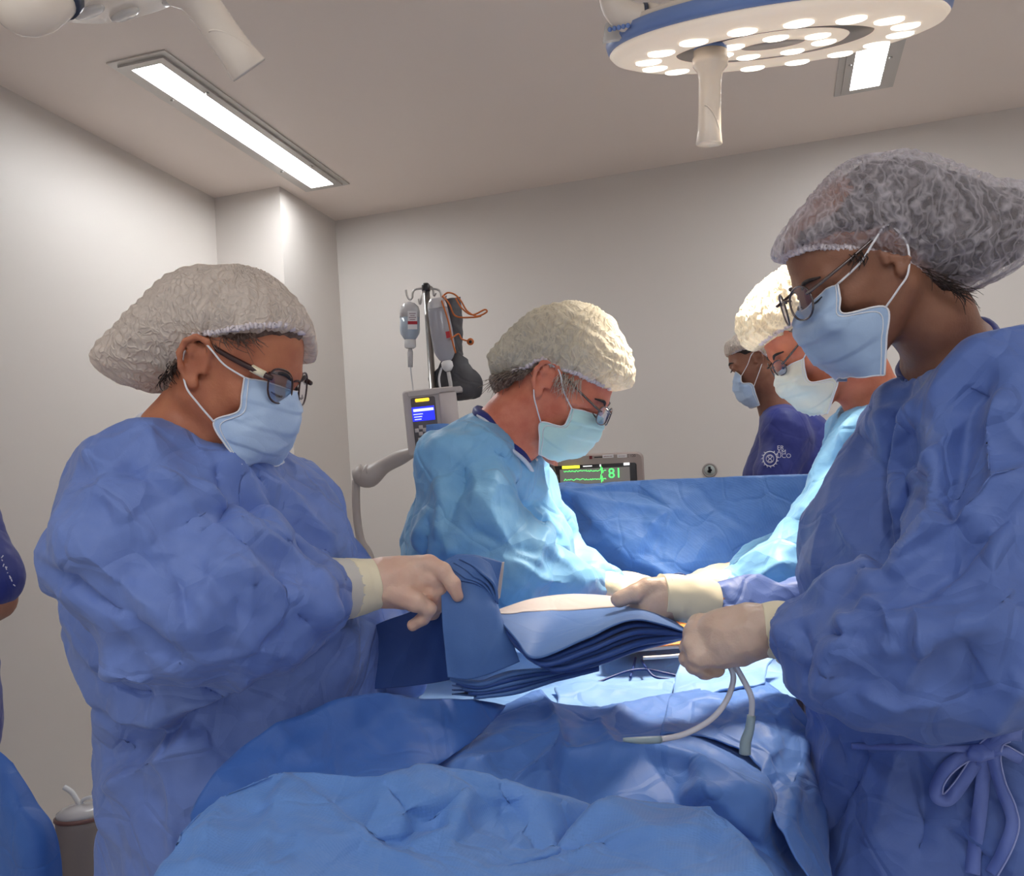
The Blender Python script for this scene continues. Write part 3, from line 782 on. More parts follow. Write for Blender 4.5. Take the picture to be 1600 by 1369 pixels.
def cap(r, H, sil, cutline, m, hair=None, wr_amp=0.004, seed=3, kk=0.03, band=True, droop=0.0, h=0.003, wid=0.090, D=0.075):
    """gathered cap volume blown up from its side outline; cutline: local (x, z) of the elastic from front to back"""
    poly, fld = cap_field(H, sil, wid, D)
    pts = np.array([H.w((a, y, b)) for a, b in poly for y in (-wid, wid)])
    lo = pts.min(0)-0.02; hi = pts.max(0)+0.02
    V = Vol(axis([lo[0], (hi[0], h)]), axis([lo[1], (hi[1], h)]), axis([lo[2], (hi[2], h)]))
    X = V.ax[0][:, None, None]; Y = V.ax[1][None, :, None]; Z = V.ax[2][None, None, :]
    V.F = fld(X, Y, Z)[0]
    cl = sorted(cutline); cx = [a for a, _ in cl]; cz = [b for _, b in cl]
    def fn(X, Y, Z):
        lx = ((X-H.C[0])*H.A[0, 0]+(Y-H.C[1])*H.A[1, 0]+(Z-H.C[2])*H.A[2, 0])/H.s
        ly = ((X-H.C[0])*H.A[0, 1]+(Y-H.C[1])*H.A[1, 1]+(Z-H.C[2])*H.A[2, 1])/H.s
        lz = ((X-H.C[0])*H.A[0, 2]+(Y-H.C[1])*H.A[1, 2]+(Z-H.C[2])*H.A[2, 2])/H.s
        return (np.interp(lx, cx, cz)-lz-droop*np.clip(-ly*H.ns/0.07, 0, 1)*np.clip(lx/0.06, 0, 1))*H.s
    V.cut(fn, 0.012)
    v, q = V.mesh(1); N = normals(v, q); L = H.loc(v)
    dz = L[:, 2]-np.interp(L[:, 0], cx, cz)
    # pleats radiate up from the elastic
    ang = np.arctan2(L[:, 1], L[:, 0]+0.02)
    ple = np.stack([ang*17, dz*9, L[:, 0]*6], 1)
    hgt = wr_amp*(vnoise(ple, seed)+0.5*vnoise(ple*2.1, seed+8)*np.clip(1.3-dz/0.06, 0.2, 1.1))+wr_amp*0.8*crumple(v, 26, seed+2)*np.clip(dz/0.03, 0, 1)
    hgt += wr_amp*0.5*np.sin(L[:, 2]*420+3*vnoise(L*30, 4))*np.clip(dz/0.05-0.4, 0, 0.6)
    v = v+N*hgt[:, None]
    o = mk('bouffant_cap', v, q, m, r)
    if band:
        # elastic hem: ring of points where the cap crosses the cut line
        near_, far_ = [], []
        sel = np.abs(dz) < 0.009; Ls = L[sel]; xs_ = np.linspace(max(cx[1], Ls[:, 0].min())+0.004, Ls[:, 0].max()-0.002, 46)
        for a_, b_ in zip(xs_[:-1], xs_[1:]):
            for sg, lst in ((1, near_), (-1, far_)):
                mm = (Ls[:, 0] >= a_) & (Ls[:, 0] < b_) & (Ls[:, 1]*sg > 0)
                if mm.sum() > 2: k_ = np.argmax(Ls[mm][:, 1]*sg); lst.append(Ls[mm][k_])
        ring = np.array(near_+far_[::-1]); print(r.name, 'hem', len(ring))
        if len(ring) > 20:
            ctr = np.array([-0.02, 0, 0])
            for _ in range(4): ring = (np.roll(ring, 1, 0)+2*ring+np.roll(ring, -1, 0))/4
            rg = catmull(list(ring), 4, True); rg = np.array(rg)
            k = np.arange(len(rg)); rg[:, 2] += 0.0014*np.sin(k*1.7)-0.001; 
            dirn = rg-ctr; dirn[:, 2] = 0; dirn /= np.linalg.norm(dirn, axis=1)[:, None]
            rg = rg-dirn*0.0015
            rr = 0.0038+0.0013*np.sin(k*1.3+1)
            vv, ff = tube([H.w(p) for p in rg], rr*H.s, 8, closed=True)
            mk('elastic_hem', vv, ff, ELASTIC_C, o)
    return o
ELASTIC_C = fabric('cap_hem', srgb(232, 222, 224), srgb(220, 208, 212), crease=0.2)

def hair_shell(r, H, ells, cutline, m, seed=9, amp=0.003, name='hair', capspec=None, fill=False):
    pts = [H.w(c) for c, _ in ells]; R_max = max(max(rr) for _, rr in ells)*H.s
    lo = np.min(pts, 0)-R_max-0.02; hi = np.max(pts, 0)+R_max+0.02; h = 0.004
    if fill:
        pp = np.array([H.w((H.hp(a, b, 0)[0], y, H.hp(a, b, 0)[2])) for a, b in capspec[0] for y in (-0.09, 0.09)]); lo = np.minimum(lo, pp.min(0)); hi = np.maximum(hi, pp.max(0))
    V = Vol(axis([lo[0], (hi[0], h)]), axis([lo[1], (hi[1], h)]), axis([lo[2], (hi[2], h)]))
    for c, rr in ells: V.ell(H.w(c), np.array(rr)*H.s, H.A, 0.02)
    if capspec is not None:
        sil, ccut, wid = capspec; poly, fld = cap_field(H, sil, wid); cl2 = sorted(ccut)
        X = V.ax[0][:, None, None]; Y = V.ax[1][None, :, None]; Z = V.ax[2][None, None, :]; F2, lx_, lz_ = fld(X, Y, Z)
        band = lz_ > np.interp(lx_, [a for a, _ in cl2], [b for _, b in cl2])+0.010
        if fill: V.F = np.where(band, F2+0.011, V.F).astype(np.float32)
        V.F = np.where(band, np.maximum(V.F, F2+0.008), V.F)
    cl = sorted(cutline); cx = [a for a, _ in cl]; cz = [b for _, b in cl]
    def fn(X, Y, Z):
        lx = ((X-H.C[0])*H.A[0, 0]+(Y-H.C[1])*H.A[1, 0]+(Z-H.C[2])*H.A[2, 0])/H.s
        lz = ((X-H.C[0])*H.A[0, 2]+(Y-H.C[1])*H.A[1, 2]+(Z-H.C[2])*H.A[2, 2])/H.s
        return (np.interp(lx, cx, cz)-lz)*H.s
    V.cut(fn, 0.006)
    v, q = V.mesh(1); N = normals(v, q)
    v = v+N*(amp*crumple(v, 60, seed, (H.f, 3.0)))[:, None]
    return mk(name, v, q, m, r)

def glasses(r, H, near_c, ipd, w, h, frame, tilt=10, slip=0.0, templ=None, rim=0.0014, earpt=None, shape=2.6, accent=None, label=None):
    """near_c: local centre of a lens (positive y side); lenses stand across the face"""
    x0, y0, z0 = (lambda q: (q[0], abs(q[1]), q[2]))(H.hp(near_c[0], near_c[1], H.ns*near_c[2])) if near_c[0] > 5 else near_c; o = MB()
    t = R_(tilt); up = np.array([math.sin(t)*-1, 0, math.cos(t)]); side = np.array([0, 1.0, 0])
    def lens_pts(q, n=28, k=1.0):
        out = []
        for i in range(n):
            a = 2*math.pi*i/n; ca, sa = math.cos(a), math.sin(a)
            e = 2.0/shape
            u = math.copysign(abs(ca)**e, ca)*w/2*k; v_ = math.copysign(abs(sa)**e, sa)*h/2*k
            p = np.array([x0, q*y0, z0])+side*u+up*v_ - np.array([abs(q*y0+u)*0.25-y0*0.25, 0, 0])
            out.append(p)
        return out
    for q in (1, -1):
        v, f = tube([H.w(p) for p in lens_pts(q)], rim, 6, closed=True); o.add(v, f)
    br = [np.array([x0+0.001, y0-w/2, z0+h*0.18]), np.array([x0+0.006, 0, z0+h*0.27]), np.array([x0+0.001, -(y0-w/2), z0+h*0.18])]
    o.tube([H.w(p) for p in br], rim, 6, smooth=6)
    g = o.build('glasses', frame, r, label=label)
    for q in (1, -1):
        L = np.array([H.w(p-np.array([0.0, 0, 0])) for p in lens_pts(q, 28, 0.97)])
        c = L.mean(0)+H.f*0.0015
        V = np.vstack([L, [c]]); n = len(L)
        mk('lens', V, [(i, (i+1) % n, n) for i in range(n)], LENS, g)
        e = np.array([-0.012, q*0.077, 0.030]) if earpt is None else np.array([earpt[0], q*abs(earpt[1]), earpt[2]])
        hin = np.array([x0-0.012, q*(y0+w/2+0.004), z0+h*0.22])
        tb = MB(); tb.tube([H.w(np.array([x0-0.002, q*(y0+w/2), z0+h*0.2])), H.w(hin), H.w(hin*0.5+e*0.5+np.array([0, q*0.003, 0])), H.w(e), H.w(e+np.array([-0.014, 0, -0.018]))],
                       [0.0018, 0.002, 0.0018, 0.0018, 0.0018] if templ is None else templ, 6, smooth=4)
        t_ = tb.build('temple', frame if accent is None else accent[0], g)
        if accent:
            a1 = hin*1.0; a2 = hin*0.8+e*0.2
            MB().tube([H.w(a1), H.w(a2)], 0.0048, 8).build('hinge_cover', accent[1], t_, label='pale hinge cover')
    return g

def eyes(r, H):
    for q in (1, -1):
        b = MB()
        b.tube([H.w((0.0965, q*0.020, -0.004)), H.w((0.1000, q*0.028, -0.0065)), H.w((0.0985, q*0.037, -0.006)), H.w((0.0930, q*0.046, -0.003))], [0.0006, 0.0014, 0.0015, 0.0007], 5, smooth=4)
        b.build('eyelashes', HAIR_B, r)
        b = MB()
        b.tube([H.w((0.0985, q*0.014, 0.017)), H.w((0.0960, q*0.030, 0.0235)), H.w((0.0830, q*0.050, 0.020))], [0.0016, 0.0028, 0.0012], 6, smooth=5)
        b.build('eyebrow', HAIR_B, r)

def glove(r, chains, m, h=0.0018, k=0.006, name='glove', ells=(), wr=0.0012, seed=4, label=None):
    pts = [p for ch in chains for (p, _) in ch]; rad = max(q for ch in chains for (_, q) in ch)
    lo = np.min(pts, 0)-rad-0.01; hi = np.max(pts, 0)+rad+0.01
    V = Vol(axis([lo[0], (hi[0], h)]), axis([lo[1], (hi[1], h)]), axis([lo[2], (hi[2], h)]))
    for i, c in enumerate(chains):
        V.chain([p for p, _ in c], [q for _, q in c], k if i else 0.012)
    for (c, rr, A, kk) in ells: V.ell(c, rr, A, kk)
    v, q = V.mesh(1); N = normals(v, q)
    v = v+N*(wr*crumple(v, 45, seed))[:, None]
    return mk(name, v, q, m, r, label=label)
def leg_chains(hip, feet, dirv):
    out = []
    d = np.array(dirv, float); d[2] = 0; d /= np.linalg.norm(d)
    for f in feet:
        f = np.asarray(f, float); kn = (np.asarray(hip)*0.45+f*0.55)+d*0.02; kn[2] = 0.48
        top = np.asarray(hip)*0.55+f*0.45; top[2] = hip[2]-0.05
        out.append([(top, 0.085), (kn, 0.055), (np.array([f[0], f[1], 0.09]), 0.036)])
    return out
def shoes_and_trousers(r, hip, feet, dirv, m, shoe):
    d = np.array(dirv, float); d[2] = 0; d /= np.linalg.norm(d)
    V = Vol(*[axis([a, (b, 0.012)]) for a, b in zip(np.min([*feet, hip], 0)-0.3, np.max([*feet, hip], 0)+0.3)])
    for ch in leg_chains(hip, feet, dirv): V.chain([p for p, _ in ch], [q*1.05+0.004 for _, q in ch], 0.05)
    V.cut(lambda X, Y, Z: 0.07-Z+0*X+0*Y); v, q = V.mesh(1); mk('trousers', v, q, m, r)
    for f in feet:
        f = np.asarray(f, float); lo = f-0.22; hi = f+0.22
        W = Vol(*[axis([a, (b, 0.006)]) for a, b in zip([lo[0], lo[1], -0.02], [hi[0], hi[1], 0.16])])
        a = np.array([f[0], f[1], 0.045])
        W.cone(a-d*0.05, a+d*0.09, 0.036, 0.040, 0.02); W.cone(a+d*0.09, a+d*0.16-np.array([0, 0, 0.012]), 0.04, 0.03, 0.02)
        W.cone(a-d*0.02, a+np.array([0, 0, 0.05]), 0.04, 0.04, 0.02); W.cut(lambda X, Y, Z: 0.002-Z+0*X+0*Y)
        v, q = W.mesh(1); mk('shoe', v, q, shoe, r)
SHOE = mat('shoe_rubber', srgb(230, 230, 230), 0.5)

def drop(o):
    """finds points on a finished surface"""
    from mathutils.bvhtree import BVHTree
    me = o.data; off = ORG[o.name]; bv = BVHTree.FromPolygons([Vector(np.array(v.co[:])+off) for v in me.vertices], [tuple(p.vertices) for p in me.polygons])
    def f(px, py, lift=0.003):
        r_ = ray(px, py); n = r_/np.linalg.norm(r_); h = bv.ray_cast(Vector(CAM), Vector(n))
        return None if h[0] is None else np.array(h[0])-n*lift
    return f
def ribbon(r, name, pts, w, m, edge=None, thick=0.0012):
    pts = np.array(catmull(pts, 8)); t = np.gradient(pts, axis=0); t /= np.linalg.norm(t, axis=1)[:, None]
    vw = pts-CAM; vw /= np.linalg.norm(vw, axis=1)[:, None]
    b = np.cross(t, vw); b /= np.linalg.norm(b, axis=1)[:, None]; k = np.arange(len(pts))
    tw = 0.35*np.sin(k*0.21)
    b2 = b*np.cos(tw)[:, None]+vw*np.sin(tw)[:, None]
    G = np.stack([pts-b2*w/2, pts-vw*w*0.06, pts+b2*w/2], 0); v, q = grid_mesh(G, thick)
    o = mk(name, v, q, m, r)
    if edge: MB().tube(pts+b2*w/2, 0.0010, 6).build('stitched_edge', edge, o)
    return o

def strands(r, H, starts, dirs, n, L, m, seed, rad=0.0006, y=0.077, name='loose_hair', curl=0.3):
    """a few loose hairs: starts are two photo points to scatter between, dirs the way they fall (local x, y, z)"""
    rs = np.random.RandomState(seed); b = MB(); a0, a1 = [H.hp(p[0], p[1], H.ns*y) for p in starts]
    d0 = np.array([dirs[0], H.ns*dirs[1], dirs[2]], float); d0 /= np.linalg.norm(d0)
    for k in range(n):
        p = a0+(a1-a0)*rs.rand()+rs.normal(size=3)*0.003; d = d0+rs.normal(size=3)*0.22; l = L*rs.uniform(0.5, 1.2); c = rs.normal(size=3)*curl; pts = []
        for t in np.linspace(0, 1, 6): pts.append(H.w(p+d*l*t+c*l*t*t+np.array([0, H.ns*0.006, 0])*math.sin(math.pi*t)))
        b.tube(pts, [rad, rad, rad, rad*0.9, rad*0.7, rad*0.4], 4)
    return b.build(name, m, r)
def cl(H, pts, y=0.078): return [tuple(H.hp(a, b, H.ns*y)[[0, 2]]) for a, b in pts]
def wr_std(scale=7, a1=0.011, a2=0.004, s=1, stretch=None):
    return lambda v: (a1*crumple(v, scale, s, stretch)+a2*crumple(v, scale*2.6, s+9, stretch)+0.006*vnoise(v*5, s+3)+0.0012*crumple(v, scale*7, s+13))
def ringtube(c, ax, r1, r2, rad, side=None, n=48, wob=0.002):
    c = np.asarray(c, float); ax = np.asarray(ax, float); ax /= np.linalg.norm(ax)
    b = (CR if side is None else side); b = b-ax*(b@ax); b /= np.linalg.norm(b); d = np.cross(ax, b)
    pts = [c+b*r1*math.cos(t)+d*r2*math.sin(t)+ax*wob*math.sin(5*t) for t in [2*math.pi*i/n for i in range(n)]]
    return tube(pts, rad, 8, closed=True)
def cuff(r, pts, rs, m, name, amp=0.0006, parent=None, ribs=0, label=None):
    pp = catmull([np.asarray(p, float) for p in pts], 8); rr = [q[0] for q in catmull([np.array([x]) for x in rs], 8)]
    v, f = tube(pp, np.array(rr), 40, cap=True)
    v = np.array(v); f4 = np.array([q for q in f if len(q) == 4]); N = normals(v, f4)
    hh = amp*vnoise(v*60, 4)
    if ribs: hh = hh+0.0006*np.tile(np.cos(np.arange(40)*math.pi), len(v)//40)
    return mk(name, v+N*hh[:, None], f, m, parent or r, label=label)
def down(p, z): return np.array([p[0], p[1], z])

# ======== the stocky nurse on the left
H1 = Head((303, 567), 1.17, 1, 13, 20, 0.94)
CS_H1 = ([(486, 600), (485, 540), (476, 494), (467, 478), (440, 446), (405, 426), (364, 417), (320, 417), (282, 429), (253, 452), (218, 487), (182, 522), (163, 551), (161, 573), (180, 590), (215, 605), (240, 612), (300, 600), (400, 580)],
     cl(H1, [(236, 614), (250, 580), (289, 545), (300, 531), (323, 528), (364, 523), (402, 514), (437, 507), (469, 507)])+[(-0.3, -0.2), (0.16, 0.06)], 0.088)
hip = P(370, 1320, 1.40); fd = CR*0.9-CF*0.1
feet = [down(hip+CF*q-CR*0.02, 0) for q in (-0.10, 0.10)]
nurse = root('person', down(hip, 0), 'nurse at left in periwinkle gown and brown-framed glasses, holding the folded drape', 'person')
neckb = P(292, 706, 1.25)
b_sh = P(225, 760, 1.17); b_shf = P(400, 800, 1.46)
armn = [(P(225, 765, 1.18), 0.05), (P(190, 880, 1.15), 0.048), (P(290, 960, 1.13), 0.04), (P(440, 945, 1.21), 0.034), (P(560, 915, 1.29), 0.024), (P(600, 908, 1.305), 0.020), (P(640, 905, 1.31), 0.02)]
armf = [(P(405, 810, 1.46), 0.05), (P(490, 930, 1.52), 0.045), (P(600, 1020, 1.46), 0.03), (P(660, 1040, 1.42), 0.022)]
person_body(nurse, H1, [(neckb, 0.060)], [[(neckb, 0.06), (P(300, 800, 1.31), 0.11), (P(320, 950, 1.37), 0.14), (P(345, 1130, 1.39), 0.13), (hip, 0.14)], [(b_sh, 0.06), (neckb, 0.06), (b_shf, 0.06)]],
            [armn, armf], leg_chains(hip, feet, fd), SKIN_N, capspec=CS_H1)
nk_a = P(298, 672, 1.225); nk_b = H1.w((-0.01, 0, -0.02))
nst = [
 ([(110, 690), (150, 715), (200, 730)], 0.012, 0.010), ([(330, 700), (370, 740), (410, 800), (440, 870)], 0.016, 0.014),
 ([(300, 745), (345, 790), (385, 835), (440, 850)], 0.013, 0.014), ([(250, 720), (300, 790), (350, 860), (420, 905)], 0.014, 0.012),
 ([(345, 720), (352, 770), (350, 812)], 0.010, -0.014), ([(110, 820), (160, 880), (215, 930), (260, 960)], 0.018, 0.014),
 ([(68, 890), (120, 935), (185, 950)], 0.010, -0.014), ([(190, 930), (205, 985), (250, 1030), (310, 1060)], 0.014, -0.014),
 ([(330, 880), (400, 905), (470, 930), (520, 960)], 0.016, 0.012), ([(290, 900), (330, 960), (400, 1010), (470, 1030)], 0.018, 0.012),
 ([(430, 880), (450, 930), (490, 980)], 0.010, -0.010), ([(250, 860), (290, 920), (300, 980)], 0.012, -0.009),
 ([(340, 830), (400, 850), (450, 872), (495, 905)], 0.010, 0.012), ([(500, 890), (505, 940), (520, 1000)], 0.012, 0.009),
 ([(150, 1110), (230, 1120), (320, 1090), (400, 1060)], 0.022, 0.020), ([(150, 1190), (210, 1170), (300, 1120), (400, 1080)], 0.016, -0.018),
 ([(155, 1230), (230, 1190), (330, 1140)], 0.020, 0.016), ([(250, 1110), (255, 1200), (262, 1300), (270, 1369)], 0.007, 0.006),
 ([(135, 1060), (190, 1085), (250, 1090)], 0.012, -0.014), ([(130, 1030), (180, 1050), (250, 1060)], 0.016, 0.014),
 ([(420, 740), (470, 790), (530, 850)], 0.014, 0.010), ([(400, 770), (460, 830), (520, 890)], 0.010, -0.008),
 ([(100, 760), (170, 770), (230, 830), (270, 900)], 0.014, 0.010), ([(160, 720), (240, 740), (300, 790)], 0.010, -0.008),
]
gw1 = gown(nurse, [
    [(P(285, 805, 1.28), 0.125), (P(318, 930, 1.36), 0.175), (P(340, 1110, 1.39), 0.155), (P(366, 1240, 1.40), 0.178), (P(380, 1369, 1.42), 0.18), (down(P(365, 1369, 1.42), 0.4), 0.21)],
    [(P(350, 790, 1.33), 0.09), (P(405, 860, 1.37), 0.13), (P(425, 980, 1.38), 0.145), (P(430, 1130, 1.41), 0.15), (P(420, 1300, 1.41), 0.17), (down(P(410, 1369, 1.42), 0.4), 0.19)],
    [(P(300, 750, 1.25), 0.066), (P(228, 765, 1.17), 0.074), (P(198, 870, 1.14), 0.086), (P(278, 955, 1.13), 0.080), (P(350, 950, 1.16), 0.080), (P(430, 945, 1.20), 0.072), (P(492, 938, 1.24), 0.052)],
    [(P(330, 745, 1.28), 0.070), (P(425, 805, 1.47), 0.080), (P(505, 935, 1.52), 0.085), (P(590, 1010, 1.47), 0.06), (P(640, 1040, 1.43), 0.04)]],
    None, GOWN_A, wr_std(5.0, 0.009, 0.003, 3, (CR-CU*0.5, 1.7)), nst, h=0.0038, zlow=0.80, k=0.035,
    facets=[(950, 0.017, 5, 0.8), (7000, 0.0022, 6, 0.6)], folds=[dict(n=150, seed=101), dict(n=60, seed=102, ln_=(0.08, 0.22), w=(0.012, 0.028), A=(0.004, 0.010)), dict(n=160, seed=103, ln_=(0.02, 0.06), w=(0.003, 0.006), A=(0.0015, 0.003))],
    subs=[(P(293, 690, 1.235), nk_b, 0.062, 0.072, 0.012), (P(500, 934, 1.25), P(560, 922, 1.30), 0.040, 0.05, 0.008)])
v, f = ringtube(P(297, 683, 1.235), nk_b-neckb, 0.066, 0.066, 0.0042); mk('neck_binding', v, f, WHITE_TRIM, nurse, label='white neck binding')
cuff(nurse, [P(500, 927, 1.245), P(525, 922, 1.265), P(552, 918, 1.285)], [0.044, 0.042, 0.038], KNIT, 'knit_cuff', ribs=1)
g1 = glove(nurse, [
    [(P(556, 917, 1.288), 0.033), (P(585, 912, 1.30), 0.030), (P(615, 908, 1.305), 0.031), (P(640, 906, 1.31), 0.028), (P(652, 910, 1.31), 0.022)],
    [(P(600, 918, 1.30), 0.027), (P(638, 925, 1.305), 0.024), (P(654, 930, 1.31), 0.016)],
    [(P(640, 893, 1.31), 0.022), (P(669, 883, 1.300), 0.0145), (P(693, 893, 1.285), 0.0115), (P(707, 912, 1.282), 0.0100), (P(715, 931, 1.285), 0.0085)],
    [(P(645, 900, 1.31), 0.020), (P(676, 903, 1.295), 0.0140), (P(690, 921, 1.30), 0.0110), (P(688, 940, 1.325), 0.0095), (P(676, 948, 1.345), 0.0085)],
    [(P(645, 915, 1.31), 0.020), (P(675, 924, 1.30), 0.0135), (P(684, 943, 1.31), 0.0105), (P(676, 958, 1.33), 0.0090), (P(662, 960, 1.345), 0.0080)],
    [(P(640, 925, 1.31), 0.018), (P(664, 938, 1.31), 0.0120), (P(672, 953, 1.32), 0.0090), (P(664, 966, 1.335), 0.0080)],
    [(P(615, 925, 1.285), 0.018), (P(650, 940, 1.278), 0.0135), (P(670, 952, 1.282), 0.0105), (P(660, 967, 1.288), 0.0090), (P(645, 977, 1.294), 0.0078)],
    ], GLOVE, k=0.0035, seed=12)
cuff(nurse, [P(545, 919, 1.28), P(566, 916, 1.292), P(586, 912, 1.30)], [0.0405, 0.0375, 0.0345], CREAM, 'glove_cuff', parent=g1, label='cream glove cuff')
cuff(nurse, [P(497, 927, 1.243), P(506, 925, 1.250)], [0.0455, 0.0450], CREAM, 'cuff_edge', parent=g1)
eyes(nurse, H1)
strands(nurse, H1, [(322, 532), (400, 520)], (0.8, 0.02, -0.5), 60, 0.022, HAIR_N, 9, rad=0.0005, y=0.070)
strands(nurse, H1, [(255, 590), (285, 562)], (0.1, 0.02, -1.0), 50, 0.014, HAIR_D, 10, rad=0.0006, y=0.060)
hs = [((-0.006, 0, 0.038), (0.101, 0.079, 0.091)), ((-0.062, 0, 0.0), (0.055, 0.062, 0.055)), ((-0.12, 0, 0.01), (0.05, 0.055, 0.05))]
hair_shell(nurse, H1, hs, [(-0.2, -0.06), (-0.06, -0.055), (-0.035, -0.01), (-0.02, 0.038), (0.03, 0.040), (0.055, 0.058), (0.12, 0.085)], HAIR_N, capspec=CS_H1)
cap1 = cap(nurse, H1, CS_H1[0], CS_H1[1], CAP_W, wr_amp=0.003, droop=0.05, wid=0.088)
mask(nurse, H1, [
    [(382, 590, .066), (420, 598, .040), (463, 612, 0)], [(378, 616, .066), (420, 627, .044), (465, 640, 0)], [(372, 643, .068), (416, 656, .047), (463, 664, 0)],
    [(334, 659, .072), (394, 682, .060), (446, 697, 0)], [(352, 695, .068), (392, 708, .054), (426, 717, 0)], [(378, 726, .060), (386, 730, .045), (394, 732, 0)]], MASK_B)
glasses(nurse, H1, (438, 604, 0.034), 0.066, 0.047, 0.045, GLASSF, tilt=14, rim=0.0013, accent=(GLASSF, CREAM), templ=[0.003, 0.004, 0.0036, 0.003, 0.002])

# ======== the nurse on the right
H2 = Head((1400, 392), 1.09, -1, 2, 31, 0.89)
CS_H2 = ([(1214, 400), (1217, 388), (1227, 360), (1273, 300), (1325, 256), (1381, 242), (1430, 247), (1483, 266), (1529, 284), (1571, 289), (1594, 306), (1603, 340), (1600, 388), (1582, 420), (1538, 444), (1500, 460), (1440, 450), (1300, 430)],
     cl(H2, [(1216, 402), (1260, 392), (1290, 388), (1332, 392), (1385, 401), (1410, 406), (1440, 417), (1476, 433), (1500, 458)])+[(-0.32, -0.2), (0.16, 0.03)], 0.096)
hip = P(1530, 1330, 1.25); fd = -CR
feet = [down(hip+CF*q, 0) for q in (-0.09, 0.09)]
nurse2 = root('person', down(hip, 0), 'nurse at right in dark blue gown with waist bow and sheer cap, holding tubes', 'person')
neckb = P(1500, 590, 1.20)
arm2n = [(P(1560, 650, 1.10), 0.05), (P(1572, 820, 1.05), 0.045), (P(1520, 985, 1.02), 0.04), (P(1400, 1020, 1.06), 0.034), (P(1240, 990, 1.135), 0.024), (P(1195, 986, 1.142), 0.021), (P(1140, 995, 1.155), 0.022)]
arm2f = [(P(1440, 700, 1.40), 0.05), (P(1400, 880, 1.48), 0.042), (P(1270, 955, 1.45), 0.032), (P(1108, 943, 1.39), 0.022), (P(1055, 933, 1.38), 0.020)]
person_body(nurse2, H2, [(P(1455, 500, 1.17), 0.046), (neckb, 0.050)], [[(neckb, 0.06), (P(1500, 740, 1.24), 0.10), (P(1490, 880, 1.26), 0.12), (P(1510, 1100, 1.26), 0.115), (hip, 0.13)], [(P(1555, 655, 1.12), 0.055), (neckb, 0.06), (P(1450, 700, 1.38), 0.055)]],
            [arm2n, arm2f], leg_chains(hip, feet, fd), SKIN_W, capspec=CS_H2)
wst = [
 ([(1545, 560), (1500, 640), (1480, 740), (1478, 850), (1480, 900)], 0.016, -0.018), ([(1560, 600), (1540, 680), (1550, 760)], 0.012, 0.012),
 ([(1400, 620), (1370, 700), (1380, 800), (1375, 900)], 0.012, -0.014), ([(1430, 620), (1400, 720), (1410, 820)], 0.015, 0.013),
 ([(1600, 720), (1530, 780), (1450, 830), (1380, 900)], 0.015, 0.016), ([(1600, 780), (1540, 820), (1470, 880), (1400, 940)], 0.012, -0.012),
 ([(1480, 690), (1420, 760), (1390, 850)], 0.012, 0.010), ([(1595, 900), (1540, 960), (1440, 1000), (1340, 1000)], 0.014, 0.012),
 ([(1290, 990), (1400, 1000), (1430, 1005)], 0.006, -0.008), ([(1305, 950), (1330, 985), (1290, 1040), (1270, 1090)], 0.012, 0.014),
 ([(1240, 970), (1260, 1020), (1250, 1080)], 0.010, -0.008), ([(1345, 930), (1380, 950), (1400, 990)], 0.012, 0.012),
 ([(1420, 930), (1440, 980), (1430, 1040), (1400, 1090)], 0.012, 0.010), ([(1330, 1080), (1400, 1110), (1480, 1095)], 0.012, 0.008),
 ([(1500, 1000), (1520, 1060), (1500, 1100)], 0.010, -0.010), ([(1340, 1160), (1325, 1230), (1285, 1300)], 0.012, -0.012),
 ([(1400, 1165), (1380, 1240), (1360, 1320)], 0.014, 0.012), ([(1420, 1170), (1440, 1260), (1430, 1340)], 0.012, -0.010),
 ([(1300, 1110), (1290, 1150), (1310, 1200)], 0.010, -0.008), ([(1600, 1060), (1570, 1100), (1540, 1150)], 0.010, 0.010),
 ([(1470, 1290), (1510, 1320), (1540, 1340)], 0.008, -0.008), ([(1300, 800), (1340, 860), (1360, 920)], 0.014, 0.010), ([(1500, 640), (1460, 700), (1450, 800), (1460, 860)], 0.012, 0.012),
]
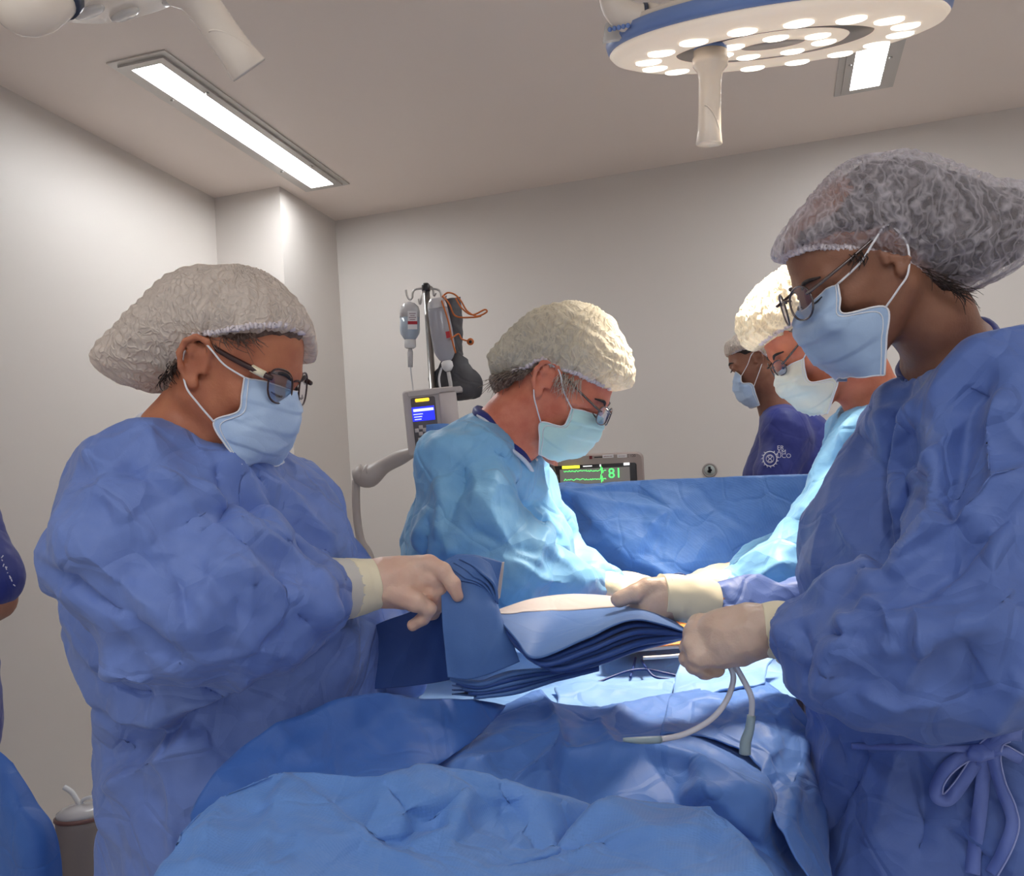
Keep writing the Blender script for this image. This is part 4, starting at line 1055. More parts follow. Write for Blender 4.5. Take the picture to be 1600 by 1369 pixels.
gw2 = gown(nurse2, [
    [(P(1470, 690, 1.25), 0.085), (P(1430, 870, 1.26), 0.135), (P(1440, 1050, 1.28), 0.140), (P(1455, 1230, 1.28), 0.150), (P(1470, 1369, 1.28), 0.17), (down(P(1470, 1369, 1.28), 0.4), 0.2)],
    [(P(1500, 700, 1.20), 0.085), (P(1500, 900, 1.20), 0.115), (P(1500, 1080, 1.22), 0.125)],
    [(P(1560, 740, 1.24), 0.12), (P(1570, 880, 1.25), 0.135), (P(1570, 1080, 1.26), 0.135), (P(1590, 1240, 1.26), 0.17), (down(P(1580, 1369, 1.26), 0.4), 0.2)],
    [(P(1440, 665, 1.20), 0.060), (P(1500, 635, 1.18), 0.066), (P(1572, 640, 1.10), 0.085), (P(1590, 800, 1.05), 0.088), (P(1530, 975, 1.00), 0.088), (P(1420, 1012, 1.04), 0.082), (P(1330, 1012, 1.09), 0.075), (P(1262, 1008, 1.12), 0.056)],
    [(P(1480, 650, 1.24), 0.065), (P(1430, 700, 1.38), 0.078), (P(1380, 880, 1.48), 0.075), (P(1270, 958, 1.45), 0.052), (P(1180, 952, 1.42), 0.036), (P(1122, 945, 1.40), 0.031)]],
    None, GOWN_B, wr_std(5.0, 0.009, 0.003, 23, (CR+CU*0.8, 1.7)), wst, h=0.0036, zlow=0.80, k=0.035,
    facets=[(950, 0.017, 7, 0.8), (7000, 0.0022, 8, 0.6)], folds=[dict(n=150, seed=201), dict(n=60, seed=202, ln_=(0.08, 0.22), w=(0.012, 0.028), A=(0.004, 0.010)), dict(n=160, seed=203, ln_=(0.02, 0.06), w=(0.003, 0.006), A=(0.0015, 0.003))],
    subs=[(P(1488, 555, 1.19), P(1440, 455, 1.16), 0.055, 0.062, 0.012), (P(1262, 1008, 1.122), P(1200, 990, 1.15), 0.043, 0.06, 0.01)])
nax = P(1430, 470, 1.16)-neckb
v, f = ringtube(P(1484, 560, 1.19), nax, 0.062, 0.062, 0.004); mk('neck_binding', v, f, WHITE_TRIM, nurse2, label='white neck binding')
v, f = ringtube(P(1480, 552, 1.19), nax, 0.056, 0.056, 0.009); mk('scrub_collar', v, f, NAVY, nurse2, label='navy scrub collar above the gown')
g2 = glove(nurse2, [
    [(P(1205, 984, 1.142), 0.0295), (P(1170, 988, 1.145), 0.031), (P(1135, 995, 1.152), 0.033), (P(1116, 998, 1.160), 0.028)],
    [(P(1150, 1005, 1.15), 0.028), (P(1118, 1014, 1.155), 0.023)],
    [(P(1125, 985, 1.165), 0.022), (P(1095, 978, 1.172), 0.0150), (P(1084, 996, 1.195), 0.0115), (P(1096, 1018, 1.205), 0.0100), (P(1115, 1022, 1.20), 0.0090)],
    [(P(1120, 995, 1.160), 0.022), (P(1086, 992, 1.160), 0.0148), (P(1077, 1012, 1.172), 0.0118), (P(1090, 1032, 1.185), 0.0102), (P(1110, 1034, 1.19), 0.0092)],
    [(P(1120, 1005, 1.155), 0.022), (P(1084, 1009, 1.150), 0.0142), (P(1078, 1028, 1.158), 0.0112), (P(1092, 1044, 1.170), 0.0100), (P(1114, 1044, 1.18), 0.0090)],
    [(P(1125, 1018, 1.148), 0.020), (P(1090, 1026, 1.142), 0.0128), (P(1086, 1042, 1.147), 0.0102), (P(1102, 1051, 1.158), 0.0092), (P(1122, 1046, 1.168), 0.0082)],
    [(P(1165, 980, 1.17), 0.018), (P(1135, 972, 1.188), 0.0135), (P(1110, 985, 1.21), 0.0110), (P(1100, 1005, 1.225), 0.0095)],
    ], GLOVE_W, seed=31, wr=0.0020, k=0.004)
cuff(nurse2, [P(1240, 992, 1.135), P(1218, 985, 1.14), P(1193, 985, 1.143)], [0.0385, 0.0350, 0.0320], CREAM, 'glove_cuff', parent=g2, label='cream glove cuff')
g2b = glove(nurse2, [
    [(P(1100, 942, 1.395), 0.0265), (P(1070, 937, 1.385), 0.026), (P(1040, 935, 1.38), 0.029), (P(1012, 938, 1.375), 0.028)],
    [(P(1040, 945, 1.38), 0.026), (P(1012, 952, 1.37), 0.022)],
    [(P(1045, 920, 1.375), 0.018), (P(1012, 919, 1.365), 0.0145), (P(990, 928, 1.355), 0.0130), (P(967, 937, 1.350), 0.0115)],
    [(P(1015, 945, 1.385), 0.016), (P(985, 958, 1.395), 0.0110), (P(960, 972, 1.39), 0.0095), (P(945, 975, 1.38), 0.0085)],
    [(P(1018, 952, 1.375), 0.015), (P(988, 968, 1.38), 0.0110), (P(965, 982, 1.38), 0.0095), (P(950, 985, 1.37), 0.0085)],
    [(P(1022, 958, 1.370), 0.014), (P(995, 977, 1.37), 0.0105), (P(975, 991, 1.37), 0.0090), (P(960, 995, 1.36), 0.0080)],
    [(P(1028, 963, 1.365), 0.012), (P(1005, 985, 1.36), 0.0095), (P(988, 998, 1.36), 0.0080), (P(976, 1001, 1.355), 0.0072)],
    ], GLOVE_W, seed=41, k=0.0035)
cuff(nurse2, [P(1106, 945, 1.398), P(1080, 938, 1.388), P(1052, 934, 1.382), P(1032, 933, 1.378)], [0.0365, 0.0345, 0.0335, 0.0330], CREAM, 'glove_cuff', parent=g2b, amp=0.0018, label='cream glove cuff')
TIE = fabric('waist_tie', srgb(104, 124, 196), srgb(116, 136, 206), crease=0.2); TIEE = fabric('tie_edge', srgb(158, 170, 222), srgb(172, 182, 230), crease=0.2)
dp = drop(gw2)
def dpl(L): return [q for q in (dp(*a) for a in L) if q is not None]
ribbon(nurse2, 'waist_tie', dpl([(1330, 1166), (1380, 1167), (1430, 1168), (1480, 1170), (1520, 1170)]), 0.008, TIE)
ribbon(nurse2, 'waist_tie', dpl([(1528, 1172, .006), (1505, 1182, .010), (1480, 1200, .016), (1464, 1225, .020), (1464, 1245, .020), (1480, 1250, .014), (1498, 1232, .010), (1525, 1192, .006)]), 0.015, TIE, TIEE)
ribbon(nurse2, 'waist_tie', dpl([(1538, 1180, .008), (1536, 1220, .006), (1529, 1280, .006), (1522, 1330, .006), (1520, 1366, .006)]), 0.016, TIE)
ribbon(nurse2, 'waist_tie', dpl([(1572, 1150, .012), (1558, 1160, .014), (1553, 1185, .012), (1562, 1225, .010), (1577, 1262, .010), (1582, 1290, .010), (1568, 1330, .008), (1548, 1366, .006)]), 0.014, TIE, TIEE)
ribbon(nurse2, 'waist_tie', dpl([(1538, 1170, .008), (1556, 1156, .012), (1578, 1148, .012), (1597, 1150, .010)]), 0.014, TIE, TIEE)
ribbon(nurse2, 'waist_tie', dpl([(1540, 1178, .008), (1565, 1172, .012), (1585, 1182, .010), (1597, 1188, .008)]), 0.013, TIE, TIEE)
kp = dp(1535, 1176, .008); kv = Vol(*[axis([a-0.03, (a+0.03, 0.0018)]) for a in kp]); kv.ell(kp, (0.014, 0.011, 0.010), None, 0.004); kv.cone(kp-CR*0.012-CU*0.004, kp+CR*0.010+CU*0.006, 0.006, 0.007, 0.006)
kv_, kq_ = kv.mesh(1); mk('tie_knot', kv_+normals(kv_, kq_)*(0.002*crumple(kv_, 90, 3))[:, None], kq_, TIE, nurse2)
eyes(nurse2, H2)
strands(nurse2, H2, [(1440, 420), (1500, 458)], (-0.5, 0.1, -0.9), 60, 0.030, HAIR_D, 7, rad=0.0005, y=0.060, curl=0.2)
strands(nurse2, H2, [(1328, 396), (1350, 398)], (0.5, 0.02, -0.5), 25, 0.016, HAIR_D, 8, rad=0.0006, y=0.073)
hair_shell(nurse2, H2, [((-0.004, 0, 0.040), (0.100, 0.080, 0.092)), ((-0.085, 0, 0.05), (0.075, 0.075, 0.075)), ((-0.145, 0, 0.035), (0.075, 0.075, 0.075)), ((-0.05, 0, 0.10), (0.09, 0.07, 0.05)), ((-0.075, 0, -0.02), (0.035, 0.055, 0.05))],
           [(-0.32, -0.25), (-0.10, -0.12), (-0.06, -0.055), (-0.035, -0.01), (-0.01, 0.040), (0.03, 0.035), (0.06, 0.055), (0.12, 0.085)], HAIR_D, capspec=CS_H2, fill=True)
cap2 = cap(nurse2, H2, CS_H2[0], CS_H2[1], CAP_D, wr_amp=0.0035, wid=0.096)
mask(nurse2, H2, [
    [(1309, 444, .062), (1288, 455, .046), (1254, 486, 0)], [(1313, 466, .066), (1286, 482, .056), (1250, 503, 0)], [(1318, 490, .068), (1288, 511, .058), (1252, 528, 0)],
    [(1384, 480, .072), (1325, 527, .064), (1263, 553, 0)], [(1385, 530, .070), (1338, 560, .056), (1285, 576, 0)], [(1382, 586, .064), (1348, 590, .045), (1312, 590, 0)]], MASK_G)
glasses(nurse2, H2, (1252, 474, 0.035), 0.066, 0.050, 0.044, METALD, tilt=14, rim=0.0013, shape=2.2)

# ======== the surgeon in the middle
H3 = Head((848, 592), 1.62, 1, 14, 34, 0.98)
CS_H3 = ([(985, 606), (991, 585), (987, 556), (972, 524), (946, 491), (907, 473), (865, 475), (826, 492), (793, 524), (768, 550), (766, 566), (773, 588), (800, 600), (900, 620)],
     cl(H3, [(772, 590), (785, 586), (826, 576), (839, 563), (868, 579), (897, 589), (930, 605), (962, 617), (985, 622)])+[(-0.3, -0.2), (0.2, 0.03)], 0.090)
hip = P(735, 1130, 1.86); fd = CR
feet = [down(hip+CF*q, 0) for q in (-0.11, 0.11)]
surg = root('person', down(hip, 0), 'older surgeon in sky-blue gown and dense white cap bending over the lit field at centre', 'person')
neckb = P(775, 700, 1.70)
arm3n = [(P(720, 745, 1.645), 0.04), (P(745, 830, 1.60), 0.045), (P(810, 890, 1.60), 0.038), (P(900, 912, 1.64), 0.026), (P(950, 918, 1.66), 0.022)]
arm3f = [(P(795, 758, 1.87), 0.04), (P(840, 850, 1.92), 0.042), (P(900, 900, 1.88), 0.032), (P(975, 918, 1.80), 0.022)]
person_body(surg, H3, [(P(805, 660, 1.69), 0.054), (neckb, 0.060)], [[(neckb, 0.056), (P(735, 800, 1.76), 0.09), (P(730, 930, 1.80), 0.11), (hip, 0.12)], [(P(722, 742, 1.66), 0.036), (neckb, 0.056), (P(790, 755, 1.84), 0.04)]],
            [arm3n, arm3f], leg_chains(hip, feet, fd), SKIN_S, hf=0.0036, capspec=CS_H3)
sst = [
 ([(740, 660), (790, 710), (830, 770), (870, 850)], 0.012, 0.010), ([(735, 690), (740, 740), (745, 790)], 0.008, 0.008), ([(745, 700), (700, 790), (680, 860)], 0.012, -0.010),
 ([(780, 720), (760, 790), (800, 850), (850, 880)], 0.012, 0.013), ([(850, 790), (850, 840), (840, 880)], 0.014, 0.012), ([(740, 830), (790, 850), (845, 860)], 0.009, -0.010),
 ([(660, 800), (650, 850), (660, 900)], 0.012, -0.012), ([(690, 730), (680, 820), (700, 890)], 0.014, 0.008), ([(800, 870), (850, 905), (900, 915)], 0.010, 0.010), ([(810, 740), (850, 800), (880, 860)], 0.009, -0.009),
]
gw3 = gown(surg, [
    [(P(735, 750, 1.74), 0.100), (P(728, 850, 1.78), 0.118), (P(735, 980, 1.82), 0.125), (P(738, 1100, 1.86), 0.15), (down(P(738, 1100, 1.86), 0.4), 0.19)],
    [(P(790, 750, 1.78), 0.075), (P(800, 850, 1.80), 0.10), (P(800, 980, 1.84), 0.11)],
    [(P(768, 708, 1.70), 0.066), (P(718, 736, 1.64), 0.062), (P(728, 830, 1.60), 0.080), (P(800, 892, 1.59), 0.070), (P(870, 912, 1.62), 0.048), (P(925, 915, 1.65), 0.034)],
    [(P(795, 722, 1.74), 0.062), (P(805, 760, 1.88), 0.070), (P(850, 850, 1.92), 0.070), (P(905, 898, 1.88), 0.045), (P(950, 912, 1.83), 0.034)]],
    None, GOWN_C, wr_std(6.0, 0.008, 0.003, 43, (CR-CU, 1.6)), sst, h=0.0052, zlow=0.95, k=0.035,
    facets=[(900, 0.015, 9, 0.8), (6000, 0.0022, 10, 0.6)], folds=[dict(n=120, seed=301), dict(n=90, seed=302, ln_=(0.08, 0.22), w=(0.012, 0.028), A=(0.004, 0.010)), dict(n=128, seed=303, ln_=(0.02, 0.06), w=(0.003, 0.006), A=(0.0015, 0.003))],
    subs=[(P(806, 668, 1.69), P(850, 600, 1.67), 0.062, 0.072, 0.012)])
d3 = drop(gw3); bp_ = [q for q in (d3(*a) for a in [(742, 645, .001), (765, 655, .001), (785, 668, .001), (805, 685, .001), (822, 702, .001), (838, 719, .001)]) if q is not None]
if len(bp_) > 2: MB().tube(bp_, 0.0032, 8, smooth=6).build('neck_binding', WHITE_TRIM, surg, label='white neck binding')
nax = H3.w((-0.018, 0, -0.02))-neckb
v, f = ringtube(P(790, 690, 1.695), nax+CR*0.03, 0.074, 0.070, 0.0038); mk('neck_binding', v, f, WHITE_TRIM, surg, label='white neck binding')
v, f = ringtube(P(787, 683, 1.70), nax+CR*0.03, 0.066, 0.064, 0.009); mk('scrub_collar', v, f, NAVY, surg, label='navy scrub collar')
def small_hand(r, w, tip, up, m, seed, label=None):
    """gloved working hand: palm, four bent fingers and a thumb from wrist towards tip"""
    w = np.asarray(w, float); tip = np.asarray(tip, float); d = tip-w; L = np.linalg.norm(d); d /= L
    up = np.asarray(up, float); up = up-d*(up@d); up /= np.linalg.norm(up); s = np.cross(d, up)
    ch = [[(w, 0.025), (w+d*0.04, 0.026), (w+d*0.07, 0.026)], [(w+d*0.03+s*0.012, 0.02), (w+d*0.075+s*0.015, 0.019)], [(w+d*0.03-s*0.012, 0.02), (w+d*0.075-s*0.015, 0.019)]]
    for i, (o, ln_) in enumerate(((0.028, 0.85), (0.010, 1.0), (-0.009, 0.95), (-0.027, 0.78))):
        b = w+d*0.075+s*o
        ch.append([(b, 0.0125), (b+d*0.030*ln_+up*0.004, 0.0098), (b+d*0.050*ln_-up*0.012, 0.0088), (b+d*0.058*ln_-up*0.030, 0.0078)])
    ch.append([(w+d*0.03+s*0.02, 0.015), (w+d*0.055+s*0.038-up*0.01, 0.0115), (w+d*0.085+s*0.034-up*0.022, 0.009)])
    return glove(r, ch, m, seed=seed, h=0.0022, label=label)
small_hand(surg, P(925, 914, 1.65), P(1010, 930, 1.72), CU, GLOVE_Y, 51)
small_hand(surg, P(950, 912, 1.83), P(1040, 925, 1.84), CU, GLOVE_Y, 52)
eyes(surg, H3)
strands(surg, H3, [(872, 582), (905, 596)], (0.35, 0.05, -1.0), 90, 0.030, HAIR_W, 5, rad=0.0005, y=0.073)
strands(surg, H3, [(778, 590), (835, 572)], (-0.35, 0.05, -1.0), 110, 0.028, HAIR_G, 6, rad=0.0007, y=0.066, curl=0.25)
hair_shell(surg, H3, [((-0.006, 0, 0.038), (0.101, 0.079, 0.092)), ((-0.075, 0, -0.02), (0.040, 0.060, 0.055))],
           [(-0.25, -0.085), (-0.07, -0.075), (-0.035, -0.01), (-0.02, 0.040), (0.03, 0.036), (0.075, 0.055), (0.12, 0.085)], HAIR_G, amp=0.005, capspec=CS_H3)
cap(surg, H3, CS_H3[0], CS_H3[1], CAP_Y, wr_amp=0.0035, wid=0.090)
mask(surg, H3, [
    [(893, 638, .064), (915, 643, .048), (943, 652, 0)], [(888, 652, .066), (912, 660, .056), (942, 667, 0)], [(878, 666, .068), (905, 676, .058), (937, 682, 0)],
    [(845, 660, .072), (885, 691, .062), (925, 700, 0)], [(843, 686, .070), (872, 707, .056), (905, 715, 0)], [(842, 710, .064), (858, 718, .045), (874, 721, 0)]], MASK_T)
glasses(surg, H3, (942, 650, 0.034), 0.066, 0.048, 0.032, METALD, tilt=12, rim=0.0011)

# ======== the surgeon across the table, partly behind the right nurse
H4 = Head((1298, 512), 1.75, -1, -2, 40, 0.96)
CS_H4 = ([(1191, 549), (1170, 541), (1154, 517), (1153, 496), (1167, 467), (1186, 446), (1212, 425), (1240, 412), (1290, 402), (1335, 425), (1352, 470), (1335, 520), (1250, 540)],
     cl(H4, [(1185, 552), (1212, 528), (1233, 515), (1251, 507), (1290, 495), (1335, 520)])+[(-0.3, -0.1), (0.2, 0.0)], 0.090)
hip = P(1400, 1100, 1.95)
feet = [down(hip+CF*q, 0) for q in (-0.11, 0.11)]
surg2 = root('person', down(hip, 0), 'surgeon in sky-blue gown and brightly lit cream cap, leaning in behind the right nurse', 'person')
neckb = P(1375, 640, 1.84)
arm4n = [(P(1376, 705, 1.775), 0.04), (P(1330, 830, 1.72), 0.042), (P(1220, 890, 1.72), 0.03), (P(1150, 908, 1.72), 0.022)]
arm4f = [(P(1345, 712, 1.965), 0.04), (P(1290, 830, 2.0), 0.042), (P(1200, 880, 1.95), 0.03), (P(1120, 900, 1.90), 0.022)]
person_body(surg2, H4, [(P(1340, 585, 1.83), 0.054), (neckb, 0.052)], [[(neckb, 0.05), (P(1375, 770, 1.88), 0.085), (P(1380, 930, 1.92), 0.10), (hip, 0.12)], [(P(1378, 705, 1.79), 0.035), (neckb, 0.05), (P(1350, 710, 1.95), 0.035)]],
            [arm4n, arm4f], leg_chains(hip, feet, -CR), SKIN_T, hf=0.0036, capspec=CS_H4)
gown(surg2, [
    [(P(1378, 655, 1.86), 0.080), (P(1390, 700, 1.88), 0.095), (P(1375, 780, 1.88), 0.100)],
    [(P(1375, 730, 1.86), 0.100), (P(1352, 850, 1.90), 0.125), (P(1370, 1000, 1.92), 0.13), (down(P(1380, 1080, 1.94), 0.4), 0.19)],
    [(P(1372, 665, 1.84), 0.062), (P(1375, 690, 1.77), 0.078), (P(1318, 820, 1.73), 0.076), (P(1245, 880, 1.72), 0.052), (P(1180, 900, 1.72), 0.036), (P(1150, 908, 1.72), 0.030)],
    [(P(1365, 665, 1.86), 0.062), (P(1345, 700, 1.97), 0.074), (P(1300, 825, 2.0), 0.070), (P(1215, 875, 1.95), 0.045), (P(1150, 895, 1.91), 0.034)]],
    None, GOWN_C, wr_std(6.0, 0.008, 0.003, 63, (CR+CU, 1.6)), [([(1330, 640), (1310, 720), (1290, 800)], 0.012, 0.012), ([(1360, 620), (1330, 700), (1300, 740)], 0.012, -0.010), ([(1230, 870), (1190, 890), (1170, 910)], 0.010, 0.010)],
    h=0.0055, zlow=0.95, k=0.035, facets=[(900, 0.015, 11, 0.8), (6000, 0.0022, 12, 0.6)], folds=[dict(n=90, seed=401), dict(n=70, seed=402, ln_=(0.08, 0.22), w=(0.012, 0.028), A=(0.004, 0.010)), dict(n=96, seed=403, ln_=(0.02, 0.06), w=(0.003, 0.006), A=(0.0015, 0.003))],
    subs=[(P(1360, 625, 1.84), P(1320, 560, 1.82), 0.066, 0.075, 0.012)])
small_hand(surg2, P(1150, 910, 1.72), P(1060, 925, 1.74), CU, GLOVE_Y, 61)
small_hand(surg2, P(1150, 897, 1.91), P(1070, 915, 1.88), CU, GLOVE_Y, 62)
eyes(surg2, H4)
hair_shell(surg2, H4, [((-0.006, 0, 0.038), (0.101, 0.079, 0.092))], [(-0.25, -0.05), (-0.07, -0.05), (-0.02, 0.04), (0.04, 0.03), (0.08, 0.06), (0.12, 0.085)], HAIR_G, capspec=CS_H4)
cap(surg2, H4, CS_H4[0], CS_H4[1], CAP_Y, wr_amp=0.005)
mask(surg2, H4, [
    [(1256, 560, .064), (1235, 570, .048), (1211, 584, 0)], [(1258, 578, .066), (1238, 590, .056), (1212, 599, 0)], [(1267, 597, .068), (1245, 607, .058), (1217, 615, 0)],
    [(1307, 592, .072), (1275, 620, .062), (1235, 630, 0)], [(1303, 618, .070), (1280, 637, .056), (1256, 645, 0)], [(1293, 646, .064), (1285, 648, .045), (1276, 648, 0)]], MASK_Y)
glasses(surg2, H4, (1218, 575, 0.034), 0.066, 0.048, 0.030, METALD, tilt=12, rim=0.0011)

# ======== the person in navy behind the screen
H5 = Head((1186, 562), 3.0, -1, -12, 18, 0.84)
CS_H5 = ([(1134, 556), (1133, 541), (1144, 528), (1157, 517), (1180, 511), (1207, 520), (1222, 545), (1215, 568), (1180, 572)],
     cl(H5, [(1132, 560), (1154, 549), (1170, 545), (1183, 549), (1215, 566)])+[(-0.3, -0.1), (0.2, 0.02)], 0.090)
hip = P(1262, 930, 3.1)
feet = [down(hip+CF*q, 0) for q in (-0.11, 0.11)]
anae = root('person', down(hip, 0), 'person in navy scrubs with white chest emblem standing beyond the blue screen drape', 'person')
neckb = P(1222, 635, 3.08)
arm5 = [(P(1230, 680, 2.98), 0.06), (P(1215, 760, 2.95), 0.045), (P(1170, 790, 2.9), 0.035), (P(1120, 800, 2.85), 0.025), (P(1105, 802, 2.83), 0.03)]
arm5f = [(P(1235, 680, 3.22), 0.06), (P(1215, 760, 3.25), 0.045), (P(1150, 790, 3.1), 0.03)]
person_body(anae, H5, [(P(1208, 605, 3.07), 0.058), (neckb, 0.064)], [[(neckb, 0.066), (P(1245, 720, 3.1), 0.12), (P(1255, 820, 3.1), 0.12), (hip, 0.13)], [(P(1232, 680, 3.0), 0.06), (neckb, 0.066), (P(1238, 680, 3.2), 0.06)]],
            [arm5, arm5f], leg_chains(hip, feet, -CR), SKIN_A, hf=0.005, capspec=CS_H5)
gown(anae, [
    [(P(1242, 700, 3.1), 0.13), (P(1240, 740, 3.1), 0.15), (P(1255, 850, 3.1), 0.155), (P(1258, 930, 3.1), 0.16)],
    [(P(1225, 652, 3.08), 0.07), (P(1228, 680, 2.98), 0.080), (P(1212, 745, 2.94), 0.072)],
    [(P(1228, 652, 3.1), 0.07), (P(1240, 685, 3.22), 0.080), (P(1222, 745, 3.25), 0.072)]],
    None, NAVY, wr_std(7.0, 0.008, 0.003, 73), [], name='scrub_top', h=0.007, zlow=0.9, k=0.03, subs=[(P(1219, 628, 3.08), P(1205, 600, 3.07), 0.062, 0.07, 0.01)])
hair_shell(anae, H5, [((-0.006, 0, 0.038), (0.101, 0.079, 0.092))], [(-0.25, -0.03), (-0.05, -0.03), (-0.02, 0.04), (0.03, 0.03), (0.06, 0.05), (0.12, 0.085)], HAIR_B, capspec=CS_H5)
cap(anae, H5, CS_H5[0], CS_H5[1], CAP_W, wr_amp=0.004, h=0.005)
eyes(anae, H5)
mask(anae, H5, [
    [(1158, 588, .062), (1154, 584, .046), (1149, 581, 0)], [(1160, 598, .066), (1154, 600, .056), (1145, 599, 0)],
    [(1175, 600, .070), (1160, 612, .062), (1146, 613, 0)], [(1181, 616, .070), (1166, 626, .056), (1157, 629, 0)], [(1187, 633, .062), (1180, 636, .045), (1172, 638, 0)]], MASK_B)

# ======== the person cut off by the left edge
hipL = P(-115, 1140, 2.25)
H6 = Head((-130, 640), 2.15, 1, 0, 5, 0.96)
feetL = [down(hipL+CF*q, 0) for q in (-0.1, 0.1)]
pers6 = root('person', down(hipL, 0), 'person in navy scrubs cut off by the left edge, only an elbow and sleeve showing', 'person')
nb = P(-145, 740, 2.22)
person_body(pers6, H6, [(nb, 0.062)], [[(nb, 0.066), (P(-130, 860, 2.22), 0.12), (P(-120, 980, 2.24), 0.115), (hipL, 0.12)], [(P(-85, 795, 2.12), 0.055), (nb, 0.066), (P(-130, 800, 2.38), 0.055)]],
            [[(P(-75, 800, 2.10), 0.05), (P(-15, 925, 2.08), 0.052), (P(-8, 938, 2.08), 0.050), (P(-70, 985, 1.98), 0.032), (P(-130, 990, 1.92), 0.026)], [(P(-130, 800, 2.4), 0.05), (P(-100, 940, 2.42), 0.04), (P(-150, 990, 2.3), 0.028)]],
            leg_chains(hipL, feetL, CR), SKIN_A, hf=0.006)
gown(pers6, [[(P(-120, 850, 2.22), 0.135), (P(-120, 980, 2.24), 0.14), (hipL, 0.16)], [(P(-120, 790, 2.18), 0.07), (P(-72, 800, 2.10), 0.075), (P(-22, 900, 2.08), 0.068), (P(-18, 905, 2.08), 0.066)], [(P(-130, 790, 2.3), 0.07), (P(-120, 810, 2.4), 0.075), (P(-105, 900, 2.42), 0.066)]],
     None, NAVY, wr_std(7.0, 0.007, 0.003, 83), [], name='scrub_top', h=0.007, zlow=0.8, k=0.03)
for (r_, hp_, ft_, dv, mm) in ((nurse, P(370, 1320, 1.40), None, CR, NAVY), (nurse2, P(1530, 1330, 1.25), None, -CR, NAVY), (surg, P(735, 1130, 1.86), None, CR, NAVY), (surg2, P(1400, 1100, 1.95), None, -CR, NAVY), (anae, P(1262, 930, 3.1), None, -CR, NAVY), (pers6, hipL, None, CR, NAVY)):
    ft = [down(hp_+CF*q, 0) for q in (-0.10, 0.10)]
    shoes_and_trousers(r_, hp_, ft, dv, mm, SHOE)
# ------------------------------------------------------------------ cloth sheets
def Q3(p):
    if len(p) == 4 and p[3] == 'z': return PZ(p[0], p[1], p[2])
    return P(p[0], p[1], p[2])
def sheet(name, rows, m, parent=None, nu=10, nv=10, thick=0.0016, amp=0.003, scale=9, seed=1, stretch=None, label=None, fine=0.0):
    G = surf_interp([[Q3(p) for p in r] for r in rows], nu, nv)
    V = G.reshape(-1, 3); nvv, nuu = G.shape[:2]
    q = np.array([(i*nuu+j, i*nuu+j+1, (i+1)*nuu+j+1, (i+1)*nuu+j) for i in range(nvv-1) for j in range(nuu-1)])
    N = normals(V, q)
    V = V+N*(amp*crumple(V, scale, seed, stretch)+amp*0.35*crumple(V, scale*2.7, seed+5))[:, None]
    v, f = grid_mesh(V.reshape(G.shape), thick)
    return mk(name, v, f, m, parent, label=label)

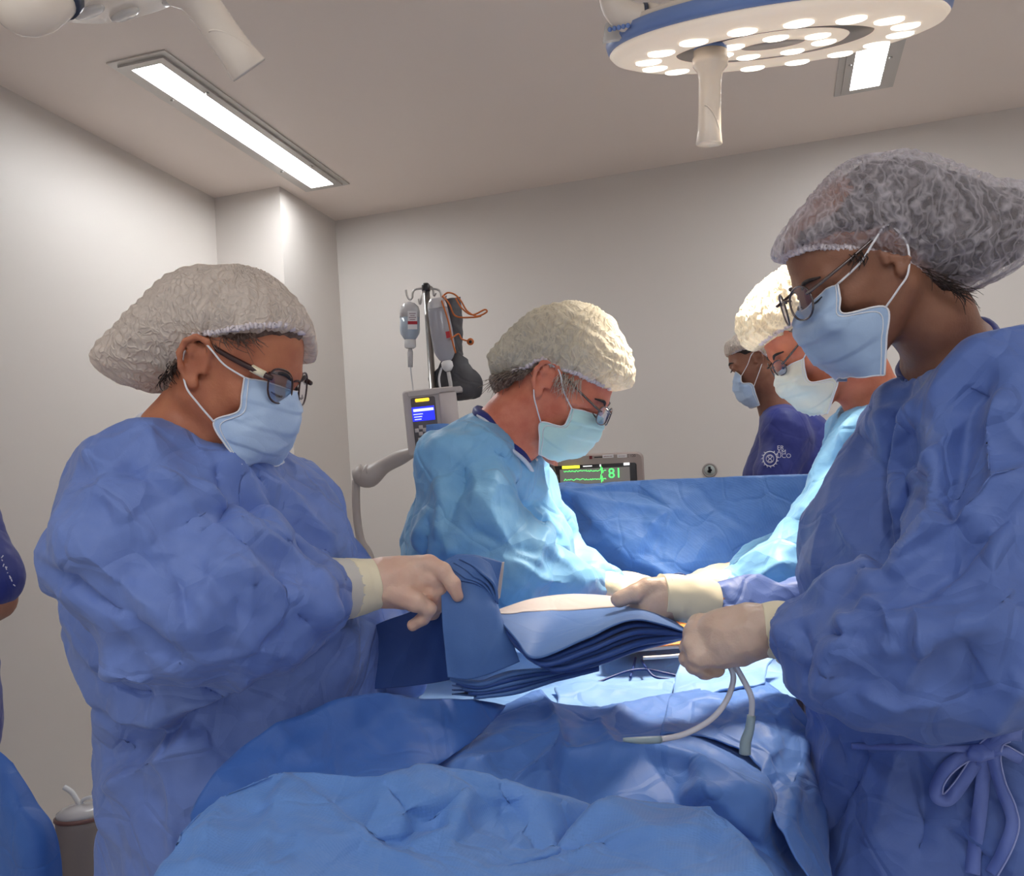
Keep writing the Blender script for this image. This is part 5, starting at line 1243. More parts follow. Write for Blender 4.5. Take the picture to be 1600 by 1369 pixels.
def faceted(name, pts, m, parent=None, creases=(), sub=0.009, relax=5, amp=0.003, scale=8, seed=1, thick=0.0018, bound=None, label=None, skirt=None, folds=None, fct=(260, 0.006), st=None):
    """stiff cloth: control points joined into panels, softened along the folds"""
    P3 = [Q3(p) for p in pts]; c2 = [Vector((p[0]/100, p[1]/100)) for p in pts]
    edges = [tuple(e) for e in creases]
    faces_in = []
    mode = 0
    if bound: edges += [(bound[i], bound[(i+1) % len(bound)]) for i in range(len(bound))]; mode = 1
    vo, eo, fo, ov, oe, of = delaunay_2d_cdt(c2, edges, faces_in, mode, 1e-4)
    m3 = []
    for i, v2 in enumerate(vo):
        if ov[i]: m3.append(P3[ov[i][0]])
        else:
            got = []
            for (a, b) in edges:
                e2 = c2[b]-c2[a]; L2 = e2.length_squared+1e-12; t = (v2-c2[a]).dot(e2)/L2
                if 0 <= t <= 1 and (c2[a]+e2*t-v2).length < 1e-3: got.append(P3[a]*(1-t)+P3[b]*t)
            if not got:
                d = [math.hypot(v2.x-c.x, v2.y-c.y)+1e-6 for c in c2]; k = np.argsort(d)[:3]; w = [1/d[j] for j in k]; got = [sum(P3[j]*w_ for j, w_ in zip(k, w))/sum(w)]
            m3.append(sum(got)/len(got))
    V = np.array(m3); F = np.array([list(f) for f in fo if len(f) == 3])
    us = np.unique(F); rm = np.full(len(V), -1); rm[us] = np.arange(len(us)); V = V[us]; F = rm[F]
    for _ in range(7):
        # split every edge
        e = np.vstack([F[:, [0, 1]], F[:, [1, 2]], F[:, [2, 0]]]); L = np.linalg.norm(V[e[:, 0]]-V[e[:, 1]], axis=1)
        if L.mean() < sub: break
        es = np.sort(e, 1); u, inv = np.unique(es, axis=0, return_inverse=True); inv = inv.ravel()
        mid = (V[u[:, 0]]+V[u[:, 1]])/2; n = len(V); V = np.vstack([V, mid]); k = len(F)
        a, b, c = inv[:k]+n, inv[k:2*k]+n, inv[2*k:]+n
        F = np.vstack([np.stack([F[:, 0], a, c], 1), np.stack([a, F[:, 1], b], 1), np.stack([c, b, F[:, 2]], 1), np.stack([a, b, c], 1)])
    e = np.sort(np.vstack([F[:, [0, 1]], F[:, [1, 2]], F[:, [2, 0]]]), 1); u, cnt = np.unique(e, axis=0, return_counts=True)
    bd = np.zeros(len(V), bool); bd[u[cnt == 1].ravel()] = True
    for _ in range(relax):
        W = lap(V, F, 0.7); W[bd] = V[bd]; V = W
    N = normals(V, F)
    N[(N*(V-CAM)).sum(1) > 0] *= 1
    flip = (N*(V-CAM)).sum() > 0
    if flip: F = F[:, ::-1]; N = -N
    L0 = math.sqrt(4/math.sqrt(3)*np.linalg.norm(np.cross(V[F[:, 1]]-V[F[:, 0]], V[F[:, 2]]-V[F[:, 0]]), axis=1).sum()/2)
    V = facet(V, F, int(fct[0]*L0*L0), fct[1], seed, 0.75); V = lap(V, F, 0.4); N = normals(V, F)
    V = V+N*strokes(V, N, st)[:, None] if st else V; N = normals(V, F)
    hh = amp*crumple(V, scale, seed)+amp*0.4*crumple(V, scale*2.6, seed+5)
    for fo in (folds or [dict(n=40, seed=seed+7, ln_=(0.08, 0.25), w=(0.006, 0.016), A=(0.002, 0.005)), dict(n=50, seed=seed+8, ln_=(0.03, 0.08), w=(0.003, 0.006), A=(0.001, 0.002))]): hh = hh+rfolds(V, N, **fo)
    V = V+N*hh[:, None]
    N = normals(V, F); n = len(V); V2 = np.vstack([V, V-N*thick]); F2 = [tuple(f) for f in F]+[tuple(f[::-1]+n) for f in F]
    dire = np.vstack([F[:, [0, 1]], F[:, [1, 2]], F[:, [2, 0]]]); key = {tuple(x): 1 for x in u[cnt == 1]}
    for a, b in dire:
        if (min(a, b), max(a, b)) in key: F2.append((b, a, a+n, b+n))
    o = mk(name, V2, F2, m, parent, label=label)
    return o

# front drape, nearest the camera
A = [(240, 1369, .82), (300, 1300, .88), (344, 1247, .94), (395, 1222, .97), (449, 1203, 1.0), (520, 1208, 1.0), (599, 1216, .99), (650, 1205, 1.02), (688, 1206, 1.03), (726, 1244, 1.0),
     (777, 1225, 1.03), (850, 1243, 1.02), (924, 1260, 1.09), (866, 1336, 1.0), (573, 1320, .915), (620, 1322, .92), (740, 1369, .87), (949, 1247, 1.02), (1045, 1253, 1.03), (1109, 1270, 1.0),
     (1172, 1320, .93), (1210, 1369, .87), (1090, 1292, .955), (1134, 1308, .95), (1013, 1297, .95), (640, 1262, .935), (475, 1330, .86), (440, 1369, .82), (900, 1369, .86), (1080, 1369, .86),
     (150, 1520, .74), (400, 1520, .72), (740, 1520, .74), (1000, 1520, .76), (1240, 1480, .80), (700, 1330, .905), (800, 1330, .95), (930, 1330, .97), (400, 1280, .93), (560, 1260, .965), (780, 1280, 1.01)]
A += [(449, 1196, 1.12), (620, 1200, 1.12), (777, 1216, 1.14), (980, 1238, 1.14), (1120, 1262, 1.12), (320, 1262, 1.02), (1190, 1320, 1.04)]
for p in range(len(A)-7, len(A)):   # far side of the lumps falls away
    q = A[p]; w = P(q[0], q[1]+45, q[2]+0.02); px_, py_, d_ = proj(w); A[p] = (px_+0.1, q[1], d_+0.05)
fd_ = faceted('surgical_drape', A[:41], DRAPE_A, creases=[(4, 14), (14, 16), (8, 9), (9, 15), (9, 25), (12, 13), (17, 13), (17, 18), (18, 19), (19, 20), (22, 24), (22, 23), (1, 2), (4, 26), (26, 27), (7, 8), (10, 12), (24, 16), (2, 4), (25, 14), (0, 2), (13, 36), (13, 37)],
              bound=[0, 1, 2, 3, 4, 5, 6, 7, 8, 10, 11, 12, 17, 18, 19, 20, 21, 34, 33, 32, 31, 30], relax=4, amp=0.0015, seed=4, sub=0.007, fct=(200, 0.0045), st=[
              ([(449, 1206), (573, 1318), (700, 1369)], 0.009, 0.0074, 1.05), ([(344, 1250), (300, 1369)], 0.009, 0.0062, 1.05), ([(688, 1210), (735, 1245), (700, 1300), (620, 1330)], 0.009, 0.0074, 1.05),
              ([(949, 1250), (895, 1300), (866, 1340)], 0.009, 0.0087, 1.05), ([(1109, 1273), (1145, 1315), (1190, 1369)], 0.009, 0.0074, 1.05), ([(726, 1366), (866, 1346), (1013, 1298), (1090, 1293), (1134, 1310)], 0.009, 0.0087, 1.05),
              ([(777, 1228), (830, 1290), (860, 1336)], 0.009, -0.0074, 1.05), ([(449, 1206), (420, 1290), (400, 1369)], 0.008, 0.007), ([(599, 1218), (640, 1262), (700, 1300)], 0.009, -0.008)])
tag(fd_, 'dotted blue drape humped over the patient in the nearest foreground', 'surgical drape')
# upturned flap on the left
C = [(300, 1252, 1.04), (330, 1210, 1.07), (370, 1170, 1.11), (440, 1120, 1.15), (520, 1090, 1.19), (600, 1079, 1.22), (700, 1094, 1.28), (795, 1103, 1.34), (735, 1160, 1.24), (668, 1210, 1.16), (560, 1240, 1.08),
     (450, 1240, 1.06), (340, 1290, 1.03), (305, 1295, 1.01), (430, 1180, 1.13), (520, 1160, 1.16), (500, 1205, 1.10), (600, 1140, 1.21), (660, 1150, 1.20)]
o = faceted('surgical_drape', C, DRAPE_D, creases=[(4, 16), (7, 9), (5, 17)], bound=[0, 1, 2, 3, 4, 5, 6, 7, 8, 9, 10, 11, 12, 13], relax=16, amp=0.003, scale=6, seed=14, sub=0.010)
tag(o, 'smooth deep blue drape flap turned up beside the left nurse', 'surgical drape')
# body drape leading to the lit field
B = [(560, 1110, 1.36), (600, 1230, 1.26), (690, 1150, 1.38), (765, 1104, 1.46), (847, 1081, 1.46), (862, 1102, 1.40), (873, 1138, 1.32), (852, 1182, 1.23), (935, 1108, 1.42), (1045, 1090, 1.48),
     (1110, 1075, 1.52), (1190, 1060, 1.55), (1240, 1092, 1.48), (1272, 1135, 1.42), (1285, 1250, 1.30), (1310, 1400, 1.20), (885, 1172, 1.27), (1000, 1172, 1.27), (1090, 1192, 1.22), (1190, 1242, 1.14),
     (790, 1216, 1.17), (855, 1232, 1.17), (924, 1268, 1.15), (1060, 1258, 1.17), (1200, 1330, 1.13), (1240, 1420, 1.08), (720, 1195, 1.17), (780, 1150, 1.26), (920, 1140, 1.33), (1000, 1130, 1.36),
     (640, 1300, 1.15), (800, 1330, 1.13), (1000, 1340, 1.12), (1100, 1420, 1.08), (700, 1420, 1.06), (1120, 1160, 1.31), (1190, 1180, 1.30), (1230, 1250, 1.2), (850, 1300, 1.12), (880, 1250, 1.16), (1100, 1230, 1.12)]
o = faceted('surgical_drape', B, DRAPE_M, creases=[(4, 5), (5, 6), (6, 7), (7, 20), (6, 16), (16, 17), (17, 18), (18, 19), (16, 21), (3, 27), (27, 20), (5, 8), (8, 9), (11, 36), (19, 24), (16, 39)],
            bound=[3, 4, 5, 8, 9, 10, 11, 12, 13, 14, 15, 25, 33, 34, 30, 1, 2], relax=5, amp=0.003, seed=24, fct=(200, 0.0045), st=[
              ([(850, 1084), (873, 1136), (855, 1180), (800, 1216)], 0.009, 0.014), ([(873, 1165), (1000, 1170), (1090, 1190), (1190, 1240)], 0.012, 0.016), ([(873, 1140), (800, 1170), (720, 1196)], 0.009, 0.010),
              ([(885, 1180), (880, 1230), (900, 1260)], 0.009, -0.010), ([(930, 1110), (960, 1150), (950, 1200)], 0.009, 0.007), ([(1200, 1080), (1240, 1180), (1285, 1300)], 0.012, -0.012)])
tag(o, 'creased blue drape rising from the foreground to the lit field', 'surgical drape')
# hemmed corner sheet below the gloved fist
D = [(1045, 1088, 1.465), (1115, 1073, 1.50), (1190, 1056, 1.53), (1242, 1088, 1.45), (1275, 1135, 1.38), (1290, 1250, 1.26), (1305, 1380, 1.15), (1255, 1380, 1.08), (1220, 1300, 1.12), (1200, 1235, 1.17), (1193, 1198, 1.22),
     (1165, 1170, 1.26), (1100, 1156, 1.29), (1030, 1153, 1.30), (1180, 1110, 1.38), (1225, 1170, 1.28), (1215, 1110, 1.38), (1240, 1230, 1.20), (1120, 1110, 1.38)]
o = faceted('surgical_drape', D, DRAPE_M, creases=[(2, 16), (16, 15), (15, 17), (17, 8), (2, 14), (3, 15), (4, 17)], bound=list(range(14)), relax=5, amp=0.003, seed=34, sub=0.010)
tag(o, 'grey-blue hemmed drape corner arching below the right gloved fist', 'surgical drape')
# screen drape
F_ = [(868, 760, 2.28), (990, 750, 2.28), (1160, 744, 2.28), (1264, 740, 2.28), (1340, 738, 2.28), (1340, 980, 2.2), (1200, 980, 2.18), (1050, 980, 2.16), (900, 980, 2.2), (862, 960, 2.26), (860, 850, 2.29), (862, 768, 2.27),
      (884, 766, 2.24), (930, 815, 2.215), (985, 865, 2.18), (1055, 905, 2.15), (1048, 796, 2.225), (1160, 830, 2.205), (1260, 850, 2.22), (1018, 818, 2.212), (1020, 860, 2.19), (900, 860, 2.26), (960, 920, 2.24), (900, 790, 2.262), (1000, 772, 2.268), (1100, 765, 2.262)]
o = faceted('surgical_drape', F_, DRAPE, creases=[(12, 13), (13, 14), (14, 15), (16, 17), (17, 18), (16, 19), (19, 20), (12, 16), (12, 23), (16, 25)], bound=list(range(12)), relax=4, amp=0.003, scale=6, seed=44, sub=0.014)
tag(o, 'blue screen drape hung upright at the far end of the table', 'surgical drape')
fr = root('drape_frame', down(P(1060, 755, 2.31), 0), 'steel bar and posts holding up the screen drape, mostly hidden', 'frame')
a_, b_ = P(866, 764, 2.31), P(1345, 742, 2.31)
MB().tube([a_, b_], 0.008, 10).build('bar', METAL, fr)
for q in (a_, b_): MB().tube([q, down(q, 0.78)], 0.009, 10).build('post', METAL, fr)

# lit field: flat sheet over the patient's middle
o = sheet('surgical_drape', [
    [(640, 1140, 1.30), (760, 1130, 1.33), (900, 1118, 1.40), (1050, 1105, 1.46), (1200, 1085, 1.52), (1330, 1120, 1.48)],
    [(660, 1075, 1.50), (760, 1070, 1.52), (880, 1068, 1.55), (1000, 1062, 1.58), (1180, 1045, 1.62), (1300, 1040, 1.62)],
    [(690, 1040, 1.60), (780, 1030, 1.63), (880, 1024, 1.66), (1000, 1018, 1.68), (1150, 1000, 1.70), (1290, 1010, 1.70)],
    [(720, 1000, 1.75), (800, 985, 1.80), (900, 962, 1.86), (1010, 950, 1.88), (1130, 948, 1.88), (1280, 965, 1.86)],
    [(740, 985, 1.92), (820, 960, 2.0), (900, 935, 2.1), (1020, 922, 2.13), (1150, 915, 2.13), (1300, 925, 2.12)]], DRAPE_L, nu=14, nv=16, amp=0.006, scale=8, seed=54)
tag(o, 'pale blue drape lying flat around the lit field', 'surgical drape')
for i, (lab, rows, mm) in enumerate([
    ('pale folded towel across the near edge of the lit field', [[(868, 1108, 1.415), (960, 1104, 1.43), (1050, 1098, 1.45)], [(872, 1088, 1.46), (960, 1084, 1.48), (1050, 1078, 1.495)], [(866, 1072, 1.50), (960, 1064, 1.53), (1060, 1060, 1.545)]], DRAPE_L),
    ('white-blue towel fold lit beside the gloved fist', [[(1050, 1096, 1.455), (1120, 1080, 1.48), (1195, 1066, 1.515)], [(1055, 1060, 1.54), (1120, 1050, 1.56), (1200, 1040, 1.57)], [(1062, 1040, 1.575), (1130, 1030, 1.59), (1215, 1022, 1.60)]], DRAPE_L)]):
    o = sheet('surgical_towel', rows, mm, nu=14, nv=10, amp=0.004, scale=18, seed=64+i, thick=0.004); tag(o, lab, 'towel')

# side drape at the bottom left corner
o = sheet('surgical_drape', [
    [(-160, 1140, 1.7), (-60, 1145, 1.66), (-8, 1170, 1.62), (20, 1192, 1.60)],
    [(-180, 1230, 1.68), (-60, 1240, 1.62), (10, 1245, 1.55), (56, 1252, 1.57)],
    [(-200, 1340, 1.66), (-60, 1340, 1.60), (40, 1335, 1.52), (92, 1330, 1.56)],
    [(-200, 1600, 1.66), (-60, 1600, 1.60), (50, 1600, 1.54), (105, 1600, 1.58)],
    [(-200, 1900, 1.66), (-60, 1900, 1.62), (50, 1900, 1.58), (100, 1900, 1.6)]], DRAPE_D, nu=12, nv=12, amp=0.004, scale=7, seed=71)
tag(o, 'blue drape hanging over a side table in the lower left corner', 'surgical drape')
it = root('instrument_table', down(P(-330, 1160, 1.74), 0), 'side table under the blue drape at the lower left corner, mostly hidden', 'table')
c_ = P(-330, 1165, 1.74); zt = P(-60, 1160, 1.68)[2]-0.02
MB().box((c_[0]-0.11, c_[1]-0.02, zt-0.03), (c_[0]+0.1, c_[1]+0.3, zt)).build('tabletop', METAL, it, smooth=False)
for sx in (-0.1, 0.08):
    for sy in (0.0, 0.28): MB().tube([(c_[0]+sx, c_[1]+sy, zt-0.03), (c_[0]+sx, c_[1]+sy, 0.0)], 0.012, 8).build('leg', METAL, it)

# ------------------------------------------------------------------ folded drape handed between the nurses
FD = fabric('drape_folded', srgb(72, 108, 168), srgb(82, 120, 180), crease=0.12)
FDD = fabric('drape_folded_shaded', srgb(40, 72, 138), srgb(46, 80, 148), crease=0.1)  # same cloth as drape_folded, with the shade put into its colour
fold = root('folded_drape', P(800, 1040, 1.33), 'folded blue drape with a pale adhesive stripe passed between the nurses', 'folded drape')
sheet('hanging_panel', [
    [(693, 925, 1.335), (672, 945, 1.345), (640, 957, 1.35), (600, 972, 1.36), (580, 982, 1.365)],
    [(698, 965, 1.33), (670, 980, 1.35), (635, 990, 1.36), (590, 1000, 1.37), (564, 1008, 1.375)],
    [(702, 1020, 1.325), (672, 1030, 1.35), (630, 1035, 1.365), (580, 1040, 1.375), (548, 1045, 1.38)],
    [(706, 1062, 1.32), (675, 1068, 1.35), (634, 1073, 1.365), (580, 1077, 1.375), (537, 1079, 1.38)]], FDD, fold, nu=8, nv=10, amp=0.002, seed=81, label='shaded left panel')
sheet('front_panel', [
    [(690, 882, 1.315), (712, 868, 1.32), (735, 868, 1.325), (760, 872, 1.33), (784, 878, 1.335)],
    [(690, 925, 1.295), (715, 915, 1.295), (742, 912, 1.30), (763, 918, 1.31), (776, 930, 1.325)],
    [(692, 975, 1.285), (718, 965, 1.280), (748, 958, 1.280), (772, 958, 1.29), (782, 962, 1.305)],
    [(696, 1020, 1.285), (722, 1018, 1.275), (752, 1012, 1.272), (780, 1005, 1.278), (800, 1002, 1.29)],
    [(700, 1058, 1.285), (730, 1062, 1.278), (758, 1056, 1.276), (785, 1046, 1.28), (812, 1034, 1.29)]], FD, fold, nu=9, nv=10, amp=0.0022, scale=14, seed=82, stretch=(CU, 2.5))
for k in range(4):
    t = k/3
    sheet('pleat', [
        [(690+k*9, 890-k*5, 1.306-0.001*k), (712+k*10, 874-k*1, 1.311), (740+k*8, 882, 1.316)],
        [(700+k*12, 900-k*5, 1.301), (730+k*9, 892, 1.304), (756+k*6, 905+k*1, 1.310)],
        [(712+k*14, 908-k*3, 1.294), (744+k*9, 914+k, 1.298), (770+k*2, 938+k*2, 1.306)]], FD, fold, nu=8, nv=8, thick=0.003, amp=0.0006, seed=90+k)
sheet('adhesive_flap', [[(750, 882, 1.345), (768, 880, 1.348), (788, 878, 1.350)], [(762, 905, 1.34), (772, 908, 1.342), (785, 905, 1.345)], [(774, 935, 1.335), (777, 938, 1.336), (781, 934, 1.338)]], ADHES, fold, nu=6, nv=8, amp=0.0008, label='pale adhesive flap')
# packet of folds, top sheet then lower leaves
back = [(776, 957, 1.345), (830, 938, 1.42), (890, 930, 1.46), (960, 934, 1.47), (1015, 945, 1.45), (1068, 985, 1.36)]
ftop = [(778, 968, 1.31), (806, 1000, 1.265), (836, 1030, 1.235), (915, 1000, 1.235), (992, 970, 1.255), (1072, 990, 1.335)]
fbot = [(781, 975, 1.315), (812, 1012, 1.275), (868, 1047, 1.245), (925, 1040, 1.245), (1000, 1014, 1.27), (1070, 995, 1.340)]
nL = 6
for k in range(nL):
    t = k/(nL-1); fr_ = [tuple(np.array(a)*(1-t)+np.array(b)*t) for a, b in zip(ftop, fbot)]
    if k: fr_ = [(x, y-(2.5 if i in (2, 3, 4) and k % 2 else 0), d+(0.012 if k % 2 else 0.002)) for i, (x, y, d) in enumerate(fr_)]
    bk_ = [(x, y+10*t, d) for (x, y, d) in back]
    def mx(w, dz): return [tuple(np.array(a)*(1-w)+np.array(b)*w+np.array([0, dz, 0])) for a, b in zip(bk_, fr_)]
    fold_in = [(x, y+3.0, d+0.010) for (x, y, d) in fr_]
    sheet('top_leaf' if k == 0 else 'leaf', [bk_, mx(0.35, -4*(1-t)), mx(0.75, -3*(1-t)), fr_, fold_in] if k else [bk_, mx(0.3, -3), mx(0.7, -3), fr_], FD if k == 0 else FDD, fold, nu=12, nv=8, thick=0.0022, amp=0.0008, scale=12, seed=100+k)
# adhesive stripe lying on the top leaf
rw = [back, [tuple(np.array(a)*0.7+np.array(b)*0.3+np.array([0, -3, 0])) for a, b in zip(back, ftop)], [tuple(np.array(a)*0.3+np.array(b)*0.7+np.array([0, -3, 0])) for a, b in zip(back, ftop)], ftop]
G = surf_interp([[Q3(p) for p in r] for r in rw], 12, 8); nv_, nu_ = G.shape[:2]
nj = int(nu_*0.82); S_ = np.zeros((9, nj, 3))
for j_ in range(nj):
    w0, w1 = 0.03, np.interp(j_/nu_, [0, 0.18, 0.35, 0.6, 0.82], [0.62, 0.42, 0.33, 0.36, 0.42])
    for i_ in range(9):
        f_ = (w0+(w1-w0)*i_/8)*(nv_-1); a_ = int(f_); S_[i_, j_] = G[a_, j_]*(1-f_+a_)+G[min(a_+1, nv_-1), j_]*(f_-a_)
nn_ = normals(S_.reshape(-1, 3), np.array([(i*nj+j, i*nj+j+1, (i+1)*nj+j+1, (i+1)*nj+j) for i in range(8) for j in range(nj-1)]))
if (nn_@CU).sum() < 0: nn_ = -nn_
v, f = grid_mesh(S_+nn_.reshape(S_.shape)*0.0022, 0.001)
mk('adhesive_stripe', v, f, ADHES, fold, label='pale adhesive stripe')
# lower leaves hanging under the packet and panels
for k in range(5):
    t = k/4
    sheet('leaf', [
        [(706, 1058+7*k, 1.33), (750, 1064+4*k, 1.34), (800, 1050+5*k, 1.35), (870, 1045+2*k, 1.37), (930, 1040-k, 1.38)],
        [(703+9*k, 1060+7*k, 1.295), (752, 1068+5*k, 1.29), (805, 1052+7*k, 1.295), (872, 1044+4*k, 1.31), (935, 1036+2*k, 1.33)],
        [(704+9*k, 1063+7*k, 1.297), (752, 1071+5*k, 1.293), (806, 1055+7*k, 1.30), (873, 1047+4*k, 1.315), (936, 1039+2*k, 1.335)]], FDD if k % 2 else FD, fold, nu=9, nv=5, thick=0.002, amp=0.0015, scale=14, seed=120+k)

# ------------------------------------------------------------------ operating table and patient
tc = P(1000, 1040, 1.62)
ot = root('operating_table', (-0.20, tc[1], 0), 'operating table under the drapes, almost wholly covered', 'operating table')
x0, x1 = -0.42, 0.02
MB().box((x0, 0.95, 0.72), (x1, 2.75, 0.76)).build('table_frame', METAL, ot, smooth=False)
MB().box((x0+0.01, 0.96, 0.76), (x1-0.01, 2.74, 0.805)).build('mattress', BLACKP, ot, smooth=False)
MB().lathe(((x0+x1)/2, 1.9, 0.06), (0, 0, 1), [(0.16, 0), (0.15, 0.04), (0.11, 0.10), (0.11, 0.66)], 24).build('column', METAL, ot)
MB().box(((x0+x1)/2-0.22, 1.4, 0.0), ((x0+x1)/2+0.22, 2.4, 0.07)).build('base', METAL, ot, smooth=False)
cx = (x0+x1)/2
pat = root('person', (cx, 1.9, 0.805), 'patient lying draped on the table, a strip of orange skin showing', 'person')
Vp = Vol(axis([cx-0.34, (cx+0.34, 0.01)]), axis([1.0, (2.85, 0.01)]), axis([0.79, (1.1, 0.008)]))
zt = 0.805
Vp.ell((cx, 2.66, zt+0.10), (0.078, 0.10, 0.098), None, 0.01); Vp.cone((cx, 2.52, zt+0.08), (cx, 2.60, zt+0.09), 0.055, 0.05, 0.03)
for q in (-1, 1):
    Vp.chain([(cx+q*0.15, 2.42, zt+0.08), (cx+q*0.15, 2.15, zt+0.035), (cx+q*0.125, 1.98, zt+0.03), (cx+q*0.08, 1.90, zt+0.06)], [0.045, 0.034, 0.026, 0.020], 0.03)
    Vp.chain([(cx+q*0.075, 1.72, zt+0.062), (cx+q*0.07, 1.40, zt+0.045), (cx+q*0.06, 1.12, zt+0.035)], [0.058, 0.044, 0.030], 0.02)
Vp.chain([(cx, 2.40, zt+0.075), (cx, 2.15, zt+0.07), (cx, 1.95, zt+0.075), (cx, 1.75, zt+0.075)], [0.075, 0.068, 0.074, 0.072], 0.08)
Vp.ell((cx, 2.3, zt+0.08), (0.17, 0.2, 0.075), None, 0.05); Vp.ell((cx, 1.85, zt+0.07), (0.15, 0.2, 0.07), None, 0.05)
Vp.ell((cx, 2.66, zt+0.19), (0.012, 0.018, 0.02), None, 0.01)
v, q = Vp.mesh(2); mk('body', v, q, SKIN_S, pat)
SKIN_O = skin('skin_orange', srgb(240, 150, 70), srgb(230, 130, 60))  # saturated orange skin tone
o = sheet('exposed_skin', [[(950, 1018, 1.60), (1010, 1012, 1.60), (1085, 1005, 1.60)], [(950, 1004, 1.64), (1010, 996, 1.64), (1085, 988, 1.64)], [(955, 985, 1.72), (1020, 975, 1.72), (1090, 968, 1.72)], [(960, 975, 1.78), (1030, 962, 1.80), (1095, 955, 1.80)]], SKIN_O, pat, amp=0.002, label='orange skin')

# ------------------------------------------------------------------ tubes, cables in the field
CLEAR = mat('clear_tubing', srgb(232, 230, 234), 0.15); CLEAR.node_tree.nodes['Principled BSDF'].inputs['Transmission Weight'].default_value = 0.35
CONN = mat('tube_connector', srgb(176, 196, 200), 0.3); CONN.node_tree.nodes['Principled BSDF'].inputs['Transmission Weight'].default_value = 0.4
t1 = root('suction_tube', P(1142, 1043, 1.17), 'clear tube from the right fist curving left to a pale tip', 'tube')
MB().tube([P(1138, 1036, 1.17), P(1146, 1060, 1.165), P(1135, 1095, 1.16), P(1110, 1125, 1.15), P(1070, 1147, 1.14), P(1030, 1156, 1.13)], 0.0036, 10, smooth=8).build('tube', CLEAR, t1)
MB().tube([P(1032, 1156, 1.13), P(1000, 1157, 1.12), P(974, 1156, 1.115)], [0.0044, 0.0042, 0.0022], 10, smooth=4).build('tip', CONN, t1)
t2 = root('suction_tube', P(1148, 1043, 1.17), 'clear tube hanging straight down from the right fist with a wide connector', 'tube')
MB().tube([P(1146, 1036, 1.17), P(1160, 1060, 1.16), P(1174, 1090, 1.15), P(1174, 1122, 1.15)], 0.0036, 10, smooth=8).build('tube', CLEAR, t2)
MB().tube([P(1174, 1118, 1.15), P(1171, 1140, 1.15), P(1165, 1160, 1.15), P(1164, 1178, 1.15)], [0.0050, 0.0056, 0.0066, 0.0070], 12, smooth=4).build('connector', CONN, t2)
WIRE = mat('wire_blue', srgb(40, 66, 130), 0.4); WIREW = mat('cable_white', srgb(236, 226, 220), 0.4)
for i, pts in enumerate([
    [(925, 1074, 1.54), (960, 1060, 1.56), (985, 1052, 1.57), (1010, 1050, 1.575), (1040, 1056, 1.57), (1058, 1060, 1.565)],
    [(985, 1062, 1.555), (990, 1045, 1.60), (993, 1032, 1.63)], [(1002, 1036, 1.62), (1010, 1048, 1.58), (1024, 1062, 1.56), (1056, 1066, 1.555)]]):
    b = MB().tube([P(*p)+CU*0.004 for p in pts], 0.0022, 8, smooth=8).build('cable', WIRE); tag(b, ['long dark blue cable across the pale field', 'short upright dark blue cable in the pale field', 'dark blue cable crossing to the right in the pale field'][i], 'cable', 'dark cables in the field')
for k in range(4):
    pts = [(955-4*k, 1030+1.5*k, 1.60), (985, 1022+2*k, 1.61), (1030, 1017+2.4*k, 1.615), (1068, 1016+2*k, 1.61), (1090, 1022+2*k, 1.60), (1060, 1030+2*k, 1.58), (1005, 1034+2*k, 1.58)]
    b = MB().tube([P(*p)+CU*(0.006+0.002*k) for p in pts], 0.0030, 8, smooth=8).build('cable', WIREW); tag(b, ('lowest', 'second lowest', 'second highest', 'topmost')[k]+' turn of the pale cable coiled at the edge of the lit field', 'cable', 'pale coiled cable turns')
b = MB().tube([P(1046, 905, 1.55), P(1052, 898, 1.55), P(1062, 896, 1.55), P(1075, 901, 1.55), P(1084, 912, 1.55), P(1086, 925, 1.55)], 0.0010, 8, smooth=8).build('wire_loop', WIRE); tag(b, 'thin blue wire loop arching behind the far gloved hand', 'wire')
b = sheet('gauze', [[(1085, 925, 1.74), (1120, 918, 1.74), (1160, 920, 1.74)], [(1085, 912, 1.79), (1125, 903, 1.79), (1165, 905, 1.79)], [(1090, 906, 1.84), (1125, 898, 1.84), (1160, 900, 1.84)]], WHITE_TRIM, amp=0.004, scale=30, thick=0.006); tag(b, 'bright white gauze at the far side of the lit field', 'gauze')

# lower cover hanging to both sides of the table
prof = [(-0.255, 0.42), (-0.25, 0.60), (-0.24, 0.74), (-0.19, 0.82), (-0.11, 0.885), (0.0, 0.895), (0.11, 0.885), (0.19, 0.82), (0.24, 0.74), (0.25, 0.60), (0.255, 0.42)]
G = []
for y_, zs_ in ((0.90, 0.40), (0.905, 0.70), (0.93, 0.97), (1.0, 1.0), (1.2, 1.0), (1.4, 1.0), (1.56, 0.98)):
    G.append([np.array([cx+a*(1.0 if zs_ > 0.9 else 1.03), y_+0.006*math.sin(a*30), (b if zs_ > 0.9 else min(b, b*zs_+0.05))]) for a, b in prof])
G = surf_interp(G, 6, 8); V = G.reshape(-1, 3); nu_ = G.shape[1]
q = np.array([(i*nu_+j, i*nu_+j+1, (i+1)*nu_+j+1, (i+1)*nu_+j) for i in range(G.shape[0]-1) for j in range(nu_-1)])
N_ = normals(V, q); N_ = N_ if N_[:, 2].mean() > 0 else -N_
V = V+N_*(0.008*crumple(V*np.array([1, 1, 0.5]), 9, 91))[:, None]
v, f = grid_mesh(V.reshape(G.shape), 0.002)
tag(mk('surgical_drape', v, f, DRAPE_M), 'lowest blue drape wrapped over the table end, under the dotted one', 'surgical drape')
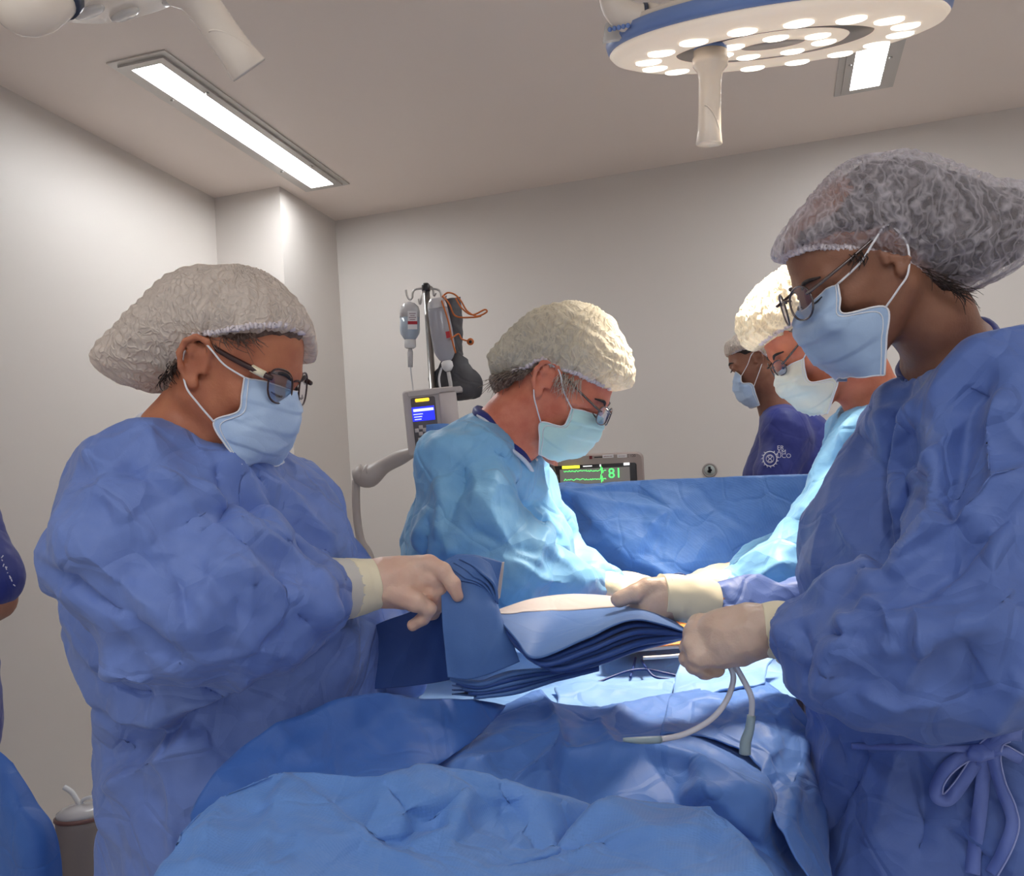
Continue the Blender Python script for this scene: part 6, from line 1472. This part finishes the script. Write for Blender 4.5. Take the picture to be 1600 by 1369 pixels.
# ------------------------------------------------------------------ surgical lamps
RIM = mat('rim_blue', srgb(120, 146, 200), 0.35); SHELL = mat('lamp_shell', srgb(238, 224, 208), 0.25)
DARKRING = mat('seal_ring', srgb(60, 66, 84), 0.4); LED = emit('led_on', (1.0, 0.93, 0.80), 1.6); UNDER = emit('shell_glow', (1.0, 0.84, 0.68), 0.16); LEDOFF = mat('led_off', srgb(220, 214, 206), 0.15)  # underside glows weakly in place of LED light falling on the shell
def unit(v): v = np.asarray(v, float); return v/np.linalg.norm(v)
def disc_axes(px, py, slope, open_):
    """major axis along the picture slope, underside opened towards the viewer by open_ (sine)"""
    v = unit(ray(px, py)); e1 = unit(CR*math.cos(R_(slope))+CU*math.sin(R_(slope)))
    U = unit(-CU+e1*(CU@e1)); W = unit(CF-e1*(CF@e1)-U*((CF-e1*(CF@e1))@U)); best = None
    for a in np.linspace(-1.2, 1.2, 2401):
        n = U*math.cos(a)+W*math.sin(a); e = abs(n@v+open_)
        if best is None or e < best[0]: best = (e, n)
    return e1, best[1], unit(np.cross(best[1], e1))
c = P(1207, 60, 1.755); e1, n, e2 = disc_axes(1210, 65, 5.4, 0.150); Rl = 0.300
lamp = root('surgical_lamp', c, 'round lit surgical lamp with blue rim above the right surgeons', 'surgical lamp')
def lathe_part(name, prof, m, r, cc=c, nn=n, k=64): return MB().lathe(cc, nn, prof, k).build(name, m, r)
s = Rl/0.30
lathe_part('housing', [(0.06, -0.060), (0.15, -0.058), (0.24, -0.050), (0.286, -0.042), (0.292, -0.030)], SHELL, lamp)
lathe_part('rim', [(0.288, -0.034), (0.300, -0.030), (0.303, -0.018), (0.300, -0.006), (0.290, -0.003)], RIM, lamp, k=96)
lathe_part('underside', [(0.292, -0.006), (0.297, 0.0), (0.290, 0.008), (0.272, 0.014), (0.240, 0.017), (0.182, 0.017), (0.176, 0.011), (0.150, -0.004), (0.142, -0.004)], UNDER, lamp, k=96)
lathe_part('inner_ring', [(0.142, -0.005), (0.138, 0.006), (0.128, 0.014), (0.060, 0.014), (0.054, 0.005), (0.03, 0.002)], UNDER, lamp)
lathe_part('lens_ring', [(0.150, -0.0035), (0.172, 0.0085), (0.1745, 0.010)], GPLAST, lamp)
for k in range(16):
    a = 2*math.pi*k/16+0.1; p = c+(e1*math.cos(a)+e2*math.sin(a))*0.226+n*0.0175
    MB().lathe(p, n, [(0.024, -0.003), (0.024, 0.002), (0.019, 0.004)], 20).build('led', LED, lamp)
for k in range(7):
    a = 2*math.pi*k/7; p = c+(e1*math.cos(a)+e2*math.sin(a))*0.094+n*0.0145
    MB().lathe(p, n, [(0.022, -0.003), (0.022, 0.002), (0.017, 0.004)], 20).build('led', LED, lamp)
def handle(r, top, d, L, rr, capm):
    d = unit(d)
    h = MB().lathe(top, d, [(rr*1.45, 0.0), (rr*1.45, 0.012), (rr*1.55, 0.014), (rr*1.5, 0.026), (rr*1.1, 0.036), (rr*0.98, 0.05), (rr*0.95, L*0.6), (rr*1.0, L*0.85), (rr*1.14, L), (rr*1.08, L+0.002), (rr*0.9, L-0.004)], 40).build('handle', SHELL, r)
    MB().lathe(np.asarray(top)-d*0.010, d, [(rr*1.35, 0), (rr*1.42, 0.004), (rr*1.42, 0.012)], 40).build('handle_collar', RIM, h)
    b = unit(np.cross(d, CF)); q = [np.asarray(top)+d*(L*(0.62+0.36*t**1.6))+(b*math.cos(math.pi*(0.15+0.55*(1-t)))-CF*math.sin(math.pi*(0.15+0.55*(1-t))))*rr*1.0 for t in np.linspace(0, 1, 12)]
    MB().tube(q, 0.0012, 6).build('grip_ridge', SHELL, h)
rv = ray(1110, 80); t_ = ((c+n*0.020-CAM)@n)/(rv@n); hp_ = CAM+rv*t_; hb_ = P(1108, 224, t_+0.01)
handle(lamp, hp_, hb_-hp_, np.linalg.norm(hb_-hp_), 0.0205, RIM)
MB().tube([P(952, -60, 1.66), P(957, -10, 1.66), P(968, 18, 1.655), P(990, 30, 1.65), P(1005, 31, 1.65)], 0.026, 20, smooth=6).build('arm', SHELL, lamp)
MB().tube([P(1004, 31, 1.65), P(1010, 31, 1.65)], 0.0275, 24).build('seal_ring', DARKRING, lamp)
MB().tube([P(1009, 31, 1.65), P(1028, 34, 1.655), P(1034, 35, 1.66)], [0.0285, 0.028, 0.020], 24).build('arm_collar', SHELL, lamp)
arm_up = MB().tube([P(952, -60, 1.66), P(956, -200, 1.68), (P(980, -300, 1.7)[0], P(980, -300, 1.7)[1], 2.70)], 0.026, 16, smooth=6).build('upper_arm', SHELL, lamp)
pb = MB()
for k in range(5):
    a = math.pi*(1.0+0.028*(k-1)); d_ = unit(e1*math.cos(a)-e2*math.sin(a)*1.0)
    p = P(953+7*k, 46-1.5*k, 1.66-0.008*k)
    pb.lathe(p, -unit(p-CAM), [(0.0001, -0.004), (0.0042, -0.003), (0.0042, 0.004)], 12)
pb.build('buttons', RIM, lamp)
PAN = MB().obox(P(968, 48, 1.675), CR*0.026-CF*0.012, CU*0.016+CR*0.002, CF*0.006).build('control_panel', LEDOFF, lamp, smooth=False)
tgt = P(1010, 975, 1.72)
L = bpy.data.lights.new('surgical_lamp_light', 'SPOT'); L.energy = 100; L.color = (1.0, 0.87, 0.70); L.spot_size = R_(62); L.spot_blend = 0.75; L.shadow_soft_size = 0.12
lo_ = bpy.data.objects.new('lamp_light', L); COL.objects.link(lo_)
lp = c+n*0.06; lo_.location = Vector(lp-ORG[lamp.name]); lo_.rotation_euler = Vector(tgt-lp).to_track_quat('-Z', 'Y').to_euler(); lo_.parent = lamp

c2 = P(235, -52, 1.22); e1b, nb_, e2b = disc_axes(235, -50, 24.0, 0.30)
lamp2 = root('surgical_lamp', c2, 'unlit surgical lamp cut off by the top left edge, grip pointing down right', 'surgical lamp')
MB().lathe(c2, nb_, [(0.05, -0.06), (0.10, -0.052), (0.138, -0.03), (0.142, -0.02)], 64).build('housing', SHELL, lamp2)
MB().lathe(c2, nb_, [(0.140, -0.021), (0.146, -0.014), (0.140, -0.006)], 64).build('rim', RIM, lamp2)
MB().lathe(c2, nb_, [(0.140, -0.007), (0.136, 0.010), (0.120, 0.018), (0.02, 0.018)], 64).build('underside', SHELL, lamp2)
for k in range(8):
    a = 2*math.pi*k/8; MB().lathe(c2+(e1b*math.cos(a)+e2b*math.sin(a))*0.095+nb_*0.0185, nb_, [(0.02, -0.003), (0.02, 0.002), (0.015, 0.004)], 16).build('led', LEDOFF, lamp2)
hp2 = P(276, -50, 1.07); hb2 = P(388, 108, 1.12)
handle(lamp2, hp2, hb2-hp2, np.linalg.norm(hb2-hp2), 0.0205, RIM)
MB().tube([P(30, -120, 1.16), P(22, -40, 1.14), P(20, 0, 1.13), P(38, 18, 1.125), P(62, 16, 1.13), P(90, 2, 1.14), P(100, -10, 1.15)], [0.026, 0.026, 0.027, 0.028, 0.027, 0.022, 0.022], 20, smooth=6).build('arm', SHELL, lamp2)
MB().tube([P(92, 1, 1.14), P(101, -8, 1.148)], [0.0245, 0.0245], 20).build('seal_ring', DARKRING, lamp2)
MB().tube([P(98, -5, 1.145), P(135, -45, 1.18)], [0.0225, 0.024], 20).build('arm_joint', SHELL, lamp2)
q_ = P(30, -120, 1.16); MB().tube([q_, (q_[0], q_[1]+0.02, 2.70)], 0.026, 16).build('upper_arm', SHELL, lamp2)

# ------------------------------------------------------------------ infusion stand and what hangs on it
D_ = 2.95
def text(name, s, o, ax, up, size, m, parent, ext=0.0004, align='CENTER'):
    cu = bpy.data.curves.new(name, 'FONT'); cu.body = s; cu.size = size; cu.extrude = ext; cu.align_x = align; cu.align_y = 'CENTER'
    t = bpy.data.objects.new(name, cu); COL.objects.link(t); bpy.context.view_layer.update()
    me = bpy.data.meshes.new_from_object(t.evaluated_get(bpy.context.evaluated_depsgraph_get())); bpy.data.objects.remove(t)
    ax = unit(ax); up = unit(np.asarray(up)-ax*(np.asarray(up)@ax)); n_ = np.cross(ax, up)
    V = np.array([v.co[:] for v in me.vertices]) if len(me.vertices) else np.zeros((0, 3))
    if len(V) == 0: return None
    W = np.asarray(o)+V[:, :1]*ax+V[:, 1:2]*up+V[:, 2:3]*n_
    return mk(name, W, [tuple(p.vertices) for p in me.polygons], m, parent, smooth=False)
base = down(P(673, 600, D_), 0)
iv = root('infusion_stand', base, 'tall steel infusion stand with four hooks by the back wall', 'infusion stand')
top = P(666, 452, D_)
MB().tube([base+[0, 0, 0.06], top], [0.0125, 0.010], 14).build('pole', METAL, iv)
MB().lathe(P(666, 456, D_), (0, 0, 1), [(0.011, 0), (0.013, 0.002), (0.013, 0.020), (0.009, 0.026)], 16).build('pole_cap', BLACKP, iv)
for pts in ([(666, 451, D_), (650, 452, D_), (645, 457, D_), (644, 465, D_), (640, 468, D_), (636, 462, D_), (634, 453, D_)], [(666, 453, D_), (660, 458, D_-.02), (658, 470, D_-.03), (656, 475, D_-.03), (654, 467, D_-.03)],
            [(666, 451, D_), (682, 452, D_), (688, 457, D_), (690, 465, D_), (694, 468, D_), (697, 462, D_)], [(666, 452, D_), (672, 448, D_+.03), (676, 452, D_+.05), (678, 462, D_+.05), (681, 458, D_+.05)]):
    MB().tube([P(*p) for p in pts], 0.0032, 8, smooth=6).build('hook', METAL, iv)
for k in range(5):
    a = 2*math.pi*k/5; e = base+np.array([math.cos(a)*0.2, math.sin(a)*0.2, 0.06])
    lg = MB().tube([base+[0, 0, 0.09], e], [0.014, 0.011], 10).build('leg', METAL, iv)
    MB().lathe(e-[0, 0.012, 0.033], (0, 1, 0), [(0.024, 0), (0.026, 0.006), (0.026, 0.018), (0.024, 0.024)], 16).build('caster', BLACKP, lg)
BOT = mat('soft_bottle', srgb(222, 218, 218), 0.18); BOT.node_tree.nodes['Principled BSDF'].inputs['Transmission Weight'].default_value = 0.3
LIQ = mat('saline', srgb(176, 188, 200), 0.1); BAGM = mat('saline_bag', srgb(168, 166, 172), 0.15)
WHT = mat('white_part', srgb(232, 230, 228), 0.4); LABW = mat('label_white', srgb(236, 232, 230), 0.5); RED = mat('label_red', srgb(186, 34, 46), 0.5); INK = mat('ink_grey', srgb(150, 110, 120), 0.6)
pxm = D_/FPX
bt = root('infusion_bottle', P(640, 545, D_), 'half-full infusion bottle with a red label stripe on the left hook', 'infusion bottle')
ax = P(641, 545, D_)-P(640, 470, D_); dn = unit(ax); o0 = P(640, 472, D_)
MB().lathe(o0, dn, [(0.004, 0), (0.016, 0.004), (0.027, 0.014), (0.031, 0.028), (0.031, 0.048)], 24).build('bottle_top', BOT, bt)
MB().lathe(o0, dn, [(0.0305, 0.048), (0.031, 0.085), (0.029, 0.098), (0.020, 0.112), (0.016, 0.116)], 24).build('liquid', LIQ, bt)
MB().lathe(o0, dn, [(0.016, 0.114), (0.018, 0.118), (0.018, 0.138), (0.012, 0.143)], 20).build('stopper', WHT, bt)
MB().tube([o0+dn*0.143, o0+dn*0.155, o0+dn*0.20], [0.006, 0.0085, 0.0075], 12).build('drip_chamber', BOT, bt)
MB().tube([o0+dn*0.20, P(643, 590, D_), P(646, 612, D_)], 0.0022, 8, smooth=5).build('line', CLEAR, bt)
vc = -unit(o0-CAM); sx = unit(np.cross(dn, vc))*1.0
lb = o0+dn*0.055+vc*0.0315+CR*0.008
MB().obox(lb, CR*0.0145-vc*-0.0, dn*0.028, vc*0.0008).build('label', LABW, bt, smooth=False)
MB().obox(lb+dn*0.008+vc*0.001, CR*0.0145, dn*0.0048, vc*0.0006).build('label_stripe', RED, bt, smooth=False)
for k, w in enumerate((0.010, 0.007, 0.011, 0.008)): MB().obox(lb+dn*(-0.020+0.006*k)+vc*0.0012, CR*w, dn*0.0010, vc*0.0004).build('label_line', INK, bt, smooth=False)
# bag
bg = root('infusion_bag', P(698, 580, D_-.03), 'long clear infusion bag hanging in front of the pole', 'infusion bag')
a0, a1 = P(681, 466, D_-.04), P(698, 566, D_-.05); dn2 = unit(a1-a0); Lb = np.linalg.norm(a1-a0); sd = unit(np.cross(dn2, CF)); 
def bag_part(name, h0, h1, m, w0=1.0):
    pts = []; prof = [(0, .018), (.05, .026), (.12, .030), (.5, .034), (.8, .033), (.92, .026), (1.0, .012)]
    hs_ = np.linspace(h0, h1, 16); n = 24; V = []; F = []
    for i, h_ in enumerate(hs_):
        w = np.interp(h_, [p[0] for p in prof], [p[1] for p in prof])
        for k in range(n):
            t = 2*math.pi*k/n; V.append(a0+dn2*Lb*h_+sd*w*math.cos(t)+CF*w*0.42*math.sin(t))
    for i in range(15):
        for k in range(n): F.append((i*n+k, i*n+(k+1) % n, (i+1)*n+(k+1) % n, (i+1)*n+k))
    F.append(tuple(range(n-1, -1, -1))); F.append(tuple(range(15*n, 16*n)))
    return mk(name, V, F, m, bg)
bag_part('bag_top', 0.0, 0.16, BOT); bag_part('liquid', 0.16, 1.0, BAGM)
MB().lathe(a1-dn2*0.004, dn2, [(0.012, 0), (0.017, 0.004), (0.018, 0.018), (0.012, 0.028), (0.008, 0.032)], 16).build('port', WHT, bg)
MB().tube([a1+dn2*0.03, P(704, 600, D_-.05), P(706, 625, D_-.06)], [0.006, 0.006, 0.005], 10).build('drip_chamber', BOT, bg)
MB().tube([P(690, 575, D_-.06), P(686, 592, D_-.07), P(689, 612, D_-.07)], 0.0035, 8, smooth=5).build('loop', CLEAR, bg)
MB().obox(P(700, 523, D_-.075), sd*0.006, dn2*0.010, CF*0.0008).build('label', RED, bg, smooth=False)
# cuff and pouch
CUFF = fabric('cuff_charcoal', srgb(64, 62, 66), srgb(78, 76, 80), crease=0.2)
cf = sheet('pressure_cuff', [[(690, 465, D_+.02), (703, 468, D_+.01), (716, 464, D_+.03)], [(694, 490, D_+.02), (704, 492, D_+.0), (717, 488, D_+.03)], [(700, 525, D_+.02), (706, 526, D_), (717, 522, D_+.03)], [(704, 560, D_+.02), (709, 560, D_), (718, 556, D_+.03)]], CUFF, amp=0.004, scale=20, thick=0.012)
tag(cf, 'dark grey rolled cuff hanging upright right of the bag', 'cuff')
cf = sheet('cuff_pouch', [[(700, 552, D_+.0), (711, 548, D_-.01), (724, 566, D_)], [(688, 575, D_), (708, 574, D_-.02), (732, 582, D_)], [(676, 588, D_+.02), (706, 588, D_-.02), (748, 592, D_)], [(682, 604, D_+.02), (715, 612, D_-.02), (751, 606, D_)], [(700, 612, D_+.02), (718, 616, D_), (746, 616, D_+.01)]], CUFF, amp=0.006, scale=14, thick=0.02, seed=5)
tag(cf, 'black folded pouch tied low on the infusion stand', 'pouch')
ORG_ = mat('cable_orange', srgb(206, 112, 52), 0.5)
for pts, lab in (([(688, 468, D_-.02), (698, 458, D_-.03), (710, 460, D_-.03), (720, 470, D_-.03), (730, 486, D_-.03), (745, 494, D_-.03), (760, 488, D_-.03), (757, 484, D_-.03), (738, 492, D_-.03), (722, 482, D_-.03), (712, 466, D_-.03)], 'orange cable looping out beyond the dark cuff'),
                 ([(690, 470, D_-.05), (700, 500, D_-.07), (706, 530, D_-.07), (712, 552, D_-.06)], 'orange cable running down the dark cuff'),
                 ([(692, 462, D_-.03), (702, 475, D_-.06), (712, 494, D_-.03), (738, 496, D_-.03), (752, 494, D_-.03)], 'orange cable crossing above the pouch to the right'),
                 ([(704, 530, D_-.07), (716, 522, D_-.05), (722, 530, D_-.05), (736, 534, D_-.05)], 'short orange cable ending in a round sensor'),
                 ([(691, 618, D_-.09), (696, 632, D_-.09), (706, 648, D_-.09)], 'orange line leaving the top of the infusion pump')):
    b = MB().tube([P(*p) for p in pts], 0.0026, 8, smooth=8).build('cable', ORG_); tag(b, lab, 'cable', 'orange cables on the infusion stand')
sn = root('sensor', P(735, 534, D_-.05), 'round orange sensor at the end of a cable right of the cuff', 'sensor')
MB().lathe(P(735, 534, D_-.05), -unit(P(735, 534, D_)-CAM), [(0.010, -0.003), (0.011, 0), (0.010, 0.003)], 20).build('disc', ORG_, sn); MB().lathe(P(735, 534, D_-.055), -unit(P(735, 534, D_)-CAM), [(0.004, 0.0), (0.005, 0.003), (0.003, 0.005)], 14).build('stud', BLACKP, sn)
YEL = mat('clip_yellow', srgb(228, 178, 40), 0.4)
b = MB().obox(P(691, 613, D_-.09), CR*0.006, CU*0.012, CF*0.005).build('clip', YEL, smooth=False); tag(b, 'yellow clip on top of the infusion pump', 'clip')
# pump
pu = root('infusion_pump', P(672, 705, D_-.03), 'infusion pump with blue screen and yellow light clamped below the bag', 'infusion pump')
pxr = unit(P(712, 604, D_)-P(636, 612, D_)); pup = unit(P(640, 620, D_)-P(648, 705, D_)); pz = unit(np.cross(pxr, pup)); pup = np.cross(pz, pxr)
pc = P(676, 658, D_-.06)
PUMPC = mat('pump_case', srgb(196, 186, 182), 0.35); PUMPD = mat('pump_keypad', srgb(92, 86, 88), 0.4)
MB().rbox(pc, pxr*0.078, pup*0.096, pz*0.045, 0.010).build('case', PUMPC, pu, autosharp=35)
MB().rbox(P(681, 613, D_-.06), pxr*0.080, pup*0.008, pz*0.05, 0.004).build('top_cover', PUMPC, pu, autosharp=35)
f0 = pz*0.046
MB().rbox(P(667, 664, D_-.06)+f0, pxr*0.036, pup*0.082, pz*0.003, 0.006).build('keypad', PUMPD, pu)
sc_ = emit('pump_screen', (0.02, 0.03, 0.85), 0.9); scw = emit('pump_screen_text', (0.6, 0.65, 1.0), 1.0)
MB().obox(P(664, 647, D_-.06)+f0+pz*0.004, pxr*0.033, pup*0.021, pz*0.001).build('screen', sc_, pu, smooth=False)
MB().obox(P(664, 641, D_-.06)+f0+pz*0.006, pxr*0.030, pup*0.004, pz*0.0005).build('screen_bar', scw, pu, smooth=False)
for k in range(3): MB().obox(P(656, 648+4*k, D_-.06)+f0+pz*0.006, pxr*(0.014-0.002*k), pup*0.0012, pz*0.0005).build('screen_line', scw, pu, smooth=False)
MB().rbox(P(662, 626, D_-.06)+f0+pz*0.002, pxr*0.021, pup*0.0048, pz*0.003, 0.003).build('alarm_light', emit('alarm_yellow', (1.0, 0.62, 0.04), 1.0), pu)
for (bx, by) in ((660, 668), (654, 673), (666, 672), (660, 678), (675, 667), (659, 687), (672, 686), (658, 696), (670, 697)):
    MB().rbox(P(bx, by, D_-.06)+f0+pz*0.003, pxr*0.006, pup*0.006, pz*0.002, 0.002).build('button', PUMPC, pu)
MB().rbox(P(703, 640, D_-.06)+f0, pxr*0.026, pup*0.055, pz*0.004, 0.006).build('door', mat('pump_door', srgb(206, 194, 190), 0.3), pu)
cl_ = sheet('cloth', [[(666, 664, 2.80), (690, 662, 2.80), (712, 664, 2.80)], [(666, 680, 2.80), (690, 682, 2.79), (712, 690, 2.79)], [(666, 700, 2.80), (690, 705, 2.80), (712, 720, 2.80)]], DRAPE, amp=0.002); tag(cl_, 'small blue cloth corner showing behind the middle surgeon\'s shoulder', 'cloth')

# support arm and hose at left
ARM = mat('arm_grey', srgb(176, 166, 160), 0.4)
ar = root('equipment_arm', down(P(560, 760, 2.9), 0), 'pale grey jointed support arm low on the wall side, left of the pump', 'support arm')
MB().tube([P(652, 704, 2.86), P(628, 714, 2.88), P(600, 728, 2.9), P(578, 744, 2.9), P(566, 742, 2.9)], [0.012, 0.022, 0.024, 0.034, 0.034], 18, smooth=6).build('boom', ARM, ar)
MB().tube([P(568, 742, 2.9), P(553, 746, 2.9)], [0.034, 0.022], 18).build('joint', ARM, ar)
MB().tube([P(556, 750, 2.9), P(557, 800, 2.9), P(564, 845, 2.9), P(580, 880, 2.9), P(590, 1000, 2.9), down(P(590, 1000, 2.9), 0.03)-[0.05, 0, 0]], 0.0125, 14, smooth=6).build('post', ARM, ar)
MB().lathe(down(P(590, 1000, 2.9), 0.0)-[0.05, 0, 0], (0, 0, 1), [(0.12, 0), (0.12, 0.02), (0.05, 0.04), (0.02, 0.06)], 24).build('base', ARM, ar)

# ------------------------------------------------------------------ monitor
DM = 3.2
mo = root('patient_monitor', down(P(935, 760, DM), 0), 'patient monitor reading 81 beyond the screen drape', 'monitor')
mx_ = unit(P(1000, 712, DM)-P(870, 718, DM)); my_ = unit(CU-mx_*(CU@mx_)); mz_ = np.cross(mx_, my_)
mc = P(931, 765, DM); MC = mat('monitor_case', srgb(172, 156, 148), 0.4)
k_ = DM/FPX
MB().rbox(mc, mx_*(75*k_), my_*(56*k_), mz_*0.035, 0.02).build('case', MC, mo, autosharp=40)
MB().rbox(mc+mz_*0.036-mx_*2*k_-my_*4*k_, mx_*(65*k_), my_*(44*k_), mz_*0.003, 0.008).build('bezel', BLACKP, mo)
SCR = emit('monitor_screen', (0.10, 0.09, 0.085), 0.9); GRN = emit('trace_green', (0.08, 0.85, 0.16), 1.3); YL = emit('bar_yellow', (0.85, 0.85, 0.05), 1.0); WH = emit('screen_white', (0.8, 0.8, 0.8), 0.9)
MB().obox(mc+mz_*0.040-mx_*2*k_-my_*4*k_, mx_*(54*k_), my_*(38*k_), mz_*0.001).build('screen', SCR, mo, smooth=False)
def ms(px, py, w, h, m, nm): MB().obox(P(px, py, DM)*0+P(px, py, DM-0.047), mx_*w*k_/2, my_*h*k_/2, mz_*0.0005).build(nm, m, mo, smooth=False)
ms(892, 730, 27, 4.5, YL, 'alert_bar'); ms(979, 725, 9, 4, WH, 'status_box'); ms(918, 728.5, 14, 1.6, WH, 'status_text'); ms(938, 727.5, 2.2, 3.6, WH, 'status_icon')
for (yy, sd_) in ((737, 1), (750, 2)):
    rnd = random.Random(sd_); pts = []
    for i in range(67):
        x_ = 881+i; a_ = rnd.uniform(-1.2, 1.2); 
        if 58 <= i <= 61: a_ = (-7, 6, -5, 4)[i-58]
        pts.append(P(x_, yy-(x_-881)*0.03+a_, DM-0.048))
    MB().tube(pts, 0.0010, 5).build('trace', GRN, mo)
text('reading', '81', P(961, 740, DM-0.049), mx_, my_, 0.046, GRN, mo, ext=0.0003)
text('maker_mark', 'C 120', P(986, 712.5, DM-0.042), mx_, my_, 0.012, BLACKP, mo)
ms(923, 715, 4.5, 5, mat('mark_red', srgb(120, 30, 36), 0.5), 'logo'); ms(950, 713, 17, 5, LABW, 'sticker'); ms(972, 712.5, 15, 5, LABW, 'sticker'); ms(935, 714.5, 13, 1.8, BLACKP, 'small_print')
ms(950, 713.3, 13, 1.2, INK, 'sticker_print'); ms(972, 712.8, 11, 1.2, INK, 'sticker_print')
MB().tube([mc-mz_*0.03-my_*0.1, down(mc-mz_*0.03, 0.03)], 0.02, 14).build('stand', METAL, mo)
MB().lathe(down(mc-mz_*0.03, 0.0), (0, 0, 1), [(0.22, 0), (0.22, 0.02), (0.05, 0.04), (0.02, 0.06)], 24).build('base', METAL, mo)
dk = MB().tube([P(852, 715, 3.1), P(858, 735, 3.1), P(862, 760, 3.1), P(866, 800, 3.1), down(P(866, 800, 3.1), 0.0)], [0.016, 0.020, 0.022, 0.022, 0.022], 12, smooth=4).build('breathing_hose', mat('hose_dark', srgb(84, 78, 76), 0.5)); tag(dk, 'dark upright hose between the middle surgeon and the monitor', 'hose')

# wall lock
wl = PY(1109, 735, yb-0.001)
lk = root('wall_lock', wl, 'small round lock on the back wall left of the navy scrubs', 'lock')
MB().lathe(wl, (0, -1, 0), [(0.030, 0), (0.030, 0.004), (0.024, 0.006), (0.022, 0.003)], 28).build('ring', GPLAST, lk)
MB().lathe(wl+[0, -0.003, 0], (0, -1, 0), [(0.022, 0), (0.021, 0.002)], 24).build('plate', mat('lock_plate', srgb(170, 176, 172), 0.4), lk)
MB().obox(wl+[0, -0.006, 0.002], (0.005, 0, 0), (0, 0, 0.013), (0, 0.001, 0)).obox(wl+[0, -0.006, -0.002], (0.009, 0, 0.003), (-0.001, 0, 0.004), (0, 0.001, 0)).build('keyhole', BLACKP, lk, smooth=False)

# canister
cb = P(130, 1300, 2.30)
cn = root('suction_canister', down(cb, 0), 'grey canister with clear lid and tube behind the left nurse', 'canister')
zc_ = P(130, 1276, 2.30)[2]; CANM = mat('canister_grey', srgb(136, 124, 120), 0.5)
MB().lathe(down(cb, 0.10), (0, 0, 1), [(0.052, 0), (0.058, 0.01), (0.060, zc_-0.12), (0.061, zc_-0.10)], 36).build('jar', CANM, cn)
MB().lathe(down(cb, zc_-0.004), (0, 0, 1), [(0.061, 0), (0.064, 0.002), (0.064, 0.008), (0.060, 0.010)], 36).build('lid_rim', mat('lid_brown', srgb(120, 84, 78), 0.4), cn)
MB().lathe(down(cb, zc_+0.004), (0, 0, 1), [(0.060, 0), (0.058, 0.010), (0.042, 0.020), (0.015, 0.026), (0.005, 0.027)], 36).build('lid', BOT, cn)
MB().tube([P(128, 1262, 2.30), P(120, 1250, 2.30), P(112, 1238, 2.30), P(100, 1230, 2.30)], 0.006, 10, smooth=6).build('spout', WHT, cn)
MB().tube([P(130, 1262, 2.30), P(128, 1252, 2.30), P(140, 1246, 2.30), P(165, 1243, 2.31), P(190, 1220, 2.33)], 0.0042, 10, smooth=6).build('tube', WHT, cn)
for k in range(3):
    a = 2*math.pi*k/3+0.5; MB().tube([down(cb, 0.11)+[math.cos(a)*0.04, math.sin(a)*0.04, 0], down(cb, 0.0)+[math.cos(a)*0.09, math.sin(a)*0.09, 0]], 0.009, 8).build('leg', METAL, cn)

# emblem and lettering on the navy scrub top
EMB = mat('emblem_white', srgb(214, 214, 226), 0.6)
ea = unit(CR-CF*0.12); eu = unit(CU)
def chest(px, py): return P(px, py, EMB_D)
EMB_D = 2.862
er = MB()
for rr, th in ((0.020, 0.0016), (0.011, 0.0010)):
    er.tube([chest(1203, 717)+ea*rr*math.cos(t)+eu*rr*math.sin(t)*1.1 for t in np.linspace(0, 2*math.pi, 33)], th, 5)
er.tube([chest(1203, 717)+ea*0.006*math.sin(2*t)+eu*0.009*math.cos(t) for t in np.linspace(0, 2*math.pi, 25)], 0.0013, 5)
for t in np.linspace(2.2, 7.2, 13):
    p_ = chest(1203, 717)+ea*0.0195*math.cos(t)+eu*0.021*math.sin(t); d_ = ea*math.cos(t+0.5)+eu*math.sin(t+0.5); er.tube([p_, p_+d_*0.007], [0.0018, 0.0008], 5)
er.build('emblem', EMB, anae)
for (s_, px_, py_) in (('ER', 1214, 700), ('AM', 1214, 706.5), ('UCO', 1214, 712.5)):
    t_ = text('lettering', s_, chest(px_, py_), ea, eu, 0.0185, EMB, anae, align='LEFT')
er = MB()
for k in range(10):
    p_ = P(2+2.1*k, 872+4.6*k, 2.0); er.tube([p_, p_+CR*0.004*math.cos(k*2.1)+CU*0.006*math.sin(k*1.7+1)], 0.0011, 5)
er.build('sleeve_lettering', EMB, pers6)
